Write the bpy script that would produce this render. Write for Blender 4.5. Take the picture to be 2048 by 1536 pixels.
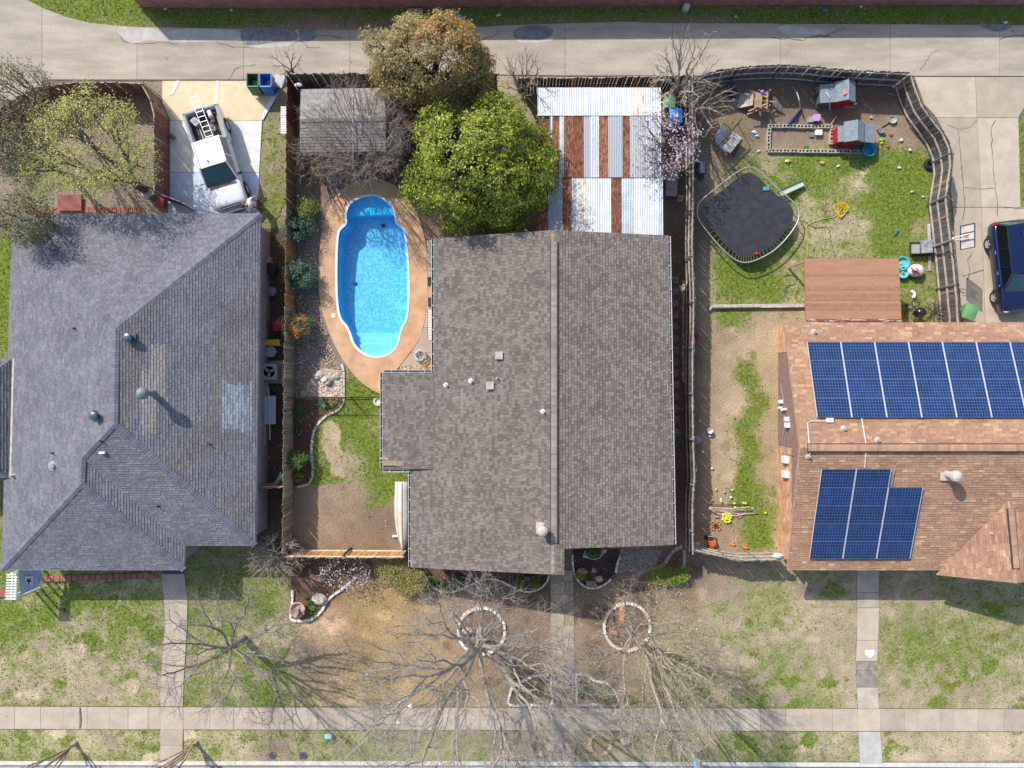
import bpy, bmesh, math, random
import numpy as np
from mathutils import Vector, Matrix
for o in list(bpy.data.objects): bpy.data.objects.remove(o)
S = bpy.context.scene
COL = S.collection
PI = math.pi
# ---------------------------------------------------------------- camera (drone looking straight down)
H, F = 39.5, 1420.0
cd = bpy.data.cameras.new('camera'); cam = bpy.data.objects.new('camera', cd); COL.objects.link(cam)
cd.sensor_width = 36.0; cd.lens = F/2048*36.0; cd.clip_end = 500
cam.location = (0, 0, H); S.camera = cam
# ---------------------------------------------------------------- sky, sun, exposure
LD = Vector((0.77, -0.90, -1.0)).normalized()          # direction the sunlight travels
EL = math.asin(-LD.z); AZ = math.atan2(-LD.x, -LD.y)   # towards the sun, clockwise from +Y
wd = bpy.data.worlds.new('World'); S.world = wd; wd.use_nodes = True
nt = wd.node_tree; bg = nt.nodes['Background']
sk = nt.nodes.new('ShaderNodeTexSky'); sk.sky_type = 'NISHITA'; sk.sun_disc = False
sk.sun_elevation = EL; sk.sun_rotation = AZ; sk.air_density = 1.0; sk.dust_density = 1.5
nt.links.new(sk.outputs[0], bg.inputs[0]); bg.inputs[1].default_value = 0.15
sl = bpy.data.lights.new('sun', 'SUN'); sl.energy = 3.4; sl.angle = math.radians(0.55); sl.color = (1, .955, .89)
sun = bpy.data.objects.new('sun', sl); COL.objects.link(sun)
sun.rotation_euler = LD.to_track_quat('-Z', 'Y').to_euler(); sun.location = (-20, 25, 40)
S.view_settings.view_transform = 'Standard'; S.view_settings.look = 'None'
S.view_settings.exposure = 0.50; S.view_settings.gamma = 1.0
S.cycles.max_bounces = 6; S.cycles.transparent_max_bounces = 8
# ---------------------------------------------------------------- helpers
def W(px, py, z=0.0):
    k = (H-z)/F
    return Vector(((px-1024)*k, (768-py)*k, z))
def PX(v):
    k = F/(H-v[2]); return 1024+v[0]*k, 768-v[1]*k
def ray(px, py, P0, n):
    d = Vector(((px-1024)/F, (768-py)/F, -1.0)); C = Vector((0, 0, H))
    return C + d*(((P0-C).dot(n))/d.dot(n))
def wm(o):
    b = o.matrix_basis
    return wm(o.parent) @ o.matrix_parent_inverse @ b if o.parent else b.copy()
def attach(o, parent, world=True):
    o.parent = parent
    if world and parent is not None: o.matrix_parent_inverse = wm(parent).inverted()
    return o
def tag(o, label, cat=None, group=None, kind=None):
    if label: o['label'] = label
    if cat: o['category'] = cat
    if group: o['group'] = group
    if kind: o['kind'] = kind
    return o
def thing(name, label, cat, loc=(0, 0, 0), rz=0.0, group=None):
    o = bpy.data.objects.new(name, None); COL.objects.link(o); o.empty_display_size = .3
    o.location = loc; o.rotation_euler = (0, 0, rz)
    return tag(o, label, cat, group)
def obj(name, me, parent=None, world=True, loc=None, rot=None):
    o = bpy.data.objects.new(name, me); COL.objects.link(o)
    if loc is not None: o.location = loc
    if rot is not None: o.rotation_euler = rot
    if parent is not None: attach(o, parent, world)
    return o
def clone_tree(root, loc, rz, label=None):
    r = root.copy(); COL.objects.link(r); r.location = loc; r.rotation_euler = (0, 0, rz)
    if label: r['label'] = label
    for c in list(root.children):
        k = c.copy(); COL.objects.link(k); k.parent = r
        for g in list(c.children):
            q = g.copy(); COL.objects.link(q); q.parent = k
    return r
class MB:
    def __init__(s): s.v = []; s.f = []; s.m = []; s.c = []
    def add(s, vs, fs, m=0, c=None):
        o = len(s.v); s.v += [tuple(v) for v in vs]
        s.f += [tuple(i+o for i in f) for f in fs]; s.m += [m]*len(fs); s.c += [c]*len(fs); return s
    def box(s, c, d, rz=0.0, m=0, M=None, col=None, taper=1.0):
        hx, hy, hz = d[0]/2, d[1]/2, d[2]/2
        R = M or Matrix.Rotation(rz, 4, 'Z'); c = Vector(c); vs = []
        for z in (-1, 1):
            t = taper if z > 0 else 1.0
            for x, y in ((-1, -1), (1, -1), (1, 1), (-1, 1)):
                vs.append(c + (R @ Vector((x*hx*t, y*hy*t, z*hz))))
        return s.add(vs, [(3, 2, 1, 0), (4, 5, 6, 7), (0, 1, 5, 4), (1, 2, 6, 5), (2, 3, 7, 6), (3, 0, 4, 7)], m, col)
    def bar(s, a, b, w, h, m=0, col=None):
        a = Vector(a); b = Vector(b); d = b-a; L = d.length
        if L < 1e-6: return s
        q = d.to_track_quat('Y', 'Z').to_matrix().to_4x4()
        return s.box((a+b)/2, (w, L, h), m=m, M=q, col=col)
    def tube(s, pts, r, n=6, m=0, closed=False, caps=True, col=None):
        pts = [Vector(p) for p in pts]; N = len(pts)
        rs = r if isinstance(r, (list, tuple)) else [r]*N
        vs = []; fs = []; up = Vector((0, 0, 1))
        for i, p in enumerate(pts):
            if closed: d = pts[(i+1) % N]-pts[i-1]
            else: d = pts[min(i+1, N-1)]-pts[max(i-1, 0)]
            d.normalize()
            a = d.cross(up)
            if a.length < .05: a = d.cross(Vector((1, 0, 0)))
            a.normalize(); b = a.cross(d)
            for k in range(n):
                t = 2*PI*k/n; vs.append(p + a*(rs[i]*math.cos(t)) + b*(rs[i]*math.sin(t)))
        for i in range(N if closed else N-1):
            j = (i+1) % N
            for k in range(n): l = (k+1) % n; fs.append((i*n+k, i*n+l, j*n+l, j*n+k))
        if caps and not closed: fs += [tuple(range(n))[::-1], tuple((N-1)*n+k for k in range(n))]
        return s.add(vs, fs, m, col)
    def lathe(s, prof, c=(0, 0, 0), n=16, m=0, M=None, col=None):
        c = Vector(c); vs = []; fs = []
        for r, z in prof:
            for k in range(n):
                t = 2*PI*k/n; p = Vector((r*math.cos(t), r*math.sin(t), z))
                if M: p = M @ p
                vs.append(c+p)
        for i in range(len(prof)-1):
            for k in range(n): l = (k+1) % n; fs.append((i*n+k, i*n+l, (i+1)*n+l, (i+1)*n+k))
        if prof[0][0] > 1e-4: fs.append(tuple(range(n))[::-1])
        if prof[-1][0] > 1e-4: fs.append(tuple((len(prof)-1)*n+k for k in range(n)))
        return s.add(vs, fs, m, col)
    def prism(s, poly, z0, z1, m=0, col=None, bottom=True):
        n = len(poly); A = sum(poly[i][0]*poly[(i+1) % n][1]-poly[(i+1) % n][0]*poly[i][1] for i in range(n))
        P = list(poly) if A > 0 else list(poly)[::-1]
        zt = (lambda p: p[2]) if z1 is None else (lambda p: z1)
        vs = [(p[0], p[1], z0) for p in P]+[(p[0], p[1], zt(p)) for p in P]
        fs = [tuple(range(n, 2*n))]+[(i, (i+1) % n, n+(i+1) % n, n+i) for i in range(n)]
        if bottom: fs.append(tuple(range(n))[::-1])
        return s.add(vs, fs, m, col)
    def slabpoly(s, P, th, m=0):                      # 3D polygon given thickness downwards
        P = [Vector(p) for p in P]; n = len(P)
        nz = sum((P[i].x*P[(i+1) % n].y-P[(i+1) % n].x*P[i].y) for i in range(n))
        if nz < 0: P = P[::-1]
        vs = P+[p-Vector((0, 0, th)) for p in P]
        return s.add(vs, [tuple(range(n)), tuple(range(n, 2*n))[::-1]]+[(i, n+i, n+(i+1) % n, (i+1) % n) for i in range(n)], m)
    def loft(s, secs, m=0, closed=True, caps=True):
        n = len(secs[0]); vs = [p for q in secs for p in q]; fs = []
        for i in range(len(secs)-1):
            for k in range(n if closed else n-1):
                l = (k+1) % n; fs.append((i*n+k, i*n+l, (i+1)*n+l, (i+1)*n+k))
        if caps: fs += [tuple(range(n))[::-1], tuple((len(secs)-1)*n+k for k in range(n))]
        return s.add(vs, fs, m)
    def blob(s, c, r, n=8, rng=None, j=.15, m=0):
        rng = rng or random; c = Vector(c); rx, ry, rz = r if isinstance(r, (tuple, list)) else (r, r, r)
        k = n//2+1; vs = []; fs = []
        for i in range(k):
            ph = -PI/2+PI*i/(k-1)
            for q in range(n):
                t = 2*PI*q/n; f = 1+rng.uniform(-j, j)
                vs.append(c+Vector((rx*math.cos(ph)*math.cos(t)*f, ry*math.cos(ph)*math.sin(t)*f, rz*math.sin(ph)*f)))
        for i in range(k-1):
            for q in range(n): l = (q+1) % n; fs.append((i*n+q, i*n+l, (i+1)*n+l, (i+1)*n+q))
        return s.add(vs, fs, m)
    def mesh(s, name, mats, smooth=False):
        me = bpy.data.meshes.new(name); me.from_pydata(s.v, [], s.f)
        for m in (mats if isinstance(mats, (list, tuple)) else [mats]): me.materials.append(m)
        if any(s.m): me.polygons.foreach_set('material_index', s.m)
        if any(c is not None for c in s.c):
            at = me.color_attributes.new('Col', 'FLOAT_COLOR', 'CORNER'); arr = []
            for f, c in zip(s.f, s.c): arr += list((c or (.5, .5, .5))[:3]+(1.0,))*len(f)
            at.data.foreach_set('color', arr)
        if smooth: me.polygons.foreach_set('use_smooth', [True]*len(s.f))
        me.update(); return me
    def build(s, name, mats, parent=None, smooth=False, world=True):
        return obj(name, s.mesh(name, mats, smooth), parent, world)
def npmesh(name, V, Fq, mats, col=None, smooth=False):
    V = np.asarray(V, dtype=np.float32); Fq = np.asarray(Fq, dtype=np.int32); k = Fq.shape[1]; m = len(Fq)
    me = bpy.data.meshes.new(name); me.vertices.add(len(V)); me.vertices.foreach_set('co', V.ravel())
    me.loops.add(m*k); me.loops.foreach_set('vertex_index', Fq.ravel())
    me.polygons.add(m); me.polygons.foreach_set('loop_start', np.arange(0, m*k, k, dtype=np.int32))
    for q in (mats if isinstance(mats, (list, tuple)) else [mats]): me.materials.append(q)
    if col is not None:
        at = me.color_attributes.new('Col', 'FLOAT_COLOR', 'POINT')
        c = np.ones((len(V), 4), np.float32); c[:, :3] = col; at.data.foreach_set('color', c.ravel())
    if smooth: me.polygons.foreach_set('use_smooth', np.ones(m, bool))
    me.update(calc_edges=True); return me
# ---------------------------------------------------------------- materials
MATS = {}
def _new(name):
    m = bpy.data.materials.new(name); m.use_nodes = True; n = m.node_tree
    return m, n, n.nodes['Principled BSDF'], (lambda t: n.nodes.new('ShaderNode'+t)), n.links.new
def _bump(n, N, L, b, vec, bump, bscale, tex=None):
    if not bump: return
    if tex is None:
        t = N('TexNoise'); t.inputs['Scale'].default_value = bscale; t.inputs['Detail'].default_value = 4; L(vec, t.inputs['Vector']); tex = t.outputs['Fac']
    bp = N('Bump'); bp.inputs['Strength'].default_value = bump; bp.inputs['Distance'].default_value = .03
    L(tex, bp.inputs['Height']); L(bp.outputs[0], b.inputs['Normal'])
def M(name, col, rough=.8, var=.18, scale=3.0, bump=.25, bscale=40.0, rnd=0.0, metal=0.0, spec=.3, col2=None, fine=.12, alpha=None, lo=.35, hi=.65, stretch=None):
    if name in MATS: return MATS[name]
    m, n, b, N, L = _new(name)
    geo = N('NewGeometry'); vec = geo.outputs['Position']
    if stretch:
        mp = N('Mapping'); mp.inputs['Scale'].default_value = stretch; L(vec, mp.inputs[0]); vec = mp.outputs[0]
    t = N('TexNoise'); t.inputs['Scale'].default_value = scale; t.inputs['Detail'].default_value = 6; t.inputs['Roughness'].default_value = .6; L(vec, t.inputs['Vector'])
    r = N('ValToRGB'); L(t.outputs['Fac'], r.inputs[0])
    c1 = tuple(c*(1-var) for c in col); c2 = tuple(min(1, c*(1+var)) for c in col) if col2 is None else col2
    r.color_ramp.elements[0].position = lo; r.color_ramp.elements[1].position = hi
    r.color_ramp.elements[0].color = c1+(1,); r.color_ramp.elements[1].color = tuple(c2)+(1,)
    out = r.outputs[0]
    if fine or rnd:
        hs = N('HueSaturation'); L(out, hs.inputs['Color']); val = None
        if fine:
            t2 = N('TexNoise'); t2.inputs['Scale'].default_value = 22; t2.inputs['Detail'].default_value = 5; L(vec, t2.inputs['Vector'])
            mr = N('MapRange'); mr.inputs[1].default_value = .3; mr.inputs[2].default_value = .7; mr.inputs[3].default_value = 1-fine; mr.inputs[4].default_value = 1+fine
            L(t2.outputs['Fac'], mr.inputs[0]); val = mr.outputs[0]
        if rnd:
            oi = N('ObjectInfo'); mr = N('MapRange'); mr.inputs[3].default_value = 1-rnd; mr.inputs[4].default_value = 1+rnd; L(oi.outputs['Random'], mr.inputs[0])
            if val:
                mu = N('Math'); mu.operation = 'MULTIPLY'; L(val, mu.inputs[0]); L(mr.outputs[0], mu.inputs[1]); val = mu.outputs[0]
            else: val = mr.outputs[0]
        L(val, hs.inputs['Value']); out = hs.outputs[0]
    L(out, b.inputs['Base Color'])
    b.inputs['Roughness'].default_value = rough; b.inputs['Metallic'].default_value = metal
    b.inputs['Specular IOR Level'].default_value = spec
    if alpha: b.inputs['Alpha'].default_value = alpha
    _bump(n, N, L, b, geo.outputs['Position'], bump, bscale)
    MATS[name] = m; return m
def P(name, col, rough=.5, metal=0.0, spec=.4, **k):     # plain paint / plastic with slight wear
    return M(name, col, rough, var=.07, scale=6, bump=.05, bscale=60, metal=metal, spec=spec, fine=.05, **k)
def MA(name, rough=.85, var=.16, scale=26.0, bump=.35, bscale=90.0, spec=.25):   # colour from the mesh's Col attribute
    if name in MATS: return MATS[name]
    m, n, b, N, L = _new(name); geo = N('NewGeometry'); at = N('Attribute'); at.attribute_name = 'Col'
    t = N('TexNoise'); t.inputs['Scale'].default_value = scale; t.inputs['Detail'].default_value = 6; L(geo.outputs['Position'], t.inputs['Vector'])
    mr = N('MapRange'); mr.inputs[1].default_value = .3; mr.inputs[2].default_value = .7; mr.inputs[3].default_value = 1-var; mr.inputs[4].default_value = 1+var; L(t.outputs['Fac'], mr.inputs[0])
    t3 = N('TexNoise'); t3.inputs['Scale'].default_value = .7; t3.inputs['Detail'].default_value = 5; L(geo.outputs['Position'], t3.inputs['Vector'])
    m3 = N('MapRange'); m3.inputs[1].default_value = .35; m3.inputs[2].default_value = .65; m3.inputs[3].default_value = .9; m3.inputs[4].default_value = 1.08; L(t3.outputs['Fac'], m3.inputs[0])
    mu = N('Math'); mu.operation = 'MULTIPLY'; L(mr.outputs[0], mu.inputs[0]); L(m3.outputs[0], mu.inputs[1])
    hs = N('HueSaturation'); L(at.outputs['Color'], hs.inputs['Color']); L(mu.outputs[0], hs.inputs['Value']); L(hs.outputs[0], b.inputs['Base Color'])
    b.inputs['Roughness'].default_value = rough; b.inputs['Specular IOR Level'].default_value = spec
    _bump(n, N, L, b, geo.outputs['Position'], bump, bscale); MATS[name] = m; return m
def ML(name, cols, rough=.5, spec=.4, trans=.25):         # leaves: a colour per leaf, some light passing through
    if name in MATS: return MATS[name]
    m, n, b, N, L = _new(name); geo = N('NewGeometry'); r = N('ValToRGB'); L(geo.outputs['Random Per Island'], r.inputs[0])
    r.color_ramp.interpolation = 'LINEAR'; e = r.color_ramp.elements
    e[0].color = tuple(cols[0])+(1,); e[1].color = tuple(cols[-1])+(1,)
    for i, c in enumerate(cols[1:-1]): q = e.new((i+1)/(len(cols)-1)); q.color = tuple(c)+(1,)
    L(r.outputs[0], b.inputs['Base Color']); b.inputs['Roughness'].default_value = rough; b.inputs['Specular IOR Level'].default_value = spec
    if trans:
        tr = N('BsdfTranslucent'); L(r.outputs[0], tr.inputs[0]); mx = N('MixShader'); mx.inputs[0].default_value = trans
        L(b.outputs[0], mx.inputs[1]); L(tr.outputs[0], mx.inputs[2]); L(mx.outputs[0], n.nodes['Material Output'].inputs[0])
    MATS[name] = m; return m
def GLASS(name, col=(.02, .05, .06), rough=.08):
    return M(name, col, rough, var=.1, bump=0, fine=0, spec=.9)
def vn(x, y, s, seed):
    x = np.asarray(x, float)/s; y = np.asarray(y, float)/s
    xi = np.floor(x); yi = np.floor(y); fx = x-xi; fy = y-yi; fx = fx*fx*(3-2*fx); fy = fy*fy*(3-2*fy)
    def h(a, b):
        q = np.sin(a*127.1+b*311.7+seed*74.7)*43758.5453; return q-np.floor(q)
    return (h(xi, yi)*(1-fx)+h(xi+1, yi)*fx)*(1-fy)+(h(xi, yi+1)*(1-fx)+h(xi+1, yi+1)*fx)*fy
def fbm(x, y, s, seed, o=4):
    r = 0; a = .5; t = 0
    for i in range(o): r = r+a*vn(x, y, s/2**i, seed+i*7); t += a; a *= .55
    return r/t
def inpoly(x, y, poly):
    r = np.zeros(np.shape(x), bool); n = len(poly)
    for i in range(n):
        x0, y0 = poly[i]; x1, y1 = poly[(i+1) % n]
        if y0 == y1: continue
        c = ((y0 > y) != (y1 > y)) & (x < (x1-x0)*(y-y0)/(y1-y0)+x0); r ^= c
    return r
def spline(pts, per=6, closed=False):
    P_ = [Vector(p) for p in pts]; n = len(P_); out = []
    for i in range(n if closed else n-1):
        a, b, c, d = (P_[(i-1) % n], P_[i], P_[(i+1) % n], P_[(i+2) % n]) if closed else (P_[max(i-1, 0)], P_[i], P_[i+1], P_[min(i+2, n-1)])
        for k in range(per):
            t = k/per; out.append(.5*((2*b)+(c-a)*t+(2*a-5*b+4*c-d)*t*t+(3*b-a-3*c+d)*t**3))
    if not closed: out.append(P_[-1])
    return out
def resample(pts, step):
    pts = [Vector(p) for p in pts]; out = [pts[0].copy()]; acc = 0
    for a, b in zip(pts, pts[1:]):
        L_ = (b-a).length; t = step-acc
        while t <= L_: out.append(a+(b-a)*(t/L_)); t += step
        acc = L_-(t-step)
    return out
def XY(px, z=0): return [tuple(W(p[0], p[1], z)[:2]) for p in px]
# ================================================================ GROUND AND PAVING
HARD = []                                                  # pixel outlines that carry no grass
pool_px = [(745,389),(722,392),(704,401),(693,415),(689,432),(690,446),(681,455),(674,470),(671,520),(671,575),(674,618),(681,641),(691,653),(698,668),(705,687),(717,702),(735,713),(755,716),(775,712),(791,700),(799,683),(803,666),(808,653),(815,640),(818,618),(820,580),(819,535),(815,490),(811,464),(804,452),(796,445),(792,429),(786,413),(775,400),(761,392)]
deck_px = [(742,358),(765,361),(792,373),(815,398),(835,430),(847,465),(853,500),(855,540),(855,580),(853,620),(847,652),(836,682),(815,712),(795,738),(780,752),(772,772),(768,788),(745,780),(715,757),(690,725),(670,690),(655,655),(644,620),(639,590),(637,550),(639,500),(645,460),(655,425),(669,399),(690,375),(715,362)]
HARD += [deck_px, pool_px]
conc = M('concrete', (.46,.39,.31), .9, var=.16, scale=1.3, bump=.25, bscale=60, rnd=.07, fine=.12)
conc2 = M('concrete_pale', (.45,.37,.282), .9, var=.11, scale=1.1, bump=.2, bscale=60, rnd=.11, fine=.12)
alleym = M('alley_concrete', (.40,.34,.272), .9, var=.22, scale=1.0, stretch=(.35,1.5,1), lo=.3, hi=.7, bump=.3, bscale=50, rnd=.05, fine=.14)
patchm = M('asphalt_patch', (.20,.20,.205), .9, var=.25, scale=3, bump=.4)
joint = M('joint_soil', (.16,.125,.09), .95, var=.3, scale=9)
crackm = M('crack_dirt', (.10,.085,.07), .95, var=.3, scale=20)
cream = M('cream_paint', (.66,.53,.33), .7, var=.08, scale=2, bump=.15, fine=.06, rnd=.03)
whitep = M('white_slab_paint', (.66,.65,.62), .7, var=.12, scale=2.2, bump=.15, fine=.07, rnd=.03)

whiteb = M('bluish_slab_paint', (.50,.58,.70), .6, var=.12, scale=2.2, bump=.15, fine=.07, rnd=.03)
# --- the ground sheet, painted by region with grass / dirt attributes
def axis(a, b, step, far):
    fine = np.arange(a, b+step, step); out = [a-k for k in (far, 40, 15, 5, 1.5) if k]
    return np.concatenate([out, fine, [b+k for k in (1.5, 5, 15, 40, far)]])
gx = axis(-30.5, 30.5, .115, 130); gy = axis(-23.0, 23.0, .115, 130)
X, Y = np.meshgrid(gx, gy); px = 1024+X*F/H; py = 768-Y*F/H
wx = px+(fbm(px, py, 34, 3)-.5)*30; wy = py+(fbm(px, py, 34, 11)-.5)*30
base = np.empty(X.shape+(3,)); base[:] = (.42,.33,.225); green = np.full(X.shape, .35)
def paint(poly, b=None, g=None, warp=1.0):
    m = inpoly(px+(wx-px)*warp, py+(wy-py)*warp, poly)
    if b is not None: base[m] = b
    if g is not None: green[m] = g
def R(x0, y0, x1, y1): return [(x0,y0),(x1,y0),(x1,y1),(x0,y1)]
def ell(cx, cy, rx, ry, b=None, g=None, n=20): paint([(cx+rx*math.cos(2*PI*k/n), cy+ry*math.sin(2*PI*k/n)) for k in range(n)], b, g)
def band(pts, w, b=None, g=None):
    for (x0,y0),(x1,y1) in zip(pts, pts[1:]):
        n = max(1, int(math.hypot(x1-x0, y1-y0)/(w*.6)))
        for k in range(n+1): t = k/n; ell(x0+(x1-x0)*t, y0+(y1-y0)*t, w, w, b, g, 10)
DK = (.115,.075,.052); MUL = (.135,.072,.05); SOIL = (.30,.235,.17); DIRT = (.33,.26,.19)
paint(R(-900,-900,3000,58), (.24,.2,.13), .72); paint(R(560,38,1460,75), (.25,.16,.10), .12)
paint(R(-900,160,345,440), (.30,.235,.175), .16); ell(90,360,60,45,None,.5); ell(30,300,40,70,(.2,.17,.12),.3)
paint(R(-900,470,45,660), None, .85); paint(R(-900,660,40,1150), None, .6)
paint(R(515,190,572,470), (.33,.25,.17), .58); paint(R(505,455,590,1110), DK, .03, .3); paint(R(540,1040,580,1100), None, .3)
paint(R(555,160,575,260), (.28,.21,.15), .2)
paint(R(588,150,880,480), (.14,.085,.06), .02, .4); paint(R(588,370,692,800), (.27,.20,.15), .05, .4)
paint(R(860,440,1080,480), (.2,.12,.085), .0); paint(R(1040,150,1390,215), (.17,.12,.085), .0, .5)
paint([(690,735),(770,735),(770,797),(688,797)], (.22,.22,.12), .9, .1)
paint(R(587,797,830,1102), (.36,.28,.19), .74, .2); paint(R(590,965,830,1102), (.29,.205,.14), .10); ell(775,1050,48,50,(.21,.15,.105),.04); ell(640,1040,60,60,(.31,.22,.15),.03)
for e in ((720,870,55,45),(690,850,40,26),(740,920,50,40),(775,960,32,48),(660,940,22,14),(735,1010,16,36)): ell(*e, None, .92)
ell(662,885,24,38,(.48,.37,.23),.28); ell(700,930,42,22,(.46,.36,.24),.25); ell(745,845,16,40,(.42,.32,.2),.4)
paint([(587,797),(684,797),(678,812),(650,832),(630,862),(623,905),(625,950),(615,968),(587,972)], MUL, 0, .1)
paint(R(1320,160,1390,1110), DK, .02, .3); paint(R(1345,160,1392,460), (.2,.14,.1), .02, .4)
paint(R(1392,150,1880,320), (.22,.155,.108), .05); paint(R(1700,225,1830,290), (.33,.245,.165), .0); paint(R(1392,380,1425,1110), (.30,.22,.15), .05, .5)
paint(R(1424,310,1905,650), (.44,.36,.22), .66); paint(R(1400,190,1480,350), (.25,.17,.11), .1)
for e in ((1780,400,70,110),(1640,330,90,30),(1500,560,65,45),(1830,360,50,60),(1750,330,100,26),(1460,530,40,30)): ell(*e, None, .92)
for e in ((1690,470,60,55),(1620,440,40,60),(1720,370,35,30)): ell(*e, (.52,.42,.27), .3)
ell(1475,255,30,25,None,.4); ell(1660,290,34,12,(.46,.36,.22),.35); ell(1590,265,36,26,(.24,.17,.12),.05); ell(1500,270,28,30,None,.35)
ell(1850,455,20,14,(.36,.27,.21),.1); ell(1833,475,12,9,(.36,.27,.21),.1); ell(1580,540,14,14,(.42,.32,.24),.1); ell(1610,610,40,25,None,.35)
paint(R(1422,612,1610,1115), (.42,.315,.20), .07, .6); paint(R(1545,640,1600,1110), (.46,.34,.2), .1)
ell(1475,640,44,15,None,1.0); band([(1492,735),(1512,800),(1500,850),(1505,900),(1488,940),(1500,975)], 19, None, .97); band([(1470,985),(1497,1000),(1508,1050),(1525,1085),(1480,1090)], 26, None, .98); band([(1432,925),(1436,955)], 9, None, .8); band([(1545,990),(1552,1060)], 8, None, .8)
ell(1420,1060,60,60,(.33,.23,.155),.05); ell(1470,870,12,30,None,.6)
# front lawns
paint(R(-900,1130,590,1530), (.48,.375,.25), .46, .5); paint(R(-900,1130,590,1260), (.47,.38,.25), .66); paint(R(380,1100,520,1220), (.30,.24,.15), .62)
for e in ((150,1270,120,40),(250,1240,80,40),(170,1340,40,40),(60,1250,60,30),(470,1340,110,90),(260,1390,30,14),(300,1478,20,30),(110,1480,14,14)): ell(*e, None, .62)
for e in ((90,1310,60,30),(200,1290,40,20),(300,1330,60,60),(60,1400,70,30),(180,1400,80,24)): ell(*e, (.50,.38,.265), .26)
paint(R(-900,1460,700,1530), (.50,.42,.26), .55, .5); paint(R(505,1455,575,1530), (.28,.21,.15), .08)
paint(R(586,1100,1400,1412), (.32,.205,.12), .12, .6); paint(R(690,1160,900,1412), (.40,.265,.125), .16); paint(R(600,1230,700,1420), (.42,.29,.175), .10); ell(615,1330,30,70,(.28,.205,.15),.1); ell(560,1390,60,50,None,.8)
paint(R(1000,1160,1250,1420), (.27,.175,.11), .03); paint(R(1130,1100,1380,1260), (.25,.175,.12), .03); paint(R(840,1140,1110,1215), (.26,.18,.12), .05)
paint(R(1260,1240,1470,1412), (.34,.26,.155), .36); ell(820,1400,70,22,None,.5); ell(720,1195,40,16,None,.5)
paint(R(700,1456,960,1530), (.40,.34,.2), .62, .5); paint(R(575,1456,700,1530), (.42,.35,.21), .58, .5); paint(R(950,1456,1380,1530), (.33,.255,.17), .22); paint(R(1240,1462,1370,1530), (.42,.35,.22), .5)
paint(R(1400,1105,3000,1530), (.43,.335,.225), .36, .6); paint(R(1340,1110,1440,1180), (.2,.145,.105), .04)
for e in ((1950,1270,80,60),(1920,1220,60,40),(1530,1200,40,22),(1620,1300,60,24),(1500,1390,50,16),(1560,1240,40,20),(1900,1330,60,40),(1990,1200,60,40),(1500,1480,90,14),(1560,1515,110,14),(1650,1390,60,18),(1570,1340,90,26),(1830,1300,50,60)): ell(*e, None, .66)
paint(R(1415,1462,1720,1530), (.48,.38,.26), .45, .4); paint(R(1760,1470,3000,1530), (.54,.42,.29), .2, .4)
for e in ((1500,1515,80,12),(1470,1475,50,10),(1620,1518,70,10),(1800,1515,30,12)): ell(*e, None, .85)
for e in ((1850,1400,60,30),(1800,1380,40,30),(2000,1420,60,20),(1660,1240,50,30),(1460,1250,40,30)): ell(*e, (.47,.36,.25), .2)
paint(R(1410,1100,1570,1165), (.33,.255,.18), .04); paint(R(1360,1456,1418,1525), (.34,.27,.2), .08)
paint(R(2036,215,3000,640), (.3,.25,.15), .8, .2)
# beds
BEDS = {
 'corner': [(583,1112),(740,1112),(752,1140),(725,1150),(704,1162),(690,1175),(668,1192),(655,1210),(645,1225),(628,1238),(612,1241),(584,1240)],
 'frontL': [(822,1130),(852,1150),(858,1165),(880,1182),(905,1184),(935,1172),(968,1158),(1000,1162),(1030,1175),(1052,1183),(1080,1178),(1096,1160),(1098,1140)],
 'frontR': [(1144,1098),(1145,1130),(1150,1152),(1164,1170),(1184,1177),(1210,1168),(1228,1150),(1238,1120),(1240,1098)],
 'side': [(1262,1160),(1298,1172),(1330,1175),(1378,1165),(1372,1095),(1345,1100),(1325,1135)],
 'ringA': [(963+47*math.cos(t), 1261+46*math.sin(t)) for t in np.linspace(0, 2*PI, 24)[:-1]],
 'ringB': [(1254+46*math.cos(t), 1253+47*math.sin(t)) for t in np.linspace(0, 2*PI, 24)[:-1]],
 'boxL': [(1020,1410),(1021,1385),(1030,1370),(1050,1361),(1070,1352),(1102,1350),(1102,1410)],
 'boxR': [(1152,1350),(1170,1349),(1190,1360),(1212,1365),(1228,1378),(1236,1395),(1236,1410),(1152,1410)],
}
for k, v in BEDS.items(): paint(v, {'boxL':(.24,.17,.12),'boxR':(.24,.18,.12),'frontR':(.08,.05,.045),'frontL':(.11,.07,.05)}.get(k, (.18,.10,.07)), .12 if 'box' in k else .02, .15)
def blur(a, r):
    for ax in (0, 1):
        p_ = np.pad(a, [(r, r) if k == ax else (0, 0) for k in range(a.ndim)], mode='edge'); c = np.cumsum(p_, axis=ax); z_ = np.zeros_like(np.take(c, [0], ax)); c = np.concatenate([z_, c], ax)
        m = a.shape[ax]; a = (np.take(c, range(2*r+1, 2*r+1+m), ax)-np.take(c, range(0, m), ax))/(2*r+1)
    return a
bedm = np.zeros(X.shape, bool)
for k in ('corner','frontL','frontR','side','ringA','ringB','boxL','boxR'): bedm |= inpoly(px, py, BEDS[k])
sharp = (bedm | (px < 692)&(px > 586)&(py > 790)&(py < 980) | (px > 505)&(px < 592)&(py > 440)&(py < 1110))
gb = np.where((py > 1100)&(py < 1530), blur(blur(green, 12), 12), np.clip(blur(blur(green, 4), 4)*1.12-.02, 0, 1)); bb = blur(blur(base, 5), 5)
green = np.where(sharp, green, gb); base = np.where(sharp[..., None], base, bb)
rp_ = np.random.RandomState(3)                      # worn bare spots and darker soil stains scattered over the lawns
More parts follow.
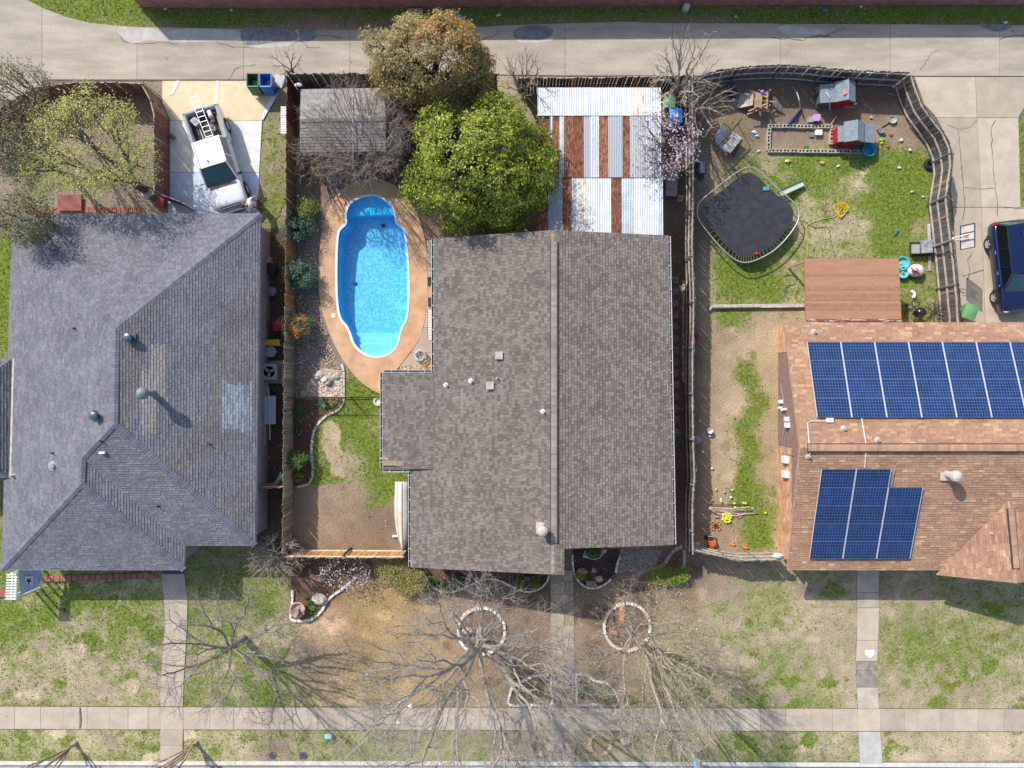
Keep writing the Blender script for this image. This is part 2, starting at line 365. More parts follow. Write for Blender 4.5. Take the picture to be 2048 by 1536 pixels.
for i in range(150):
    ex_, ey_ = rp_.uniform(590,1400), rp_.uniform(1110,1405); rr_ = rp_.uniform(5,22); m = inpoly(wx, wy, [(ex_+rr_*math.cos(t)*1.5, ey_+rr_*math.sin(t)) for t in np.linspace(0,2*PI,11)[:-1]]); base[m] *= rp_.choice([.62,.72,.8,1.2,1.3])
for i in range(170):
    ex_, ey_ = rp_.choice([rp_.uniform(0,580),rp_.uniform(1400,2048)]), rp_.uniform(1150,1520); rr_ = rp_.uniform(4,16); m = inpoly(wx, wy, [(ex_+rr_*math.cos(t)*1.5, ey_+rr_*math.sin(t)) for t in np.linspace(0,2*PI,11)[:-1]]); k = rp_.choice([.72,.82,1.1,1.15]); base[m] *= k; green[m] += rp_.choice([-.35,-.2,.25,.35])
for i in range(90):
    ex_, ey_ = rp_.uniform(1425,1890), rp_.uniform(315,1100); rr_ = rp_.uniform(4,14); m = inpoly(wx, wy, [(ex_+rr_*math.cos(t)*1.4, ey_+rr_*math.sin(t)) for t in np.linspace(0,2*PI,11)[:-1]]); base[m] *= rp_.choice([.75,.85,1.12]); green[m] += rp_.choice([-.4,-.25,.2])
green = np.clip(green+(fbm(px, py, 90, 21)-.5)*.5*np.where((green > .1), 1, .2)+(fbm(px, py, 26, 31)-.5)*.35*np.where(green > .1, 1, .15), 0, 1)
base *= (.60+.46*fbm(px, py, 70, 41)+.38*fbm(px, py, 15, 43))[..., None]
zz = (fbm(px, py, 22, 51)-.5)*.03
zz = np.where(py > 1527, -.3, zz)
inp = inpoly(px, py, [(745+(x-745)*1.03, 553+(y-553)*1.03) for x, y in pool_px])
nxg, nyg = len(gx), len(gy); idx = np.arange(nxg*nyg).reshape(nyg, nxg)
quads = np.stack([idx[:-1,:-1], idx[:-1,1:], idx[1:,1:], idx[1:,:-1]], -1).reshape(-1, 4)
quads = quads[~inp.ravel()[quads].any(1)]
gm, n, b, N, L = _new('ground_soil_and_grass')
geo = N('NewGeometry'); at = N('Attribute'); at.attribute_name = 'Col'; ga = N('Attribute'); ga.attribute_name = 'green'
def nz(scale, det=5, rough=.6):
    t = N('TexNoise'); t.inputs['Scale'].default_value = scale; t.inputs['Detail'].default_value = det; t.inputs['Roughness'].default_value = rough; L(geo.outputs['Position'], t.inputs['Vector']); return t.outputs['Fac']
def mr_(v, a, b_, c, d):
    q = N('MapRange'); q.inputs[1].default_value = a; q.inputs[2].default_value = b_; q.inputs[3].default_value = c; q.inputs[4].default_value = d; L(v, q.inputs[0]); return q.outputs[0]
nf = nz(9, 8, .78); nl = nz(1.6, 6, .7); av = N('Math'); av.operation = 'ADD'; L(mr_(nf, .3, .7, 0, .55), av.inputs[0]); L(mr_(nl, .32, .68, 0, .45), av.inputs[1]); f1 = av.outputs[0]
su = N('Math'); su.operation = 'SUBTRACT'; L(ga.outputs['Fac'], su.inputs[0]); L(f1, su.inputs[1])
fac = mr_(su.outputs[0], -.24, .22, 0, 1)
nb = nz(17, 8, .8); hs = N('HueSaturation'); L(at.outputs['Color'], hs.inputs['Color']); L(mr_(nb, .38, .62, .5, 1.5), hs.inputs['Value'])
gr = N('ValToRGB'); L(nz(6, 8, .8), gr.inputs[0]); gr.color_ramp.elements[0].position = .34; gr.color_ramp.elements[1].position = .66
gr.color_ramp.elements[0].color = (.064,.105,.012,1); gr.color_ramp.elements[1].color = (.295,.325,.08,1)
q = gr.color_ramp.elements.new(.5); q.color = (.15,.205,.03,1)
mx = N('Mix'); mx.data_type = 'RGBA'; L(fac, mx.inputs[0]); L(hs.outputs[0], mx.inputs[6]); L(gr.outputs[0], mx.inputs[7]); L(mx.outputs[2], b.inputs['Base Color'])
b.inputs['Roughness'].default_value = .95; b.inputs['Specular IOR Level'].default_value = .15
bp = N('Bump'); bp.inputs['Strength'].default_value = .8; bp.inputs['Distance'].default_value = .05; L(nb, bp.inputs['Height']); L(bp.outputs[0], b.inputs['Normal'])
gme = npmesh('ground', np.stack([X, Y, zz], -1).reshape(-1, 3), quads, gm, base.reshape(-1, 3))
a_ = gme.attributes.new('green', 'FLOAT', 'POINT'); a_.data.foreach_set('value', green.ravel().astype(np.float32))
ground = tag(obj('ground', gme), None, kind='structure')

# --- paving
RG = random.Random(5)
def paving(name, bedpoly, slabs, mat, z0=.012, top=.045, gap=.7, mats=None, piece='slab', jz=.006):
    bed = MB().prism(XY(bedpoly), -.06, z0, bottom=False).build(name, joint); tag(bed, None, kind='structure'); HARD.append(bedpoly)
    for i, p in enumerate(slabs):
        c = Vector((sum(q[0] for q in p)/len(p), sum(q[1] for q in p)/len(p)))
        ins = []
        for q in p:
            d = Vector((q[0]-c.x, q[1]-c.y)); ins.append((q[0]-math.copysign(min(gap, abs(d.x)), d.x), q[1]-math.copysign(min(gap, abs(d.y)), d.y)))
        t = top+RG.uniform(-jz, jz)
        o = MB().prism(XY(ins), -.05, t).build(piece, mats[i] if mats else mat, bed)
    return bed
def crack(pts, parent, z, w=.03, jit=2.2, name='crack'):
    rng = random.Random(int(pts[0][0]*7+pts[0][1])); P_ = []
    for (x0,y0),(x1,y1) in zip(pts, pts[1:]):
        n = max(2, int(math.hypot(x1-x0, y1-y0)/7))
        P_ += [(x0+(x1-x0)*k/n+(rng.uniform(-jit, jit) if k else 0), y0+(y1-y0)*k/n+(rng.uniform(-jit, jit) if k else 0)) for k in range(n)]
    P_.append(pts[-1]); V = [W(x, y, z) for x, y in P_]; mb = MB(); vs = []
    for i, v in enumerate(V):
        d = (V[min(i+1, len(V)-1)]-V[max(i-1, 0)]).normalized(); s = Vector((-d.y, d.x, 0))*w*rng.uniform(.25, .8)
        vs += [v+s, v-s]
    mb.add(vs, [(2*i, 2*i+1, 2*i+3, 2*i+2) for i in range(len(V)-1)]); return mb.build(name, crackm, parent)
top_edge = [(-40,-30),(55,0),(90,18),(135,35),(180,46),(235,52),(300,55),(488,57),(560,60),(700,59),(850,58),(1000,52),(1130,46),(1250,44),(1400,47),(1540,47),(1780,48),(1998,50),(2110,50)]
def te(x):
    for (x0,y0),(x1,y1) in zip(top_edge, top_edge[1:]):
        if x0 <= x <= x1: return y0+(y1-y0)*(x-x0)/(x1-x0)
    return 50
be = lambda x: 160 if x < 490 else (149 if x < 1000 else (152 if x < 1350 else 153))
xs = [85,275,488,700,915,1130,1345,1560,1780,1998,2110]; sl_ = []
for x0, x1 in zip(xs, xs[1:]):
    tp = [(x0, te(x0)+1)]+[p for p in top_edge if x0 < p[0] < x1]+[(x1, te(x1)+1)]
    sl_.append(tp+[(x1, be(x1-1)), (x0, be(x0+1))])
sl_.append([(-60,-60),(55,0),(90,18),(85,20),(85,188),(40,215),(-60,300)])
alley_bed = [(-70,-60)]+top_edge+[(2110,154),(1345,154),(1000,151),(488,162),(250,163),(110,175),(85,188),(40,216),(-70,304)]
alley = paving('alley', alley_bed, sl_, alleym, jz=.004, gap=.35)
for c in ([(235,55),(246,82),(270,87),(330,85),(345,88)],[(345,88),(400,80),(430,82),(460,92),(488,95)],[(488,95),(560,92),(600,82),(640,70)],[(600,82),(615,95),(640,95)],[(455,160),(470,138),(512,128)],[(640,72),(685,75)],[(1560,47),(1585,70),(1600,60),(1625,72),(1660,72)],[(1540,75),(1600,80),(1650,72),(1690,55)],[(1998,80),(2030,70),(2060,76)],[(2020,50),(2030,66)],[(1110,72),(1130,60),(1150,58)],[(960,80),(985,74),(1000,62)],[(1840,140),(1860,110),(1880,100)]): crack(c, alley, .052)
for pp in ([(488,57),(560,58),(590,62),(592,80),(540,86),(490,90)],[(1030,60),(1060,52),(1100,55),(1104,70),(1080,80),(1032,78)],[(1955,50),(2018,50),(2012,60),(1990,64),(1965,56)],[(600,60),(632,62),(628,80),(604,82)]):
    pp2 = spline([Vector((a, b_, 0)) for a, b_ in pp], 4, True)
    MB().prism(XY([(v.x, v.y) for v in pp2]), .03, .0535).build('patch', patchm, alley)
pal = M('pale_repair', (.47,.44,.40), .9, var=.15, scale=2)
for pp in ([(238,57),(300,57),(330,72),(338,84),(300,82),(270,87),(250,80)],[(350,60),(470,62),(484,80),(430,84),(345,84)],[(500,92),(560,88),(590,84),(570,94),(520,97)],[(1035,80),(1080,82),(1104,76),(1100,84),(1050,88)],[(1560,52),(1620,56),(1650,66),(1600,72),(1565,66)]):
    MB().prism(XY([(v.x, v.y) for v in spline([Vector((a, b_, 0)) for a, b_ in pp], 4, True)]), .03, .0525).build('patch', pal, alley)
# left driveway, cream and white painted
dl = [(325,162),(556,162),(557,190),(525,242),(518,330),(514,440),(336,440),(339,242),(325,205)]
drive = paving('driveway_left', dl, [[(325,162),(438,162),(436,242),(342,242),(325,207)],[(438,162),(548,162),(556,190),(525,242),(436,242)],[(340,242),(436,242),(432,345),(338,345)],[(436,242),(525,242),(519,345),(432,345)],[(338,345),(420,345),(418,440),(336,440)],[(420,345),(519,345),(513,440),(418,440)]], cream, mats=[cream,cream,whitep,whitep,whiteb,whiteb], gap=.4)
blk = [[(354,162),(361,162),(348,188),(340,192)],[(433,162),(439,162),(437,210),(431,214)],[(550,178),(557,188),(527,240),(523,236)]]
for q_ in blk: MB().prism(XY(q_), .04, .0565).build('painted_line', whitep, drive)
# right driveway
dr = [(1826,153),(2110,153),(2110,214),(2048,216),(2036,244),(2040,420),(2110,430),(2110,660),(1925,660),(1915,560),(1905,440),(1900,380),(1907,310),(1890,270),(1850,215)]
dsl = [[(1828,154),(1950,154),(1953,236),(1872,236),(1848,210)],[(1950,154),(2110,154),(2110,212),(2048,216),(2036,236),(1953,236)],[(1872,236),(1953,236),(1962,415),(1904,415),(1900,380),(1907,310),(1890,270)],[(1953,236),(2036,236),(2040,415),(1962,415)],[(1904,415),(1962,415),(1970,660),(1926,660),(1916,560)],[(1962,415),(2110,415),(2110,660),(1970,660)]]
driveR = paving('driveway_right', dr, dsl, conc2, gap=.5)
for c in ([(1895,250),(1920,260),(1945,252),(1954,240)],[(1916,262),(1922,310),(1926,360),(1930,415),(1925,440)],[(1992,240),(1982,258),(1986,320),(1990,380),(1995,410),(1995,432)],[(1997,414),(2015,416),(2048,417)],[(1945,505),(1935,520),(1940,545),(1935,560)],[(1925,552),(1950,545),(1968,540)],[(1930,375),(1960,378),(1990,376)]): crack(c, driveR, .0555, jit=1.6)
# front pavement (sidewalk) and the garden walks
def sw_y(x): return 1413+(5.0*(x/2048.0))
sx = [-60,-10,30,82,126,160,175,220,257,297,321,367,420,468,525,570,585,636,693,748,800,855,910,960,1010,1060,1100,1150,1205,1265,1325,1380,1430,1474,1520,1571,1621,1665,1714,1760,1808,1835,1880,1907,1955,2007,2060,2110]
sdw = paving('sidewalk', [(-60,1411),(2110,1417),(2110,1464),(-60,1459)], [[(a, sw_y(a)),(b_, sw_y(b_)),(b_, sw_y(b_)+44.5),(a, sw_y(a)+44.5)] for a, b_ in zip(sx, sx[1:])], conc2, gap=.3, jz=.009)
crack([(160,1414),(162,1440),(160,1457)], sdw, .056, .05, 1)
lw = [(323,1146),(369,1146),(376,1200),(375,1260),(370,1340),(367,1412),(321,1412),(322,1380),(324,1330),(330,1245),(329,1210)]
walkL = paving('front_walk_left', lw, [[(323,1146),(369,1146),(376,1202),(329,1208)],[(329,1208),(376,1202),(375,1246),(331,1247)],[(331,1247),(375,1246),(371,1320),(325,1320)],[(325,1320),(371,1320),(368,1362),(322,1362)],[(322,1362),(368,1362),(367,1412),(321,1412)]], conc2, gap=.4)
paving('curb_walk_left', [(321,1458),(367,1458),(366,1523),(321,1523)], [[(321,1458),(367,1458),(366,1490),(321,1490)],[(321,1490),(366,1490),(366,1523),(321,1523)]], conc2, gap=.4)
rust = M('stained_concrete', (.27,.235,.195), .9, var=.3, scale=3)
rw = [(1713,1136),(1757,1136),(1758,1240),(1754,1320),(1757,1417),(1715,1417),(1711,1320),(1714,1240)]
walkR = paving('front_walk_right', rw, [[(1713,1136),(1757,1136),(1757,1185),(1713,1185)],[(1713,1185),(1757,1185),(1758,1215),(1714,1215)],[(1714,1215),(1758,1215),(1756,1280),(1713,1280)],[(1713,1280),(1756,1280),(1754,1322),(1711,1322)],[(1711,1322),(1754,1322),(1755,1340),(1712,1340)],[(1712,1340),(1755,1340),(1756,1374),(1713,1374)],[(1713,1374),(1756,1374),(1757,1417),(1715,1417)]], conc2, mats=[conc,conc,conc2,conc2,rust,rust,conc], gap=.5)
paving('curb_walk_right', [(1716,1463),(1760,1463),(1765,1528),(1719,1528)], [[(1716,1463),(1760,1463),(1765,1528),(1719,1528)]], M('cement_grey', (.46,.445,.41), .9, var=.12, scale=2), gap=.4)
patio = paving('pool_patio', [(846,478),(870,478),(872,744),(792,744),(815,714),(836,684),(848,652),(855,600),(856,540)], [[(853,480),(872,480),(872,570),(855,570)],[(855,570),(872,570),(872,655),(847,655),(853,622)],[(847,655),(872,655),(872,705),(822,705),(836,684)],[(822,705),(872,705),(872,733),(800,733)]], conc2, gap=.3)
# kerb and street
kerbm = M('kerb_concrete', (.60,.575,.525), .85, var=.1, scale=2, fine=.08)
kerb = MB().prism(XY([(-80,1522),(1024,1522.5),(2130,1527),(2130,1535),(1024,1530.5),(-80,1530)]), -.25, .035).build('kerb', kerbm); tag(kerb, None, kind='structure')
for k in range(9):
    x = -30+k*250; crack([(x,1522+5*max(0, x-1024)/1100),(x+1,1530+5*max(0, x-1024)/1100)], kerb, .037, .018, .2)
street = MB().prism(XY([(-3000,1529),(5000,1535),(5000,1880),(-3000,1880)], -.13), -.25, -.13).build('street', M('street_concrete', (.47,.40,.33), .9, var=.15, scale=1.2)); tag(street, None, kind='structure')
gut = MB().prism(XY([(-80,1530),(1024,1530.5),(2130,1535),(2130,1537),(1024,1532.5),(-80,1532)], -.12), -.25, -.122).build('street_gutter', M('gutter_dirt', (.13,.12,.11), .9)); tag(gut, None, kind='structure')

# --- flagstone walk: irregular stones as single pieces
flagm = [M('flag_tan', (.40,.315,.215), .9, var=.18, scale=3, rnd=.12), M('flag_grey', (.265,.26,.26), .9, var=.18, scale=3, rnd=.12), M('flag_brown', (.33,.255,.185), .9, var=.18, scale=3, rnd=.12)]
def voronoi_stones(name, poly, cell, seed, gap=.028, piece='flagstone', mats=flagm, wts=(5,3,3), top=.045):
    rng = random.Random(seed); P2 = [Vector(p) for p in XY(poly)]
    x0 = min(p.x for p in P2); x1 = max(p.x for p in P2); y0 = min(p.y for p in P2); y1 = max(p.y for p in P2)
    bed = MB().prism([tuple(p) for p in P2], -.06, .014, bottom=False).build(name, joint); tag(bed, None, kind='structure'); HARD.append(poly)
    pts = []
    ny_ = max(1, round((y1-y0)/cell)); nx_ = max(1, round((x1-x0)/cell))
    for i in range(ny_):
        for j in range(nx_): pts.append(Vector((x0+(j+.5+rng.uniform(-.36,.36))*(x1-x0)/nx_, y0+(i+.5+rng.uniform(-.36,.36))*(y1-y0)/ny_)))
    A = sum(P2[i].x*P2[(i+1) % len(P2)].y-P2[(i+1) % len(P2)].x*P2[i].y for i in range(len(P2)))
    if A < 0: P2 = P2[::-1]
    for p in pts:
        c = list(P2)
        for q in pts:
            if q is p or (q-p).length > cell*3: continue
            mid = (p+q)/2; nrm = (q-p).normalized(); mid = mid-nrm*gap/2; out = []
            for i in range(len(c)):
                a, b_ = c[i], c[(i+1) % len(c)]; da = (a-mid).dot(nrm); db = (b_-mid).dot(nrm)
                if da <= 0: out.append(a)
                if da*db < 0: out.append(a+(b_-a)*(da/(da-db)))
            c = out
            if len(c) < 3: break
        if len(c) < 3: continue
        MB().prism([tuple(v) for v in c], -.05, top+rng.uniform(-.008, .008)).build(piece, rng.choices(mats, wts)[0], bed)
    return bed
voronoi_stones('flagstone_walk', [(1101,1140),(1146,1140),(1148,1250),(1149,1411),(1103,1411)], .62, 3)
voronoi_stones('curb_flagstones', [(1085,1459),(1150,1459),(1150,1521),(1085,1521)], .55, 4)
voronoi_stones('curb_steps', [(1368,1461),(1416,1461),(1412,1495),(1398,1504),(1378,1502),(1366,1488)], .6, 9)
voronoi_stones('pool_yard_stones', [(589,150),(603,150),(603,180),(592,180)], .5, 19)

# --- pool
salmon = M('salmon_deck', (.56,.325,.175), .75, var=.15, scale=1.3, bump=.2, bscale=30, col2=(.64,.40,.235), fine=.08)
def sm(pts, per=4): return [(v.x, v.y) for v in spline([Vector((a, b_, 0)) for a, b_ in pts], per, True)]
def offset(pts, d):
    n = len(pts); out = []
    for i in range(n):
        a = Vector(pts[i-1]); b_ = Vector(pts[(i+1) % n]); t = (b_-a).normalized(); out.append((pts[i][0]-t.y*d, pts[i][1]+t.x*d))
    return out
dkv = XY(sm(deck_px)); plv = XY(sm(pool_px)); 
def area(p): return sum(p[i][0]*p[(i+1) % len(p)][1]-p[(i+1) % len(p)][0]*p[i][1] for i in range(len(p)))
if area(plv) < 0: plv = plv[::-1]
if area(dkv) < 0: dkv = dkv[::-1]
def ring_fill(outer, inner, z, zb, name, mat, parent=None):
    bm = bmesh.new(); loops = []
    for lp in (outer, inner):
        vs = [bm.verts.new((x, y, z)) for x, y in lp]; es = [bm.edges.new((vs[i], vs[(i+1) % len(vs)])) for i in range(len(vs))]; loops.append((vs, es))
    bmesh.ops.triangle_fill(bm, edges=loops[0][1]+loops[1][1], use_beauty=True)
    for f in bm.faces:
        f.normal_update()
        if f.normal.z < 0: f.normal_flip()
    for vs, es in loops:
        lo = [bm.verts.new((v.co.x, v.co.y, zb)) for v in vs]; k = len(vs)
        for i in range(k): bm.faces.new((vs[i], vs[(i+1) % k], lo[(i+1) % k], lo[i]))
    bmesh.ops.recalc_face_normals(bm, faces=bm.faces)
    me = bpy.data.meshes.new(name); bm.to_mesh(me); bm.free(); me.materials.append(mat); return obj(name, me, parent)
deck = tag(ring_fill(dkv, plv, .06, -.1, 'pool_deck', salmon), None, kind='structure')
pool = thing('swimming_pool', 'bright blue swimming pool with rounded ends set in the salmon deck', 'pool', W(745,553))
ins = offset(plv, .13)
ring_fill(plv, ins, .075, -.2, 'coping', M('pool_coping', (.62,.74,.84), .4, var=.06, scale=3, bump=0, spec=.5), pool)
def zfl(x, y):
    t = min(1, max(0, (y-W(0,640)[1])/(W(0,460)[1]-W(0,640)[1]))); return -.85-.2*t
mb = MB(); k = len(ins); ins2 = offset(ins, .10)
mb.add([(x, y, .05) for x, y in ins]+[(x, y, zfl(x, y)+.12) for x, y in ins]+[(x, y, zfl(x, y)) for x, y in ins2], [(i, k+i, k+(i+1) % k, (i+1) % k) for i in range(k)]+[(k+i, 2*k+i, 2*k+(i+1) % k, k+(i+1) % k) for i in range(k)])
mb.build('basin_wall', M('pool_wall', (.01,.56,1.0), .35, var=.08, scale=2, bump=0, fine=.03), pool, smooth=True)
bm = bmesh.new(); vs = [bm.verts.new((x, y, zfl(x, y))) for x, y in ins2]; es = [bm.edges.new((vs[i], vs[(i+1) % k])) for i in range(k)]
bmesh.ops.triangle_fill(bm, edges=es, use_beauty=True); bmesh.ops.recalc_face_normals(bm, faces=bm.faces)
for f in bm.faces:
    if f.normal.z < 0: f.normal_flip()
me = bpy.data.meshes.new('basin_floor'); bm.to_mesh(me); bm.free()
pfm, n, b, N, L = _new('pool_floor_ripple_light'); geo = N('NewGeometry')
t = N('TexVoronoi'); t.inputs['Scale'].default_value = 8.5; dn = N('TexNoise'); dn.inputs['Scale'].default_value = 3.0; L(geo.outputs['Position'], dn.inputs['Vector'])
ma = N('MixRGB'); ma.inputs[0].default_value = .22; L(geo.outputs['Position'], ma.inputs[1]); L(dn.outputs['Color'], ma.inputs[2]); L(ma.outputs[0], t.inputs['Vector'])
r = N('ValToRGB'); L(t.outputs['Distance'], r.inputs[0]); r.color_ramp.elements[0].position = .12; r.color_ramp.elements[1].position = .75  # paler blue cells: the water's ripple light painted into the floor colour
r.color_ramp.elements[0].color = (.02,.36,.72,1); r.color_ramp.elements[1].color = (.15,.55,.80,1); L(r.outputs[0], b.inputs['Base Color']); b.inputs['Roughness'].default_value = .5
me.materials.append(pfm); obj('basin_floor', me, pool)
def clipy(poly, f):
    out = []
    for i in range(len(poly)):
        a, b_ = poly[i], poly[(i+1) % len(poly)]; da, db = f(a), f(b_)
        if da >= 0: out.append(a)
        if da*db < 0: t = da/(da-db); out.append((a[0]+(b_[0]-a[0])*t, a[1]+(b_[1]-a[1])*t))
    return out
stepm = M('pool_step', (.22,.62,.86), .4, var=.05, scale=3, bump=0, fine=.03)
for q_, zt in ((664,-.68),(677,-.50),(688,-.32)):
    yl = W(0, q_)[1]; MB().prism(clipy(ins, lambda p: yl-p[1]), -1.4, zt).build('step', stepm, pool)
cb = W(742,470); MB().prism(clipy(clipy(ins, lambda p: p[1]-W(0,447)[1]), lambda p: p[1]-(cb.y+1.55-.22*(p[0]-cb.x)**2)), -1.5, -.38).build('bench', M('pool_bench', (.03,.58,.98), .4, var=.05, bump=0), pool)
wt, n, b, N, L = _new('pool_water'); n.nodes.remove(b)
geo = N('NewGeometry'); t = N('TexNoise'); t.inputs['Scale'].default_value = 7.5; t.inputs['Detail'].default_value = 2; L(geo.outputs['Position'], t.inputs['Vector'])
bp = N('Bump'); bp.inputs['Strength'].default_value = .35; bp.inputs['Distance'].default_value = .05; L(t.outputs['Fac'], bp.inputs['Height'])
tr = N('BsdfTransparent'); tr.inputs[0].default_value = (.90,1,1,1); gl = N('BsdfGlossy'); gl.inputs['Roughness'].default_value = .04; L(bp.outputs[0], gl.inputs['Normal'])
fr = N('LayerWeight'); L(bp.outputs[0], fr.inputs['Normal']); pw_n = N('Math'); pw_n.operation = 'POWER'; pw_n.inputs[1].default_value = 3.0; L(fr.outputs['Facing'], pw_n.inputs[0]); ad_n = N('Math'); ad_n.operation = 'MULTIPLY_ADD'; ad_n.inputs[1].default_value = .4; ad_n.inputs[2].default_value = .025; L(pw_n.outputs[0], ad_n.inputs[0]); mx = N('MixShader'); L(ad_n.outputs[0], mx.inputs[0]); L(tr.outputs[0], mx.inputs[1]); L(gl.outputs[0], mx.inputs[2]); L(mx.outputs[0], n.nodes['Material Output'].inputs[0])
MB().add([(x, y, -.08) for x, y in ins], [tuple(range(k))]).build('water', wt, pool)
drain = M('drain_dark', (.05,.06,.08), .5)
for q_ in ((712,568),(767,452)): MB().lathe([(.12, 0), (.12, .03), (.05, .05)], W(*q_, 0)*0+Vector((W(*q_, -1.1).x, W(*q_, -1.1).y, zfl(0, W(*q_, -1.1).y)+.01)), 10).build('drain', drain, pool)
sk_ = MB().box(tuple(W(667,631,.07)), (.24,.26,.03)).build('skimmer_lid', M('lid_white', (.72,.70,.65), .6)); tag(sk_, 'square white skimmer lid set in the salmon pool deck', 'lid')
# ================================================================ BUILDINGS
shm = MA('asphalt_shingle', .9, var=.2, scale=30, bump=.3, bscale=120)
def clip_convex(poly, hp):
    for (nx, ny, d) in hp:
        out = []
        for i in range(len(poly)):
            a, b_ = poly[i], poly[(i+1) % len(poly)]; da = nx*a[0]+ny*a[1]-d; db = nx*b_[0]+ny*b_[1]-d
            if da >= 0: out.append(a)
            if da*db < 0: t = da/(da-db); out.append((a[0]+(b_[0]-a[0])*t, a[1]+(b_[1]-a[1])*t))
        poly = out
        if len(poly) < 3: return []
    return poly
def shingles(polys, eave, parent, colfn, tw, ex, seed, lift=.026, name='shingles', gap=.012):
    rng = random.Random(seed); eave = Vector(eave).normalized()
    p = polys[0]; n = (p[1]-p[0]).cross(p[2]-p[0]).normalized()
    if n.z < 0: n = -n
    u = (eave-n*eave.dot(n)).normalized(); v = n.cross(u)
    if v.z < 0: u = -u; v = n.cross(u)
    O = p[0]; V = []; Fc = []; C = []
    uv = [[((q-O).dot(u), (q-O).dot(v)) for q in P_] for P_ in polys]
    v0 = min(b_ for P_ in uv for a, b_ in P_); v1 = max(b_ for P_ in uv for a, b_ in P_); u0 = min(a for P_ in uv for a, b_ in P_)-1; u1 = max(a for P_ in uv for a, b_ in P_)
    hps = []
    for P_ in uv:
        A = area(P_); Q = P_ if A > 0 else P_[::-1]; hp = []
        for i in range(len(Q)):
            (ax, ay), (bx, by) = Q[i], Q[(i+1) % len(Q)]; l = math.hypot(bx-ax, by-ay) or 1; nx, ny = -(by-ay)/l, (bx-ax)/l; hp.append((nx, ny, nx*ax+ny*ay))
        hps.append(hp)
    y = v0
    while y < v1:
        x = u0-rng.uniform(0, tw)
        while x < u1:
            w = tw*rng.uniform(.82, 1.2); r = (x+gap, y), (x+w, y), (x+w, y+ex), (x+gap, y+ex); lf = lift*rng.uniform(.55, 1.2)
            for hp in hps:
                q = r
                if any(nx*a+ny*b_ < d for nx, ny, d in hp for a, b_ in r): q = clip_convex(list(r), hp)
                if len(q) < 3: continue
                base = len(V); cx = sum(a for a, b_ in q)/len(q); cy = sum(b_ for a, b_ in q)/len(q)
                wpt = O+u*cx+v*cy; ppx = PX(wpt); c = colfn(ppx[0], ppx[1], rng)
                k = len(q)
                for a, b_ in q: V.append(O+u*a+v*b_+n*(.004+lf*(1-(b_-y)/ex)))
                for a, b_ in q: V.append(O+u*a+v*b_-n*.004)
                Fc.append(tuple(range(base, base+k))); C.append(c)
                for i in range(k):
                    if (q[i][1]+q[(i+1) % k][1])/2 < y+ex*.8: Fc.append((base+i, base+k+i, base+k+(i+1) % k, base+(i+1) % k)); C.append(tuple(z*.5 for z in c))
            x += w
        y += ex
    mb = MB(); mb.v = [tuple(q) for q in V]; mb.f = Fc; mb.m = [0]*len(Fc); mb.c = C
    o = mb.build(name, shm, parent); o['kind'] = 'stuff'; return o
def caps(a, b_, parent, col, seed, w=.30, step=.14, name='ridge_cap', up=.05, stuff=True, drop=.18):     # cap shingles along a hip or ridge
    rng = random.Random(seed); a = Vector(a); b_ = Vector(b_); d = (b_-a); Ln = d.length; d.normalize(); s = Vector((-d.y, d.x, 0)).normalized(); mb = MB(); t = 0
    while t < Ln-step*.3:
        e = min(t+step, Ln); fk = rng.uniform(.82, 1.18); c = tuple(z*fk for z in col); h0 = up+.012; h1 = up; dr = w*drop
        p = [a+d*t, a+d*e]; vs = []
        for q, h in zip(p, (h0, h1)): vs += [q-s*w/2+Vector((0,0,h-dr)), q+Vector((0,0,h)), q+s*w/2+Vector((0,0,h-dr))]
        lo = [x-Vector((0,0,.05)) for x in vs[:3]]
        mb.add(vs+lo, [(0,1,4,3),(1,2,5,4),(0,6,7,1),(1,7,8,2)], 0, c); t = e
    o = mb.build(name, shm, parent)
    if stuff: o['kind'] = 'stuff'
    return o
fasc = M('fascia_paint', (.30,.25,.22), .7); whitem = P('white_metal', (.72,.72,.72), .45); darkm = P('dark_metal', (.05,.05,.06), .5); galv = M('galvanised', (.46,.47,.48), .4, var=.15, scale=8, metal=.5)
leadm = M('lead_grey', (.30,.31,.32), .55, var=.15)
brickm = None
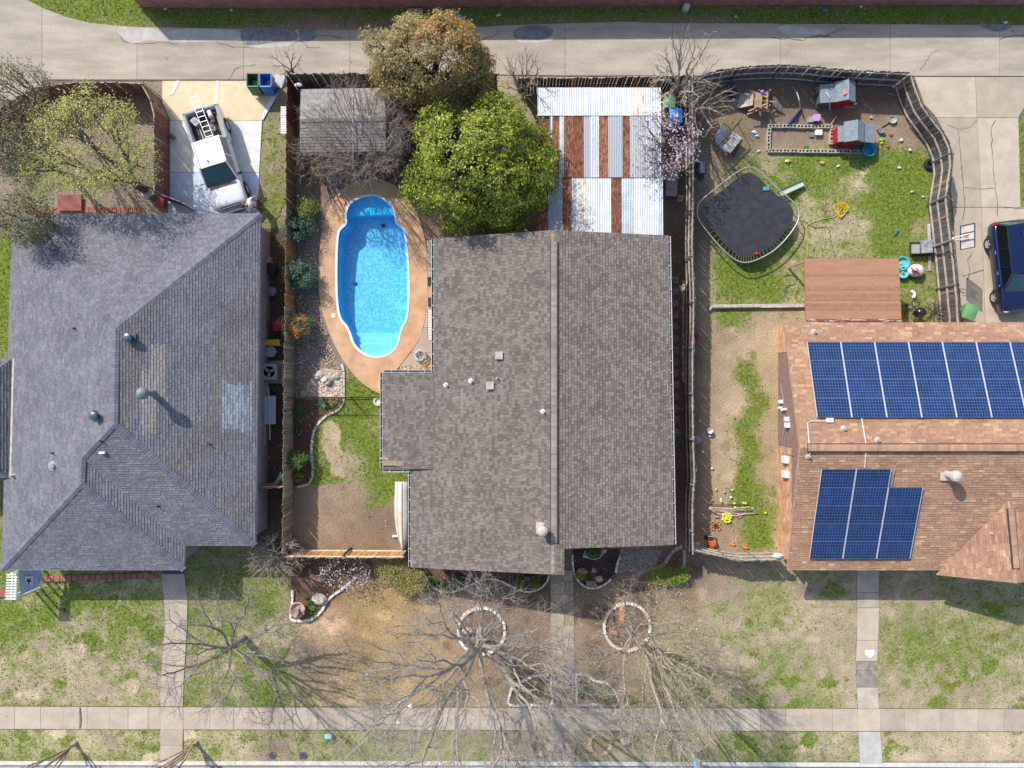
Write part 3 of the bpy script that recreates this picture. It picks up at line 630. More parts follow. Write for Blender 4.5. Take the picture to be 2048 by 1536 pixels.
def brick_mat(name, c1, c2, mort, sc=1.0, rot=None):
    m, n, b, N, L = _new(name); geo = N('NewGeometry'); sep = N('SeparateXYZ'); L(geo.outputs['Position'], sep.inputs[0])
    ad = N('Math'); ad.operation = 'ADD'; L(sep.outputs[0], ad.inputs[0]); L(sep.outputs[1], ad.inputs[1]); cb_ = N('CombineXYZ'); L(ad.outputs[0], cb_.inputs[0]); L(sep.outputs[2], cb_.inputs[1])
    t = N('TexBrick'); L(cb_.outputs[0], t.inputs['Vector']); t.inputs['Scale'].default_value = 1.0; t.inputs['Brick Width'].default_value = .21*sc; t.inputs['Row Height'].default_value = .075*sc; t.inputs['Mortar Size'].default_value = .008
    t.inputs['Color1'].default_value = c1+(1,); t.inputs['Color2'].default_value = c2+(1,); t.inputs['Mortar'].default_value = mort+(1,)
    nz_ = N('TexNoise'); nz_.inputs['Scale'].default_value = 2.0; nz_.inputs['Detail'].default_value = 6; L(geo.outputs['Position'], nz_.inputs['Vector']); mr = N('MapRange'); mr.inputs[1].default_value = .3; mr.inputs[2].default_value = .7; mr.inputs[3].default_value = .7; mr.inputs[4].default_value = 1.25; L(nz_.outputs['Fac'], mr.inputs[0])
    hs = N('HueSaturation'); L(t.outputs['Color'], hs.inputs['Color']); L(mr.outputs[0], hs.inputs['Value']); L(hs.outputs[0], b.inputs['Base Color']); b.inputs['Roughness'].default_value = .9
    bp = N('Bump'); bp.inputs['Strength'].default_value = .5; bp.inputs['Distance'].default_value = .02; bp.invert = True; L(t.outputs['Fac'], bp.inputs['Height']); L(bp.outputs[0], b.inputs['Normal']); return m
brick_red = brick_mat('brick_red', (.22,.07,.055), (.30,.10,.08), (.30,.22,.19))
brick_or = brick_mat('brick_orange', (.46,.17,.06), (.66,.36,.18), (.62,.50,.38))
def gutter(a, b_, out, parent, nb, col=None, name='gutter'):     # an open channel with white hangers
    a = Vector(a); b_ = Vector(b_); out = Vector(out); d = (b_-a).normalized(); mb = MB(); Z = Vector((0,0,1))
    for o0, z0, w_, h_, m_ in ((.015,-.05,.012,.10,0),(.125,-.045,.014,.11,0),(.07,-.095,.11,.012,1)):
        mb.bar(a+out*o0+Z*z0, b_+out*o0+Z*z0, w_, h_, m=m_)
    g = mb.build(name, [whitem, darkm], parent)
    hm = MB().box((0,0,0), (.14,.032,.018)).mesh('hanger', P('hanger_grey', (.5,.5,.5), .5)); ang = math.atan2(out.y, out.x)
    for i in range(nb):
        p = a+(b_-a)*((i+.5)/nb)+out*.065+Z*.012; obj('hanger', hm, g, loc=p, rot=(0,0,ang))
    return g
def pipe_vent(px_, py_, plane, parent, r=.05, h=.3, m=None, name='vent_pipe', cap=True):
    p = ray(px_, py_, *plane); mb = MB().lathe([(r*2.4, -.05),(r*2.2, .03),(r, .06),(r, h)]+([(r*.7, h),(r*.7, h-.05),(0, h-.05)] if cap else [(0, h)]), p, 10); return mb.build(name, m or leadm, parent, smooth=False)
def box_vent(px_, py_, plane, parent, s=.36, name='box_vent'):
    p = ray(px_, py_, *plane); mb = MB().box(p+Vector((0,0,.06)), (s,s,.16), taper=.9).box(p+Vector((0,0,.15)), (s*1.08,s*1.08,.03)); return mb.build(name, M('vent_taupe', (.42,.37,.33), .6), parent)
def turbine(px_, py_, plane, parent, r=.17, h=.62, m=None, name='turbine_vent', lean=(0,0)):
    p = ray(px_, py_, *plane); mb = MB().box(p+Vector((0,0,.02)), (r*3.2,r*3.2,.04)).lathe([(r*.95, 0),(r*.9, h*.62)], p, 14)
    mb.lathe([(r*.9, h*.6),(r*1.25, h*.68),(r*1.42, h*.82),(r*1.25, h*.95),(r*.6, h*1.03),(0, h*1.05)], p, 14)
    o = mb.build(name, m or leadm, parent)
    fb = MB()
    for k in range(12):
        t = 2*PI*k/12; fb.tube([p+Vector((r*1.27*math.cos(t), r*1.27*math.sin(t), h*.68)), p+Vector((r*1.46*math.cos(t+.2), r*1.46*math.sin(t+.2), h*.82)), p+Vector((r*1.26*math.cos(t+.4), r*1.26*math.sin(t+.4), h*.96))], .012, 4)
    fb.build('fins', m or leadm, o); return o
def walls(parent, poly, z1, mat, name='wall'): return MB().prism(poly, -.05, z1).build(name, mat, parent)

# ---------------- main house (middle)
hs1 = thing('house', 'middle house with taupe mottled shingle gable roof beside the swimming pool', 'house', W(1080,800))
XR, ZR, SL = 2.08, 4.2, .23
nL = Vector((-SL,0,1)).normalized(); nR = Vector((SL,0,1)).normalized(); PR = Vector((XR,0,ZR))
planeL, planeR = (PR, nL), (PR, nR)
xw = ray(868,840,*planeL); planeW = (xw, Vector((-.11,0,1)).normalized())
def pl(pts, plane): return [ray(a, b_, *plane) for a, b_ in pts]
rp = PX((XR,0,ZR))[0]
L1 = pl([(868,477),(rp,460),(rp,938),(868,938)], planeL); L2 = pl([(822,938),(rp,938),(rp,1149),(822,1135)], planeL); LW = pl([(765,745),(868,745),(868,938),(765,938)], planeW)
R1 = pl([(rp,460),(1336,471),(1347,1090),(rp,1098)], planeR); R2 = pl([(rp,1098),(1128,1098),(1128,1150),(rp,1149)], planeR)
mb = MB()
for q in (L1, L2, LW, R1, R2): mb.slabpoly([v-Vector((0,0,.006)) for v in q], .14)
roof1 = mb.build('roof', fasc, hs1)
def c_main(x, y, r):
    k = r.random(); base_ = (.232,.20,.172) if k < .42 else ((.162,.13,.112) if k < .72 else (.195,.163,.14))
    f = r.uniform(.9, 1.1); return tuple(z*f for z in base_)
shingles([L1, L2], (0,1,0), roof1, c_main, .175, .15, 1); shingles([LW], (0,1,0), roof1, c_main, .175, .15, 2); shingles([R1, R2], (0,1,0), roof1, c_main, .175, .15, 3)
ra, rb = Vector((XR,ray(rp,462,*planeL).y,ZR)), Vector((XR,ray(rp,1147,*planeL).y,ZR))
va, vb = Vector((XR,ray(rp,483,*planeL).y,ZR)), Vector((XR,ray(rp,1085,*planeL).y,ZR))
rv = MB().bar(va+Vector((0,0,.03)), vb+Vector((0,0,.03)), .37, .08).build('ridge_vent', darkm, roof1)
caps(va, vb, rv, (.31,.25,.215), 7, w=.29, step=.15, up=.085, drop=.04); caps(ra, va, roof1, (.29,.23,.20), 8, w=.31, step=.15, up=.03); caps(vb, rb, roof1, (.30,.24,.21), 9, w=.31, step=.15, up=.03)
MB().bar(ray(766,937,*planeW)+Vector((0,0,.03)), ray(868,937,*planeL)+Vector((0,0,.03)), .05, .05).build('flashing', M('flashing_brown', (.13,.11,.10), .5), roof1)
for a, b_ in ((998,711),(980,771)): box_vent(a, b_, planeL, roof1)
for a, b_ in ((892,770),(942,762),(1086,823)): pipe_vent(a, b_, planeL, roof1, .06, .22, whitem)
pipe_vent(995,757,planeL,roof1,.04,.18,leadm)
chm = M('chimney_cap', (.50,.42,.37), .5, var=.2, scale=12)
turbine(1084,1056,planeL,roof1,.19,.85,chm,'chimney_cowl')
E = Vector((1,0,0)); Wv = Vector((-1,0,0))
gutter(ray(868,478,*planeL), ray(868,744,*planeL), Wv, roof1, 11); gutter(ray(765,745,*planeW), ray(765,936,*planeW), Wv, roof1, 8); gutter(ray(822,938,*planeL), ray(822,1134,*planeL), Wv, roof1, 8); gutter(ray(1336,472,*planeR), ray(1347,1089,*planeR), E, roof1, 26)
gutter(ray(767,745,*planeW), ray(866,745,*planeW), Vector((0,1,0)), roof1, 3); gutter(ray(766,939,*planeW), ray(820,939,*planeW), Vector((0,-1,0)), roof1, 2)
q = lambda x, y: tuple(W(x, y, 2.5)[:2])
walls(hs1, [q(885,495),q(1322,490),q(1330,1080),q(1112,1082),q(1112,1132),q(838,1122),q(838,925),q(782,925),q(782,762),q(885,762)], 2.08, brick_red)
for yy, xa_, xb_ in ((496,885,1322),(1076,885,1322),(1120,838,1110)):
    yb = W(0, yy, 2.5)[1]; xa, xb = W(xa_,0,2.5)[0], W(xb_,0,2.5)[0]; zl = ZR-SL*(XR-xa)-.2; zr = ZR-SL*abs(xb-XR)-.2; MB().add([(xa,yb,2.05),(xb,yb,2.05),(xb,yb,zr)]+([(XR,yb,ZR-.2)] if xb > XR else [])+[(xa,yb,zl)], [(0,1,2,3,4) if xb > XR else (0,1,2,3)]).build('gable', M('siding_tan', (.35,.28,.23), .8), hs1)
wood = M('weathered_wood', (.36,.27,.18), .85, var=.3, scale=6, rnd=.12); woodg = M('grey_wood', (.40,.36,.315), .85, var=.25, scale=6, rnd=.15)
p = ray(786,926,*planeW); o = MB().box(p+Vector((0,0,.06)), (1.1,.26,.06), rz=-.03).build('roof_plank', wood); tag(o, 'weathered plank lying on the pool wing roof edge', 'plank')
p = ray(768,917,*planeW); o = MB().box(p+Vector((0,0,.05)), (.46,.11,.05), rz=-.08).build('offcut_board', woodg); tag(o, 'short pale board end beside the gutter corner', 'board')
p = ray(1335,778,*planeR); o = MB().box(p+Vector((0,0,.03)), (.05,.75,.03), rz=.03).build('thin_batten', wood); tag(o, 'thin tan batten lying along the right gutter', 'batten')

# ---------------- left house (blue grey hip roof)
hs2 = thing('house', 'left house with blue grey hip roof and a white pickup behind it', 'house', W(280,780))
ZE = 2.6
tl, tr_, rb_, ib, ib2, bl = W(25,428,ZE), W(521,427,ZE), W(510,1091,ZE), W(370,1091,ZE), W(368,1140,ZE), W(3,1140,ZE)
A_, B_ = W(232,657,5.0), W(229,848,5.0)
def nrm(a, b_, c):
    n = (b_-a).cross(c-a).normalized(); return n if n.z > 0 else -n
wn = nrm(tl, bl, A_); C_ = ray(165,916,tl,wn); D_ = ray(163,968,tl,wn); B_ = ray(229,848,tl,wn)
faces2 = {'top': ([tl,tr_,A_], (1,0,0)), 'east': ([tr_,rb_,B_,A_], (0,1,0)), 'south': ([rb_,ib,C_,B_], (1,0,0)), 'inner': ([ib,ib2,D_,C_], (0,1,0)), 'south2': ([ib2,bl,D_], (1,0,0)), 'west': ([bl,tl,C_,D_], (0,1,0)), 'west2': ([tl,A_,B_,C_], (0,1,0))}
mb = MB()
for k_, (q, e) in faces2.items(): mb.slabpoly([v-Vector((0,0,.03)) for v in q], .16)
roof2 = mb.build('roof', M('fascia_grey', (.34,.33,.36), .7), hs2)
def c_left(x, y, r, dk=1.0):
    k = r.random(); c = (.178,.178,.202) if k < .45 else ((.153,.153,.176) if k < .75 else (.203,.201,.223)); f = r.uniform(.94, 1.06)*dk; return tuple(z*f for z in c)
def c_east(x, y, r):
    s_ = math.sin((x*.8+y*.62)*.032+math.sin(y*.013)*1.5); k = r.random()
    if 285 < x < 331 and 690 < y < 872 and not (x < 300 and y < 740) and not (x > 312 and y > 800): c = (.268,.245,.22)
    elif 442 < x < 503 and 765 < y < 862: c = (.275,.30,.345) if k < .6 else (.21,.23,.265)
    elif s_ > .25: c = (.188,.172,.176) if k < .6 else (.165,.152,.158)
    else: c = (.188,.186,.207) if k < .6 else (.162,.16,.18)
    f = r.uniform(.9, 1.1); return tuple(z*f for z in c)
for i, (k_, (q, e)) in enumerate(faces2.items()):
    if k_ == 'west2': continue
    qs = [q]+([faces2['west2'][0]] if k_ == 'west' else [])
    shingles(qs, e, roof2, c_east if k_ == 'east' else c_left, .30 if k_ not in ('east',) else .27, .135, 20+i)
capc = (.158,.158,.195)
for i, (a, b_) in enumerate(((A_,tl),(A_,tr_),(A_,B_),(B_,rb_),(B_,C_),(C_,D_),(D_,ib2),(D_,bl))): caps(b_, a, roof2, capc, 40+i, w=.34, step=.145)
pe = (tr_, nrm(tr_,rb_,A_)); pw = (tl, wn); ps = (rb_, nrm(rb_,ib,B_))
turbine(262,676,pe,roof2,.16,.42,P('blue_steel', (.10,.15,.20), .35, metal=.6)); turbine(195,831,pw,roof2,.16,.42,P('blue_steel2', (.09,.13,.16), .4, metal=.5))
cw = P('chimney_green_grey', (.17,.21,.22), .5)
p = ray(307,786,*pe); ch = MB().lathe([(.2,-.1),(.16,.05),(.14,1.0)], p, 14).lathe([(.14,1.0),(.3,1.02),(.3,1.10),(.22,1.22),(.08,1.3),(0,1.31)], p, 16).build('chimney_pipe', cw, roof2, smooth=True)
pipe_vent(107,932,pw,roof2,.12,.16,leadm,'round_vent',cap=False); pipe_vent(28,952,pw,roof2,.06,.2,leadm)
for a, b_, pp in ((150,657,pw),(420,888,pe),(204,882,ps),(317,1012,ps),(107,906,pw)): pipe_vent(a, b_, pp, roof2, .035, .22, darkm)
p = ray(207,905,*ps); MB().box(p+Vector((0,0,.1)), (.28,.1,.14)).build('hood_vent', whitem, roof2)
q = lambda x, y: tuple(W(x, y, ZE)[:2]); sid = M('lilac_siding', (.34,.29,.33), .8, var=.12, scale=2)
walls(hs2, [q(42,444),q(507,444),q(500,1077),q(356,1077),q(354,1126),q(20,1126)], 2.5, sid)
# neighbour roof corner at the far left
hs4 = thing('house', 'neighbouring house with grey roof corner at the left of the blue grey roof', 'house', W(-120,830))
e1, e2, e3, e4 = W(26,717,2.75), W(20,955,2.75), W(-300,955,2.75), W(-300,717,2.75)
g1 = W(-150,836,4.6); mb = MB(); mb.slabpoly([e1,e2,g1], .15); mb.slabpoly([e2,e3,g1], .15); mb.slabpoly([e4,e1,g1], .15); roof4 = mb.build('roof', fasc, hs4)
for i, q_ in enumerate(([e1,e2,g1],[e2,e3,g1],[e4,e1,g1])): shingles([[v+Vector((0,0,.01)) for v in q_]], (0,1,0) if i == 0 else (1,0,0), roof4, lambda x, y, r: c_left(x, y, r, .8), .3, .135, 60+i)
MB().bar(e1+Vector((.03,0,-.02)), e2+Vector((.03,0,-.02)), .12, .12).build('eave_trim', M('trim_cream', (.55,.47,.38), .7), roof4)
walls(hs4, [tuple(W(5,728,2.6)[:2]), tuple(W(2,944,2.6)[:2]), tuple(W(-290,944,2.6)[:2]), tuple(W(-290,728,2.6)[:2])], 2.6, sid)

# ---------------- right house (tan roof with solar panels)
hs3 = thing('house', 'right house with tan shingle roof carrying blue solar panels', 'house', W(1900,900))
ZR3 = 4.6; yr = W(0,895,ZR3)[1]; yn = W(0,645,2.6)[1]; ys = W(0,1140,2.6)[1]
n3 = Vector((0, 2.0/(yn-yr), 1)).normalized(); s3 = Vector((0, -2.0/(yr-ys), 1)).normalized(); P3 = Vector((0,yr,ZR3))
planeN, planeS = (P3, n3), (P3, s3)
NP = pl([(1568,645),(2110,645),(2110,895),(1600,895)], planeN); SP = pl([(1600,895),(2110,895),(2110,1140),(1575,1140)], planeS)
wv = ray(2018,1000,*planeS); we = ray(1874,1144,*planeS); wr = W(2033,1166,wv.z); 
WW = [we+Vector((0,-.15,0)), wr, wv]; wE = Vector((2*wr.x-we.x, we.y-.15, we.z)); WE_ = [wr, wE, wv]
mb = MB()
for q_ in (NP, SP): mb.slabpoly([v-Vector((0,0,.006)) for v in q_], .14)
for q_ in (WW, WE_): mb.slabpoly([v+Vector((0,0,.03)) for v in q_], .12)
roof3 = mb.build('roof', M('fascia_tan', (.42,.30,.23), .7), hs3)
def c_tan(x, y, r):
    k = r.random(); c = (.40,.23,.145) if k < .58 else ((.35,.197,.128) if k < .80 else ((.455,.28,.168) if k < .93 else (.51,.335,.195))); f = r.uniform(.92, 1.08); return tuple(z*f for z in c)
shingles([NP], (1,0,0), roof3, c_tan, .36, .135, 80); shingles([SP], (1,0,0), roof3, c_tan, .36, .135, 81)
shingles([[v+Vector((0,0,.036)) for v in WW]], wr-wv, roof3, c_tan, .36, .135, 82); shingles([[v+Vector((0,0,.036)) for v in WE_]], wr-wv, roof3, c_tan, .36, .135, 83)
tanc = (.43,.26,.165); a3 = Vector((NP[3].x+.35, yr, ZR3)); b3 = Vector((NP[2].x, yr, ZR3))
rv3 = MB().bar(a3+Vector((0,0,.04)), b3+Vector((0,0,.04)), .41, .09).build('ridge_vent', darkm, roof3); caps(a3, b3, rv3, tanc, 85, w=.33, step=.2, up=.10, drop=.04)
caps(Vector((NP[3].x,yr,ZR3)), a3, roof3, tanc, 86, w=.33, up=.03)
a4 = wv+(wr-wv)*.10; b4 = wv+(wr-wv)*.82; rv4 = MB().bar(a4+Vector((0,0,.06)), b4+Vector((0,0,.06)), .37, .09).build('ridge_vent', darkm, roof3); caps(a4, b4, rv4, tanc, 87, w=.3, step=.2, up=.12, drop=.04)
caps(b4, wr, roof3, tanc, 88, w=.3, up=.06)
turbine(1893,948,planeS,roof3,.2,.95,M('turbine_blotched', (.52,.43,.40), .5, var=.25, scale=14)); 
for a, b_, pp in ((1628,664,planeN),(1687,857,planeN),(1755,880,planeN),(1616,912,planeS)): pipe_vent(a, b_, pp, roof3, .07, .2, M('vent_tan', (.52,.42,.37), .6))
p = ray(1975,1064,*planeS)+Vector((0,0,.12)); MB().lathe([(.15,-.05),(.07,.05),(.07,.22),(0,.22)], p, 10).build('vent_pipe', M('vent_tan', (.52,.42,.37), .6), roof3)
# walls: orange brick ends, brown siding between
xw3 = 14.8; brown_s = M('brown_siding', (.26,.165,.14), .8, var=.12, scale=4, bump=.2, bscale=14)
yy = lambda p_: W(0, p_, 0)[1]
walls(hs3, [(xw3+.06,yn-.45),(26.3,yn-.45),(26.3,ys+.5),(xw3+.06,ys+.5)], 2.45, brick_or)
def wallpiece(y0, y1, z0, z1, mat, name, th=.07):
    return MB().box((xw3+.02, (y0+y1)/2, (z0+z1)/2), (th, abs(y1-y0), z1-z0)).build(name, mat, hs3)
wallpiece(yy(653), yy(706), -.03, 1.9, brick_or, 'brick_wall'); wallpiece(yy(890), yy(1108), -.03, 1.9, brick_or, 'brick_wall'); wallpiece(yy(707), yy(889), -.03, 2.42, brown_s, 'siding_panel', .05)
MB().add([(xw3,yn-.45,1.92),(xw3,yn-.45,2.5),(xw3,yr,4.42),(xw3,ys+.5,2.5),(xw3,ys+.5,1.92)], [(0,1,2,3,4)]).build('gable', brown_s, hs3)
lb = P('meter_white', (.70,.71,.72), .5)
for i, (a, b_, s_) in enumerate(((1565,803,.24),(1564,815,.14),(1569,819,.16),(1573,818,.14),(1577,838,.3),(1578,850,.34))):
    zz_ = 1.2+.12*i; x_ = (a-1024)*(H-zz_)/F; zz_ = H-xw3*F/max(1, (a-1024)); zz_ = min(2.3, max(.5, zz_)); yv = (768-b_)*(H-zz_)/F
    MB().box((xw3-.10, yv, zz_), (.2,s_*.8,s_)).build('meter_box' if s_ > .2 else 'meter', lb, hs3)
for b_ in (919,948):
    zz_ = 1.35; MB().box((xw3-.12, (768-b_)*(H-zz_)/F, zz_), (.24,.36,.55)).build('disconnect_box', lb, hs3)
for pts in ([(1564,770),(1570,800)],[(1572,850),(1567,885)],[(1571,875),(1571,912)],[(1571,925),(1571,944)],[(1568,905),(1593,910)]):
    V_ = []
    for a, b_ in pts: zz_ = min(2.3, max(.4, H-xw3*F/(a-1024))); V_.append((xw3-.06, (768-b_)*(H-zz_)/F, zz_))
    MB().tube(V_, .02, 5).build('conduit', galv, hs3)
jb = ray(1658,840,*planeN); MB().box(jb+Vector((0,0,.07)), (.34,.22,.14)).build('junction_box', lb, roof3)
for pts, pp in (([(1655,842),(1622,842),(1614,846),(1618,894)],planeN),([(1722,836),(1731,890)],planeN),([(1731,905),(1728,935)],planeS),([(1618,904),(1619,915)],planeS)): MB().tube([ray(a, b_, *pp)+Vector((0,0,.07)) for a, b_ in pts], .022, 5).build('conduit', lb, roof3)

# ---------------- solar arrays
pvf = P('panel_frame', (.70,.71,.73), .35, metal=.4); pvb = P('panel_back', (.17,.24,.38), .4); pvc = M('solar_cell', (.006,.024,.095), .2, var=.2, scale=2.5, bump=0, fine=.1, spec=.6, rnd=.12, col2=(.010,.038,.14))
PWd, PHt = 1.722, .994
mb = MB().box((0,0,0), (PWd-.02,PHt-.02,.03))
pan = mb.mesh('solar_panel', pvb)
mb = MB(); nx_, ny_ = 12, 6
for i in range(nx_):
    for j in range(ny_):
        cx, cy = (i+.5-nx_/2)*(PWd-.06)/nx_, (j+.5-ny_/2)*(PHt-.03)/ny_; w_, h_ = (PWd-.06)/nx_/2-.005, (PHt-.03)/ny_/2-.005
        mb.add([(cx-w_,cy-h_,.0175),(cx+w_,cy-h_,.0175),(cx+w_,cy+h_,.0175),(cx-w_,cy+h_,.0175)], [(0,1,2,3)])
cells = mb.mesh('cells', pvc)
mb = MB()
for sx_ in (-1,1): mb.box((sx_*(PWd/2-.014),0,.004), (.028,PHt,.045)); mb.box((0,sx_*(PHt/2-.006),.0), (PWd-.06,.010,.036), m=1)
frm = mb.mesh('frame', [pvf, P('panel_edge', (.10,.13,.2), .4)])
def array(label, plane, x0, py0, cols, up):
    n_ = plane[1]; u = Vector((1,0,0)); v = n_.cross(u); c0 = ray(1650, py0, plane[0]+n_*.14, n_); arr = thing('solar_array', label, 'solar array', Vector((x0,c0.y,c0.z))); hm_ = MB()
    sgn = -1
    for i, rows in enumerate(cols):
        for j in rows:
            ctr = Vector((x0+(i+.5)*1.735, 0, 0)); base_ = c0+v*(up*(j+.5)*1.0); ctr.y, ctr.z = base_.y, base_.z
            Mx = Matrix((u, v, n_)).transposed().to_4x4(); Mx.translation = ctr
            o = bpy.data.objects.new('solar_panel', pan); COL.objects.link(o); o.matrix_basis = Mx; attach(o, arr)
            for nm, me_ in (('cells', cells), ('frame', frm)):
                k_ = bpy.data.objects.new(nm, me_); COL.objects.link(k_); k_.parent = o
    for i in range(len(cols)+1):
        rr = max(len(c) for c in cols); a = c0+v*(up*.02); b_ = c0+v*(up*(rr-.02)); xx = x0+i*1.735*.98+.25
        if i < len(cols): hm_.bar((xx,a.y,a.z-.06), (xx,b_.y,b_.z-.06), .04, .05)
    hm_.build('mounting_rail', galv, arr); return arr
array('long solar array of four rows on the slope above the roof ridge vent', planeN, 15.12, 684, [range(4)]*7, -1)
sv = s3.cross(Vector((1,0,0)))
array('stepped solar array three panels wide on the slope facing the front lawn', planeS, 15.28, 938, [range(5),range(5),range(1,5)], -1)

# ---------------- small roofs: corrugated cover, storage shed, brown patio shed
cov = thing('metal_patio_cover', 'corrugated metal patio cover with rusty and galvanised sheets', 'patio cover', W(1200,330))
gal1 = M('corrugated_galvanised', (.36,.405,.44), .42, var=.14, scale=1.6, metal=.25, spec=.5, fine=.06, rnd=.08); whi1 = M('corrugated_white', (.54,.56,.57), .45, var=.08, scale=2, metal=.1, fine=.05, rnd=.04)
rus1 = M('corrugated_rust', (.15,.045,.028), .8, var=.25, scale=4.0, col2=(.42,.19,.10), fine=.3, stretch=(3,.9,1), rnd=.22, lo=.38, hi=.72); cre1 = M('corrugated_cream', (.66,.63,.55), .6, col2=(.36,.17,.075), var=.05, scale=3.2, lo=.56, hi=.70, fine=.08, stretch=(2.5,.7,1))
gal2 = M('corrugated_spotted', (.40,.43,.45), .45, col2=(.30,.13,.07), var=.1, scale=3.5, lo=.60, hi=.68, fine=.08, stretch=(2.2,.9,1)); gal3 = M('corrugated_bleeding', (.38,.41,.44), .45, col2=(.33,.15,.08), var=.12, scale=5, lo=.66, hi=.72, fine=.08, stretch=(4,.6,1))
def sheet(x0, x1, y0, y1, z0, z1, mat, lift=0):
    a, b_ = W(x0,y0,z0), W(x1,y1,z1); xa, xb = a.x, b_.x; n_ = max(4, int((xb-xa)/.019)); vs = []
    for i in range(n_+1):
        x = xa+(xb-xa)*i/n_; zo = .015*math.sin(2*PI*x/.09)+lift; vs += [(x,a.y,z0+zo),(x,b_.y,z1+zo)]
    k = len(vs); vs += [(x,y,z-.004) for x, y, z in vs]
    return MB().add(vs, [(2*i,2*i+1,2*i+3,2*i+2) for i in range(n_)]+[(k+2*i+2,k+2*i+3,k+2*i+1,k+2*i) for i in range(n_)]).build('metal_sheet', mat, cov, smooth=True)
za, zb_, zc, zd = 2.30, 2.36, 2.46, 2.55
rowA = [(1075,1100,whi1),(1099,1126,whi1),(1125,1152,whi1),(1151,1180,whi1),(1179,1208,whi1),(1207,1236,whi1),(1235,1262,whi1),(1261,1292,cre1),(1291,1321,whi1)]
rowB = [(1078,1101,rus1),(1100,1106,gal1),(1104,1119,rus1),(1118,1128,gal1),(1127,1147,rus1),(1146,1167,rus1),(1166,1182,gal3),(1181,1198,gal1),(1197,1217,rus1),(1216,1245,gal3),(1244,1260,rus1),(1259,1290,gal2),(1289,1322,gal1)]
rowC = [(1074,1097,rus1),(1096,1125,gal3),(1124,1144,rus1),(1143,1151,gal1),(1150,1174,cre1),(1173,1198,whi1),(1197,1223,whi1),(1222,1243,rus1),(1242,1268,gal1),(1267,1292,whi1),(1291,1317,whi1),(1316,1326,gal1)]
for row, (y0, y1, z0, z1) in ((rowC,(351,470,zc-.02,zd)),(rowB,(229,355,zb_-.02,zc)),(rowA,(176,232,za,zb_))):
    for i, (x0, x1, m_) in enumerate(row): sheet(x0, x1, y0 if row is not rowB or i else 238, y1, z0, z1, m_, lift=.012*(i % 2)+(.03 if row is rowB else (.05 if row is rowA else 0)))
for y_, z_ in ((186,2.2),(292,2.3),(400,2.4)): MB().bar(W(1080,y_,z_), W(1318,y_,z_), .08, .14).build('beam', wood, cov)
for x_, y_ in ((1085,190),(1200,190),(1314,190),(1314,300),(1314,420),(1088,300)): p = W(x_, y_, 2.2); MB().box((p.x,p.y,1.06), (.1,.1,2.16)).build('post', wood, cov)
shed = thing('storage_shed', 'old storage shed with weathered taupe shingle roof behind the bare shrub', 'shed', W(690,260))
zs0, zs1 = 2.15, 2.75; S1 = [W(602,179,zs0), W(768,176,zs0), W(771,236,zs1), W(600,238,zs1)]; S2 = [W(600,238,zs1), W(771,236,zs1), W(772,302,zs0), W(600,304,zs0)]
mb = MB().slabpoly([v-Vector((0,0,.006)) for v in S1], .1).slabpoly([v-Vector((0,0,.006)) for v in S2], .1); sro = mb.build('roof', fasc, shed)
c_sh = lambda x, y, r: (lambda f, c: tuple(z*f for z in c))(r.uniform(.88,1.12), (.33,.31,.285) if r.random() < .6 else (.285,.262,.24))
shingles([S1], (1,0,0), sro, c_sh, .33, .15, 91); shingles([S2], (1,0,0), sro, c_sh, .33, .15, 92); caps(S1[3], S1[2], sro, (.32,.28,.26), 93)
walls(shed, [tuple(W(x, y, 2.1)[:2]) for x, y in ((608,184),(763,182),(765,297),(606,298))], 2.05, M('shed_boards', (.23,.16,.12), .85))
psh = thing('patio_shed', 'brown flat rolled roof lean-to joined to the right house', 'patio cover', W(1705,590))
bz = 2.42; B1 = [W(1609,517,bz), W(1797,517,bz), W(1803,638,2.56), W(1612,638,2.56)]
psr = MB().slabpoly(B1, .1).build('roof', M('rolled_brown', (.38,.195,.115), .9, var=.1, scale=3, bump=.35, bscale=90, stretch=(.4,3,1)), psh)
for i, t in enumerate((.27,.49,.60,.66,.76,.82)):
    a = B1[0].lerp(B1[3], t); b_ = B1[1].lerp(B1[2], t); MB().bar(a+Vector((0,0,.008)), b_+Vector((0,0,.008)), .22 if i % 2 else .12, .014).build('seam', M('rolled_brown_dark', (.34,.172,.10), .9, var=.12, scale=4, bump=.3), psr)
MB().bar(W(1612,640.5,2.6), W(1803,640.5,2.6), .13, .03).build('flashing', M('rusty_flashing', (.26,.10,.06), .7, var=.2, scale=2, col2=(.68,.66,.64), lo=.55, hi=.6, stretch=(1,8,1)), psr)
for x_, y_ in ((1613,521),(1700,521),(1793,521)): p = W(x_, y_, bz); MB().box((p.x,p.y,1.15), (.1,.1,2.35)).build('post', wood, psh)
p = W(1600,540,2.2); MB().bar(W(1611,526,2.35), W(1584,542,1.6), .05, .05).build('brace', wood, psh)

brick_rose = brick_mat('brick_rose', (.33,.095,.08), (.42,.14,.12), (.42,.30,.27))
# ---------------- brick boundary wall behind the alley
bw = thing('brick_wall', 'long red brick boundary wall running along the back alley', 'wall', W(1000,14))
pth = [(230,-45),(285,15),(520,17),(1024,14),(1500,11),(2120,9)]; topm = M('wall_cap', (.30,.14,.12), .9)
for (x0,y0),(x1,y1) in zip(pth, pth[1:]):
    a, b_ = W(x0,y0), W(x1,y1); d = (b_-a).normalized(); nrm_ = Vector((-d.y, d.x, 0)); 
    if nrm_.y < 0: nrm_ = -nrm_
    MB().bar(a+nrm_*.1+Vector((0,0,.97)), b_+nrm_*.1+Vector((0,0,.97)), .2, 2.0).build('wall_section', brick_rose, bw)
    MB().bar(a+nrm_*.1+Vector((0,0,2.01)), b_+nrm_*.1+Vector((0,0,2.01)), .3, .07).build('coping', topm, bw)
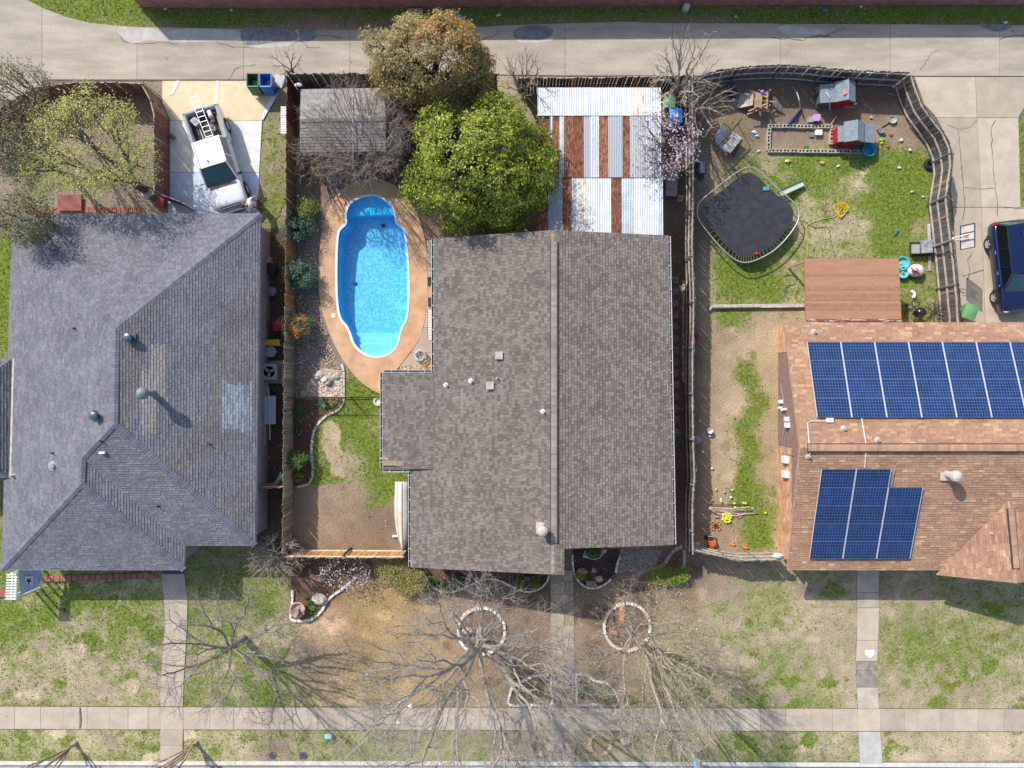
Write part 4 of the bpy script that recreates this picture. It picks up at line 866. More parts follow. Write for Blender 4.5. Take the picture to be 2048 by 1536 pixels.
# ================================================================ FENCES, EDGING
fw = {k: M('fence_'+k, c, .85, var=.28, scale=5, rnd=r_, bump=.3, bscale=30, stretch=(3,3,.5)) for k, c, r_ in (('grey',(.30,.25,.19),.28),('cedar',(.42,.20,.075),.22),('maroon',(.15,.055,.05),.2),('dark',(.12,.098,.09),.3),('red',(.20,.085,.065),.18),('brown',(.26,.16,.095),.25),('orange',(.50,.25,.08),.2))}
railg = M('rail_silver_wood', (.44,.40,.36), .85, var=.22, scale=5, rnd=.1); postm = M('steel_post', (.30,.32,.34), .5, metal=.4)
def fence(label, path, h, matfn, side=1, rails=(.25,.95,1.65), railm=None, pm=None, pstep=2.4, bw_=.14, jit=.02, name='wooden_fence', railw=.09, smooth=True, postr=.035, boardgap=.008, post_top=0.0):
    pts = [W(a, b_) for a, b_ in path]; pts = spline(pts, 6) if smooth and len(pts) > 2 else pts
    cen = sum(pts, Vector())/len(pts); near = min(pts, key=lambda p: (p-cen).length); t = thing(name, label, 'fence', near); rng = random.Random(int(path[0][0]*3+path[0][1]))
    bm_ = {}; B = resample(pts, bw_+boardgap); n_ = len(B)
    for i in range(n_-1):
        a, b_ = B[i], B[i+1]; d = b_-a; m_ = matfn(i/(n_-1)); key = (m_.name, i % 3)
        if key not in bm_: 
            k_ = i % 3; bm_[key] = MB().add([(-bw_/2,-.01,0),(bw_/2,-.01,0),(bw_/2,.01,0),(-bw_/2,.01,0)]+[(-bw_/2,-.01,h-.04-.012*k_),(bw_/2,-.01,h-.04-.012*k_),(bw_/2,.01,h-.04-.012*k_),(-bw_/2,.01,h-.04-.012*k_)]+[(-bw_/2+.03,-.01,h-.012*k_),(bw_/2-.03,-.01,h-.012*k_),(bw_/2-.03,.01,h-.012*k_),(-bw_/2+.03,.01,h-.012*k_)],
                [(3,2,1,0),(8,9,10,11),(0,1,5,4),(1,2,6,5),(2,3,7,6),(3,0,4,7),(4,5,9,8),(5,6,10,9),(6,7,11,10),(7,4,8,11)]).mesh('board', m_)
        obj('board', bm_[key], t, loc=(a+b_)/2+Vector((0,0,rng.uniform(-.03,.005))), rot=(rng.uniform(-jit,jit),rng.uniform(-jit,jit)*.5,math.atan2(d.y,d.x)))
    R_ = resample(pts, .9)+[pts[-1]]
    for z in rails:
        mb = MB(); q = []
        for i, p in enumerate(R_):
            d = (R_[min(i+1,len(R_)-1)]-R_[max(i-1,0)]).normalized(); q.append(p+Vector((-d.y,d.x,0))*side*.045+Vector((0,0,z*h/1.8+rng.uniform(-.03,.03))))
        for a, b_ in zip(q, q[1:]): mb.bar(a, b_, .05, railw)
        mb.build('rail', railm or railg, t)
    pme = MB().lathe([(postr,0),(postr,h-.05+post_top),(0,h+post_top)], (0,0,0), 6).mesh('post', pm or postm)
    for i, p in enumerate(resample(pts, pstep)):
        R2_ = resample(pts, pstep); d = (R2_[min(i+1,len(R2_)-1)]-R2_[max(i-1,0)]).normalized(); obj('post', pme, t, loc=p+Vector((-d.y,d.x,0))*side*(.07+postr))
    return t
def fl(t):
    y = 178+t*922
    return fw['maroon'] if y < 262 else (fw['brown'] if y < 490 else (fw['cedar'] if y < 617 else fw['grey']))
fence('tall weathered board fence between the pool yard and the left house', [(594,178),(592,380),(591,600),(587,850),(586,1099)], 1.82, fl, side=-1, rails=(), pm=M('dark_post', (.05,.04,.035), .9), pstep=3.28)
fence('dark board fence behind the storage shed and bronze tree', [(596,179),(800,178),(1000,178)], 2.03, lambda t: fw['dark'], side=1, pstep=3.0)
fence('dark slatted board fence behind the corrugated metal cover', [(1036,187),(1200,186),(1368,181)], 2.0, lambda t: fw['dark'] if int(t*40) % 19 != 12 else fw['cedar'], side=1, boardgap=.03)
KB = 1/1.048
bt = lambda L_: [(1024+(x-1024)*KB, 768+(y-768)*KB) for x, y in L_]
fence('dark stained board fence curving behind the playhouses', bt([(1395,151),(1440,140),(1490,133),(1560,129),(1610,131),(1660,136),(1730,141),(1823,145)]), 1.82, lambda t: fw['dark'], side=-1, pstep=2.3)
fence('dark board fence with silvery rails bending along the right driveway', bt([(1825,148),(1848,210),(1893,272),(1905,315),(1903,350),(1896,390),(1901,440),(1908,500),(1915,570),(1921,646)]), 1.82, lambda t: fw['dark'] if int(t*90) % 13 else fw['brown'], side=-1, pstep=2.35)
fence('long fence with pale rails between the middle house and the trampoline yard', [(1371,170),(1372,400),(1370,500),(1373,610),(1371,740),(1373,900),(1376,930),(1371,1000),(1372,1094)], 1.82, lambda t: fw['dark'] if int(t*180) % 4 else fw['brown'], side=-1, pstep=2.45, postr=.045)
fence('cedar front fence with orange boards beside the middle house', [(587,1100),(700,1100.5),(819,1101)], 1.78, lambda t: fw['orange'], side=1, rails=(.25,1.6), railm=M('rail_white', (.58,.56,.53), .8, var=.25, scale=4), pm=M('dark_post', (.05,.04,.035), .9), pstep=3.2, postr=.06)
fence('grey front fence with silvery rails closing the trampoline side yard', bt([(1389,1102),(1420,1110),(1450,1116),(1476,1122),(1520,1122),(1572,1121)]), 1.80, lambda t: fw['grey'], side=1, pstep=1.7)
fence('short brown side fence joining the left house to the tall board fence', [(516,968),(550,967.5),(584,967)], 1.7, lambda t: fw['cedar'], side=1, rails=(.3,1.5), smooth=False)
fence('dark red board fence around the left back yard', [(318,195),(250,192),(160,195),(105,207),(45,243),(-30,300)], 1.80, lambda t: fw['red'], side=-1, pstep=2.4)
fence('red brown board fence beside the white pickup driveway', [(317,195),(330,218),(340,240),(340.5,320),(340,404)], 1.80, lambda t: fw['brown'] if t < .25 else fw['red'], side=-1, pstep=2.4, smooth=False)
fence('dark red wooden gate leaf standing open beside the pickup driveway', [(341,403),(370,413),(395,423)], 1.75, lambda t: fw['maroon'], side=1, rails=(.3,1.45), name='gate', smooth=False)
# wrought iron picket fence below the pool
iron = P('black_iron', (.025,.025,.03), .5); ir = thing('picket_fence', 'thin black iron picket fence crossing below the pool deck', 'fence', W(680,795))
a, b_ = W(588,794.5), W(766,794.5)
for z in (.15, 1.12): MB().bar(a+Vector((0,0,z)), b_+Vector((0,0,z)), .035, .03).build('rail', iron, ir)
pk = MB().tube([(0,0,.02),(0,0,1.25)], .009, 4).lathe([(.02,1.22),(.012,1.27),(0,1.31)], n=5).mesh('picket', iron); po = MB().box((0,0,.65), (.05,.05,1.3)).mesh('post', iron)
n_ = int((b_-a).length/.105)
for i in range(n_+1): obj('picket' if i % 15 else 'post', pk if i % 15 else po, ir, loc=a+(b_-a)*(i/n_))

# --- stone edging, block by block
edg = M('limestone', (.55,.475,.37), .85, var=.16, scale=4, rnd=.12); edw = M('white_stone', (.74,.69,.61), .85, var=.14, scale=4, rnd=.08)
def edging(label, path, mat, bl=.30, w_=.11, h=.12, closed=False, seed=1, name='stone_edging', z0=0.0):
    pts = [W(x, y) for x, y in path]; pts = spline(pts, 6, closed)
    if closed: pts.append(pts[0])
    t = thing(name, label, 'edging', min(pts, key=lambda p: (p-pts[len(pts)//2]).length)); rng = random.Random(seed); B = resample(pts, bl)
    if (B[-1]-pts[-1]).length > .08: B.append(pts[-1])
    for i in range(len(B)-1):
        a, b_ = B[i], B[i+1]; d = b_-a; l = d.length-rng.uniform(.012,.03); ww = w_*rng.uniform(.85,1.15)
        me = MB().box((0,0,h/2-.02), (l,ww,h+rng.uniform(-.02,.02)), taper=.93).mesh('edging_stone', mat)
        obj('edging_stone', me, t, loc=(a+b_)/2+Vector((rng.uniform(-.008,.008),rng.uniform(-.008,.008),z0)), rot=(0,0,math.atan2(d.y,d.x)+rng.uniform(-.04,.04)))
    return t
edging('curved pale brick edging around the mulch bed in the pool side yard', [(684,728),(688,745),(688,770),(688,797),(686,808),(676,822),(655,830),(640,843),(629,860),(625,880),(623,905),(626,935),(625,955),(618,968),(594,974)], edg, .42, .13, .1, seed=1)
edging('white stone edging of the corner bed with the round fountain', [(586,1180),(585,1210),(582,1239),(600,1241),(618,1240),(632,1232),(645,1220),(652,1206),(664,1192),(684,1178),(703,1163),(716,1150)], edw, .40, .13, .14, seed=2)
edging('wavy white edging of the planting bed under the front gable', [(852,1152),(858,1165),(872,1178),(890,1184),(915,1181),(940,1170),(965,1159),(985,1157),(1005,1163),(1030,1176),(1050,1183),(1075,1180),(1092,1166),(1098,1150)], edw, .36, .1, .1, seed=3)
edging('white edging of the dark bed right of the flagstone walk', [(1145,1108),(1146,1135),(1151,1153),(1163,1168),(1178,1176),(1195,1175),(1210,1168),(1222,1158)], edw, .34, .1, .12, seed=4)
edging('short white edging along the gravel drain right of the dark bed', [(1231,1145),(1234,1128),(1240,1112)], edw, .34, .1, .1, seed=5)
edging('ring of pale stones around the largest bare tree', [(963+47*math.cos(t), 1261+46*math.sin(t)) for t in np.linspace(0,2*PI,17)[:-1]], edw, .26, .15, .16, True, 6)
edging('ring of pale stones around the budding bare tree', [(1254+46*math.cos(t), 1253+47*math.sin(t)) for t in np.linspace(0,2*PI,17)[:-1]], edw, .17, .15, .16, True, 7)
edging('white stone border of the curb bed on the left of the flagstone walk', [(1102,1352),(1102,1380),(1102,1409),(1060,1409),(1019,1409),(1020,1388),(1028,1370),(1048,1361),(1065,1352),(1080,1350),(1100,1351)], edw, .2, .12, .12, False, 8)
edging('white stone border of the curb bed with the variegated yucca', [(1153,1408),(1153,1380),(1152,1350),(1168,1350),(1178,1353),(1192,1362),(1210,1365),(1223,1374),(1232,1388),(1236,1408),(1195,1409),(1155,1409)], edw, .2, .12, .12, False, 9)
rockp = M('rose_rock', (.42,.33,.28), .9, var=.2, scale=5, rnd=.15)
edging('ring of flat tan stones around the right curb tree pit', [(1200+22*math.cos(t), 1488+22*math.sin(t)) for t in np.linspace(0,2*PI,13)[:-1]], flagm[0], .36, .22, .08, True, 10)
edging('ring of flat tan stones around the left curb tree pit', [(1082+22*math.cos(t), 1488+22*math.sin(t)) for t in np.linspace(0,2*PI,13)[:-1]], flagm[0], .36, .22, .08, True, 11)
edging('dry laid brick edge along the shaded side of the middle house', [(1367,560),(1366,620),(1366,700),(1366,765)], M('old_brick_edge', (.36,.28,.19), .9, var=.25, scale=5, rnd=.2), .36, .14, .12, seed=12)
edging('old red brick edging along the front of the left house', [(86,1157),(200,1154),(318,1150)], M('brick_edge', (.34,.14,.10), .85, rnd=.15), .33, .34, .12, seed=13)
edging('rounded rock edge of the side bed by the corner fence', [(1364,1092),(1352,1097),(1342,1106),(1336,1115),(1330,1126),(1320,1133),(1305,1138)], rockp, .24, .2, .14, seed=14)
edging('red brick patio edge behind the left house', [(60,421),(150,420),(285,421)], M('brick_edge', (.30,.10,.07), .85, rnd=.15), .22, .35, .06, seed=15)
o = MB().box(tuple(W(1368,1126,.12)), (.16,1.5,.24)).build('timber_edge', woodg); tag(o, 'straight pale timber edge beside the side bed by the corner fence', 'edging')
# stepping stones along the shaded side passage
stp = M('stepping_stone', (.22,.17,.145), .9, var=.2, scale=5, rnd=.15)
for i in range(14):
    p = W(1350+i*.1, 560+i*23.3)
    if i % 3 == 0: o = MB().box((p.x,p.y,.02), (.40,.40,.06)).build('stepping_stone', stp); tag(o, 'square stepping stone in the shaded side passage', 'stepping stone', 'square stones in the side passage')
    else: o = MB().lathe([(.21,-.02),(.21,.035),(.19,.05)], p, 14).build('stepping_stone', stp); tag(o, 'round stepping stone in the shaded side passage', 'stepping stone', 'round stones in the side passage')
# pebbles and rocks (uncountable gravel)
def scatter_pebbles(name, label, poly, n_, smin, smax, cols, seed, z=.015):
    rs = np.random.RandomState(seed); xs_ = [p[0] for p in poly]; ys_ = [p[1] for p in poly]; x = rs.uniform(min(xs_),max(xs_),n_*2); y = rs.uniform(min(ys_),max(ys_),n_*2); m = inpoly(x, y, poly); x = x[m][:n_]; y = y[m][:n_]; n_ = len(x)
    s_ = smin+(smax-smin)*rs.rand(n_)**2.2; c = np.array(cols)[rs.randint(0,len(cols),n_)]*rs.uniform(.75,1.2,(n_,1))
    oc = np.array([(1,0,0),(0,1,0),(-1,0,0),(0,-1,0),(0,0,.7),(0,0,-.5)]); th = rs.rand(n_)*6.28; ct, st = np.cos(th)[:,None], np.sin(th)[:,None]
    ex = rs.uniform(.6,1.3,(n_,1)); vx = oc[:,0]*s_[:,None]*ex; vy = oc[:,1]*s_[:,None]; vz = oc[:,2]*s_[:,None]
    Vv = np.stack([(x[:,None]-1024)*H/F+vx*ct-vy*st, (768-y[:,None])*H/F+vx*st+vy*ct, z+vz+s_[:,None]*.2], -1).reshape(-1,3)
    f = np.array([(0,1,4),(1,2,4),(2,3,4),(3,0,4)]); Fv = (f[None]+6*np.arange(n_)[:,None,None]).reshape(-1,3)
    o = obj(name, npmesh(name, Vv, Fv, MA('pebble', .9, .15, 20, .1), np.repeat(c,6,0))); tag(o, label, name.replace('_',' '), kind='stuff'); return o
PB = [(.55,.42,.32),(.62,.54,.47),(.48,.30,.18),(.35,.29,.25),(.68,.62,.56)]
scatter_pebbles('gravel', 'pink and cream gravel in the rock garden by the pool', [(630,745),(650,738),(684,742),(685,795),(640,795),(600,790),(622,760)], 2200, .02, .075, PB, 1)
scatter_pebbles('gravel', 'brown gravelly chips in the bed along the pool fence', [(594,470),(636,470),(640,600),(660,690),(688,735),(650,790),(592,795)], 5200, .018, .05, [(.46,.35,.26),(.34,.24,.17),(.6,.5,.4),(.24,.16,.11)], 2)
scatter_pebbles('gravel', 'tan pebbles in the house corner below the hose coil', [(800,732),(868,725),(868,743),(800,743)], 420, .03, .07, [(.5,.36,.2),(.6,.45,.28),(.4,.3,.2)], 3, .045)
scatter_pebbles('gravel', 'grey pebbles of the dry drain in front of the middle house', [(1240,1100),(1322,1100),(1310,1135),(1285,1148),(1250,1140),(1232,1150)], 1400, .02, .06, [(.4,.34,.3),(.3,.25,.22),(.5,.45,.4)], 4)
scatter_pebbles('wood_chips', 'scattered pale chips on the dark soil of the side passage', [(1345,200),(1368,200),(1366,1090),(1350,1090)], 1500, .012, .035, [(.3,.22,.16),(.2,.13,.1),(.4,.33,.26)], 5)
scatter_pebbles('wood_chips', 'litter of small chips in the narrow passage beside the left house', [(520,480),(568,480),(566,1080),(525,1080)], 1400, .012, .035, [(.3,.22,.16),(.2,.13,.1),(.4,.33,.26)], 6)
rr = random.Random(8); rkm = M('garden_rock', (.48,.42,.35), .9, var=.25, scale=5, rnd=.12)
for (a, b_, s_, lab) in ((638,752,.30,'dark hollow rock in the rock garden by the pool'),(655,760,.36,'upright tan boulder in the rock garden by the pool'),(672,752,.22,'flat grey stone in the rock garden by the pool'),(639,1198,.42,'white limestone boulder in the corner bed'),(1232,1226,.0,''),(935,1262,.28,'pale rock beside the trunk in the large tree ring'),(1165,1143,.3,'orange flat rock in the dark bed right of the walk'),(1204,1100,.26,'tan rock beside the half round planter by the gable'),(1198,1157,.22,'white upright stone in the dark bed right of the walk'),(1172,1110,.2,'small tan stone edging the half round planter'),(1250,1482,.3,'pale flat rock on the curb strip')):
    if not s_: continue
    o = MB().blob(W(a,b_,s_*.3), (s_,s_*.75,s_*.6), 10, rr, .22).build('rock', M('rock_orange', (.45,.24,.12), .9) if 'orange' in lab else rkm); tag(o, lab, 'rock')
o = MB().blob(W(1246,1228,.25), (.24,.5,.36), 10, rr, .25).build('rock', M('rock_orange', (.45,.24,.12), .9)); tag(o, 'tall orange rock inside the budding tree ring', 'rock')
# ================================================================ TREES AND PLANTS
barkg = M('bark_grey', (.35,.31,.268), .9, var=.25, scale=8, fine=.15); barkd = M('bark_dark', (.145,.115,.095), .9, var=.3, scale=8, fine=.15); barkt = M('bark_tan', (.40,.335,.265), .9, var=.25, scale=8, fine=.15)
def tubes(segs, name, mat, parent, n_=4):
    A = np.array([(s[0].x,s[0].y,s[0].z) for s in segs]); B = np.array([(s[1].x,s[1].y,s[1].z) for s in segs]); r0 = np.array([s[2] for s in segs]); r1 = np.array([s[3] for s in segs])
    D = B-A; D /= (np.linalg.norm(D,axis=1,keepdims=True)+1e-9); up = np.where(np.abs(D[:,2:3])>.9, np.array([[1.,0,0]]), np.array([[0,0,1.]])); U = np.cross(D,up); U /= (np.linalg.norm(U,axis=1,keepdims=True)+1e-9); Vv = np.cross(D,U)
    th = np.arange(n_)*2*PI/n_; ring = U[:,None,:]*np.cos(th)[None,:,None]+Vv[:,None,:]*np.sin(th)[None,:,None]
    P0 = A[:,None,:]+ring*r0[:,None,None]; P1 = B[:,None,:]+ring*r1[:,None,None]; V_ = np.concatenate([P0,P1],1).reshape(-1,3)
    k = np.arange(n_); f = np.stack([k,(k+1)%n_,n_+(k+1)%n_,n_+k],-1); F_ = (f[None]+2*n_*np.arange(len(segs))[:,None,None]).reshape(-1,4)
    return obj(name, npmesh(name, V_, F_, mat, smooth=n_ > 4), parent)
def skeleton(base_, tips, rng, tr=.012, trunk=1.2, jit=.12, pw=.5, first=None, frac=(.3,.5), droop=0.0):
    segs = []; ends = []
    def kmeans(T, p, k):
        dirs = T-p; dirs = dirs/(np.linalg.norm(dirs,axis=1,keepdims=True)+1e-9); c = dirs[rng.choice(len(T),k,replace=False)]
        for _ in range(4):
            l = np.argmax(dirs@c.T,1)
            for j in range(k):
                if (l==j).any(): c[j] = dirs[l==j].mean(0); c[j] /= np.linalg.norm(c[j])+1e-9
        return [T[l==j] for j in range(k) if (l==j).any()]
    def link(a, b_, ra, rb, n_):
        L_ = np.linalg.norm(b_-a); prev = a
        for i in range(1,n_+1):
            q = a+(b_-a)*(i/n_)
            if i < n_: q = q+rng.normal(0,jit*.35*L_/n_,3)
            q = q+np.array([0,0,.0])
            segs.append((Vector(prev),Vector(q),ra+(rb-ra)*(i-1)/n_,ra+(rb-ra)*i/n_)); prev = q
    def rec(p, T, r, depth):
        n_ = len(T)
        if n_ == 1:
            t = T[0]; mid = p+(t-p)*.55+rng.normal(0,.06*np.linalg.norm(t-p),3); link(p,mid,r,tr*.75,1); link(mid,t,tr*.75,tr*.35,1); ends.append(t); return
        k = min(n_, first if (depth == 0 and first) else int(rng.choice([2,2,3])))
        for Tc in kmeans(T,p,k):
            c = Tc.mean(0); f = rng.uniform(*frac) if len(Tc) > 1 else .5; q = p+(c-p)*f+rng.normal(0,jit*.18*np.linalg.norm(c-p),3); rq = min(r*.92, tr*len(Tc)**pw)
            link(p,q,min(r,rq*1.25),rq,3 if np.linalg.norm(q-p)>.8 else 2); rec(q,Tc,rq,depth+1)
    T = np.array(tips); b0 = np.array(base_,float); rt = tr*len(T)**pw
    c = T.mean(0); top = b0+(c-b0)*np.array([.25,.25,1])*0+np.array([0,0,trunk])+np.array([(c-b0)[0],(c-b0)[1],0])*.12
    if trunk > 0: link(b0-np.array([0,0,.15]), top, rt*1.35, rt, 3)
    else: top = b0
    rec(top,T,rt,0); return segs, ends
def ell_tips(c, r, n_, rng, shell=.55, zmin=None):
    d = rng.normal(size=(n_*3,3)); d /= np.linalg.norm(d,axis=1,keepdims=True); rad = shell+(1-shell)*rng.rand(n_*3)**.6
    rad *= .75+.5*vn(d[:,0]*3+9,d[:,1]*3+d[:,2]*2.1+9,.9,int(n_)); P_ = np.array(c)+d*rad[:,None]*np.array(r)
    if zmin is not None: P_ = P_[P_[:,2] > zmin]
    return P_[:n_]
def leaves(name, centers, n_, size, spread, mat, parent, seed, wratio=.5, upb=.5, sv=.35, outc=None):
    rs = np.random.RandomState(seed); C = np.asarray(centers)[rs.randint(0,len(centers),n_)]; Pp = C+rs.normal(size=(n_,3))*spread
    nr = rs.normal(size=(n_,3)); nr /= np.linalg.norm(nr,axis=1,keepdims=True); nr[:,2] = np.abs(nr[:,2])+upb
    if outc is not None: o_ = Pp-np.array(outc); o_ /= np.linalg.norm(o_,axis=1,keepdims=True)+1e-9; nr = nr*.7+o_*.8
    nr /= np.linalg.norm(nr,axis=1,keepdims=True); t = rs.normal(size=(n_,3)); t -= nr*(t*nr).sum(1,keepdims=True); t /= np.linalg.norm(t,axis=1,keepdims=True)+1e-9; b2 = np.cross(nr,t)
    s_ = (size*(1+sv*rs.normal(size=n_)).clip(.4,2))[:,None]; V_ = np.stack([Pp-t*s_*.5, Pp+b2*s_*wratio*.5-nr*s_*.06, Pp+t*s_*.5, Pp-b2*s_*wratio*.5-nr*s_*.06],1).reshape(-1,3)
    V_[:,2] = np.maximum(V_[:,2], .02); F_ = np.arange(n_*4).reshape(-1,4)
    return obj(name, npmesh(name, V_, F_, mat), parent)
def split_tree(t, segs, bark, thick):
    big = [s for s in segs if s[3] >= thick]; small = [s for s in segs if s[3] < thick]
    if big: tubes(big,'trunk',bark,t,6)
    return tubes(small,'branches',bark,t,3)
def twigs(ends, segs, c, k, ln, r, rng):
    for p in ends:
        o_ = (p-np.array(c)); o_ /= np.linalg.norm(o_)+1e-9
        for _ in range(k):
            d = o_*.55+rng.normal(0,.55,3); d[2] += .15; d /= np.linalg.norm(d)+1e-9; L_ = ln*rng.uniform(.5,1.4); s = p-o_*rng.uniform(0,.5)*ln; m = s+d*L_*.5+rng.normal(0,.05*L_,3); e = m+d*L_*.5+rng.normal(0,.12*L_,3)
            segs.append((Vector(s),Vector(m),r,r*.8)); segs.append((Vector(m),Vector(e),r*.8,r*.4))
def bare_tree(name, label, base_px, c, r, n_, seed, bark=barkg, tr=.010, trunk=1.2, pw=.5, first=None, shell=.5, zmin=None, thick=.035, tips2=None, frac=(.3,.5), jit=.12, tw=None):
    rng = np.random.RandomState(seed); b0 = W(*base_px); t = thing(name, label, 'tree', b0); T = ell_tips(c,r,n_,rng,shell,zmin)
    if tips2 is not None: T = np.concatenate([T,tips2(rng)])
    segs, ends = skeleton(tuple(b0),T,rng,tr,trunk,pw=pw,first=first,frac=frac,jit=jit); 
    if tw: twigs(ends,segs,c,tw[0],tw[1],tw[2],rng)
    split_tree(t,segs,bark,thick); return t, np.array(ends), segs
def wxy(px_,py_,z): v = W(px_,py_,z); return (v.x,v.y,z)
budm = ML('buds_yellow', [(.42,.34,.12),(.5,.42,.16),(.36,.33,.12)], .7, .2, .2)
bare_tree('bare_tree','largest bare grey tree spreading over the front sidewalk from its stone ring',(963,1262),wxy(957,1398,8.6),(5.9,5.2,4.2),3000,11,barkg,.0078,2.2,first=9,thick=.03,pw=.435,jit=.2,tw=(3,.55,.0042))
t, e, sg = bare_tree('budding_tree','bare tree with yellowish buds leaning over the right of the flagstone walk',(1258,1256),wxy(1318,1352,7.0),(3.7,4.1,3.6),2200,12,barkt,.0066,1.2,first=10,thick=.03,jit=.16,pw=.425,tw=(2,.5,.0042))
leaves('buds',np.array([p for p in e if p[0] > 6.2]),5200,.055,(.18,.18,.18),budm,t,3,.6)
bare_tree('bare_tree','small bare dark limbed tree on the left front lawn',(487,1275),wxy(448,1305,5.0),(4.3,3.6,2.7),800,13,M('bark_mid',(.25,.22,.20),.9,var=.25,scale=8),.0080,2.0,first=9,thick=.03,shell=.5,jit=.18,pw=.44,tw=(3,.5,.0042))
bare_tree('bare_shrub','fan shaped bare shrub between the storage shed and the pool',(738,332),wxy(716,268,3.6),(3.0,2.6,2.2),3000,14,M('bark_rose',(.33,.265,.22),.9,var=.25,scale=8),.0062,.05,first=46,shell=.55,zmin=1.3,thick=.03,pw=.33,frac=(.5,.68),jit=.05,tw=(1,.4,.004),tips2=lambda g: ell_tips(wxy(730,352,1.3),(2.2,1.5,.7),160,g,.7,.4))
bare_tree('bare_shrub','smaller bare shrub at the lower left of the storage shed',(640,330),wxy(632,312,2.0),(1.35,1.6,1.3),800,15,M('bark_purple',(.19,.14,.125),.9,var=.25,scale=8),.007,.05,first=8,shell=.6,zmin=.5,pw=.42,frac=(.4,.6))
bare_tree('bare_sapling','thin bare sapling by the recycling bins at the alley',(590,150),wxy(575,128,2.6),(1.1,1.0,1.2),70,16,barkd,.008,.7,first=4,zmin=1.0)
bare_tree('bare_tree','bare twiggy tree between the bronze tree and the metal cover',(1045,195),wxy(1043,152,2.8),(1.15,1.5,1.6),330,17,barkt,.007,.5,first=6,zmin=.7)
bare_tree('bare_tree','tall bare tree reaching over the alley behind the green lidded bin',(1352,200),wxy(1362,140,4.2),(1.9,2.1,2.2),420,18,barkt,.0085,1.0,first=5,zmin=1.6,jit=.16)
bare_tree('bare_tree','bare twiggy tree at the fence corner above the swing seat',(1392,222),wxy(1415,208,2.6),(1.5,1.5,1.5),300,19,barkt,.007,.5,first=6,zmin=.8)
t, e, sg = bare_tree('blossom_tree','pink blossoming tree overhanging the corrugated metal cover',(1352,330),wxy(1328,288,3.4),(1.75,1.9,1.0),330,20,barkd,.008,1.0,first=5,zmin=2.65)
leaves('blossom',e,1500,.08,(.13,.13,.10),ML('blossom_pink',[(.56,.40,.47),(.68,.56,.61),(.46,.31,.38)],.7,.2,.3),t,4,.9)
bare_tree('bare_shrub','tangled bare shrub at the corner of the front fence',(556,1112),wxy(553,1116,1.5),(1.9,1.3,1.2),1500,21,barkt,.006,.05,first=9,shell=.5,zmin=.3,pw=.42)
t, e, sg = bare_tree('blossom_shrub','low shrub with white pink blossom behind the cedar front fence',(690,1135),wxy(692,1142,.9),(1.45,1.0,.8),190,22,M('bark_green',(.25,.2,.1),.9),.007,.05,first=9,shell=.6,zmin=.25,pw=.4)
leaves('blossom',e,620,.07,(.1,.1,.08),ML('blossom_pale',[(.66,.50,.56),(.74,.66,.68),(.60,.42,.5)],.7,.2,.3),t,5,.9)
for i, (bx,by,lab) in enumerate(((152,1486,'vase shaped bare crape myrtle on the curb strip at the sidewalk crack'),(394,1485,'vase shaped bare crape myrtle on the curb strip beside the left front walk'))):
    bare_tree('crape_myrtle',lab,(bx,by),(W(bx,by).x+(-.5 if i else -.4),W(bx,by).y-.2,3.6),(1.1,.9,1.1),70,23+i,M('bark_pink',(.42,.30,.235),.85,var=.3,scale=8),.012,.35,first=6,shell=.7,pw=.52,frac=(.5,.65),thick=.025)
# leafy trees
def leafy(name,label,base_px,c,r,nt,nl,size,spread,lm,bark,seed,trunk=1.5,tr=.012,wr=.5,upb=.5,shell=.6,zmin=None,lobes=(),inner=.25,outn=True,fills=None):
    rng = np.random.RandomState(seed); b0 = W(*base_px); t = thing(name,label,'tree',b0); T = ell_tips(c,r,nt,rng,shell,zmin)
    if name == 'magnolia_tree': T = T[vn(T[:,0]*1.0+50,T[:,1]*1.0+50+T[:,2]*.7,1.1,4) > .22]
    for lc,lr,ln in lobes: T = np.concatenate([T,ell_tips(lc,lr,ln,rng,shell,zmin)])
    segs, ends = skeleton(tuple(b0),T,rng,tr,trunk,first=5); split_tree(t,segs,bark,.03); leaves('crown',T,nl,size,spread,lm,t,seed+1,wr,upb,outc=c if outn else None); return t, T
mag = ML('magnolia_leaf',[(.04,.07,.008),(.12,.17,.012),(.24,.29,.018),(.45,.48,.05),(.07,.105,.009)],.42,.3,.22)
leafy('magnolia_tree','large round glossy green tree between the pool and the metal cover',(957,332),wxy(967,333,3.7),(3.35,2.75,2.5),850,60000,.125,(.15,.15,.12),mag,barkd,31,1.2,wr=.5,upb=.55,shell=.78,zmin=.8,lobes=((wxy(1062,372,3.0),(1.35,1.2,1.2),110),(wxy(880,255,3.4),(1.4,1.2,1.2),110),(wxy(985,240,3.6),(1.4,1.15,1.2),110),(wxy(852,375,3.0),(1.3,1.4,1.3),110),(wxy(925,425,2.8),(1.4,1.1,1.2),100),(wxy(1010,425,2.7),(1.3,1.05,1.1),90),(wxy(1065,295,3.2),(1.15,1.15,1.1),90)))
brz = ML('photinia_leaf',[(.12,.13,.03),(.23,.21,.055),(.34,.28,.085),(.36,.21,.08),(.25,.14,.055)],.45,.4,.22); brz2 = ML('photinia_bronze',[(.42,.18,.06),(.36,.21,.06),(.50,.29,.10),(.28,.15,.05)],.45,.4,.22)
t, T = leafy('photinia_tree','bronze and olive leaved tree overhanging the alley fence',(868,165),wxy(860,122,3.9),(3.0,1.95,2.1),700,38000,.11,(.15,.15,.13),brz,barkd,33,1.0,shell=.72,zmin=.9,lobes=((wxy(945,165,3.2),(1.15,1.0,1.3),120),(wxy(790,150,3.0),(1.4,1.2,1.4),110)))
q_ = np.array([p for p in T if p[0] > -4.6 and p[1] > 16.0 and p[2] > 3.6]); leaves('bronze_leaves',q_,12000,.11,(.15,.15,.13),brz2,t,35,.5,.5,outc=wxy(860,122,3.9))
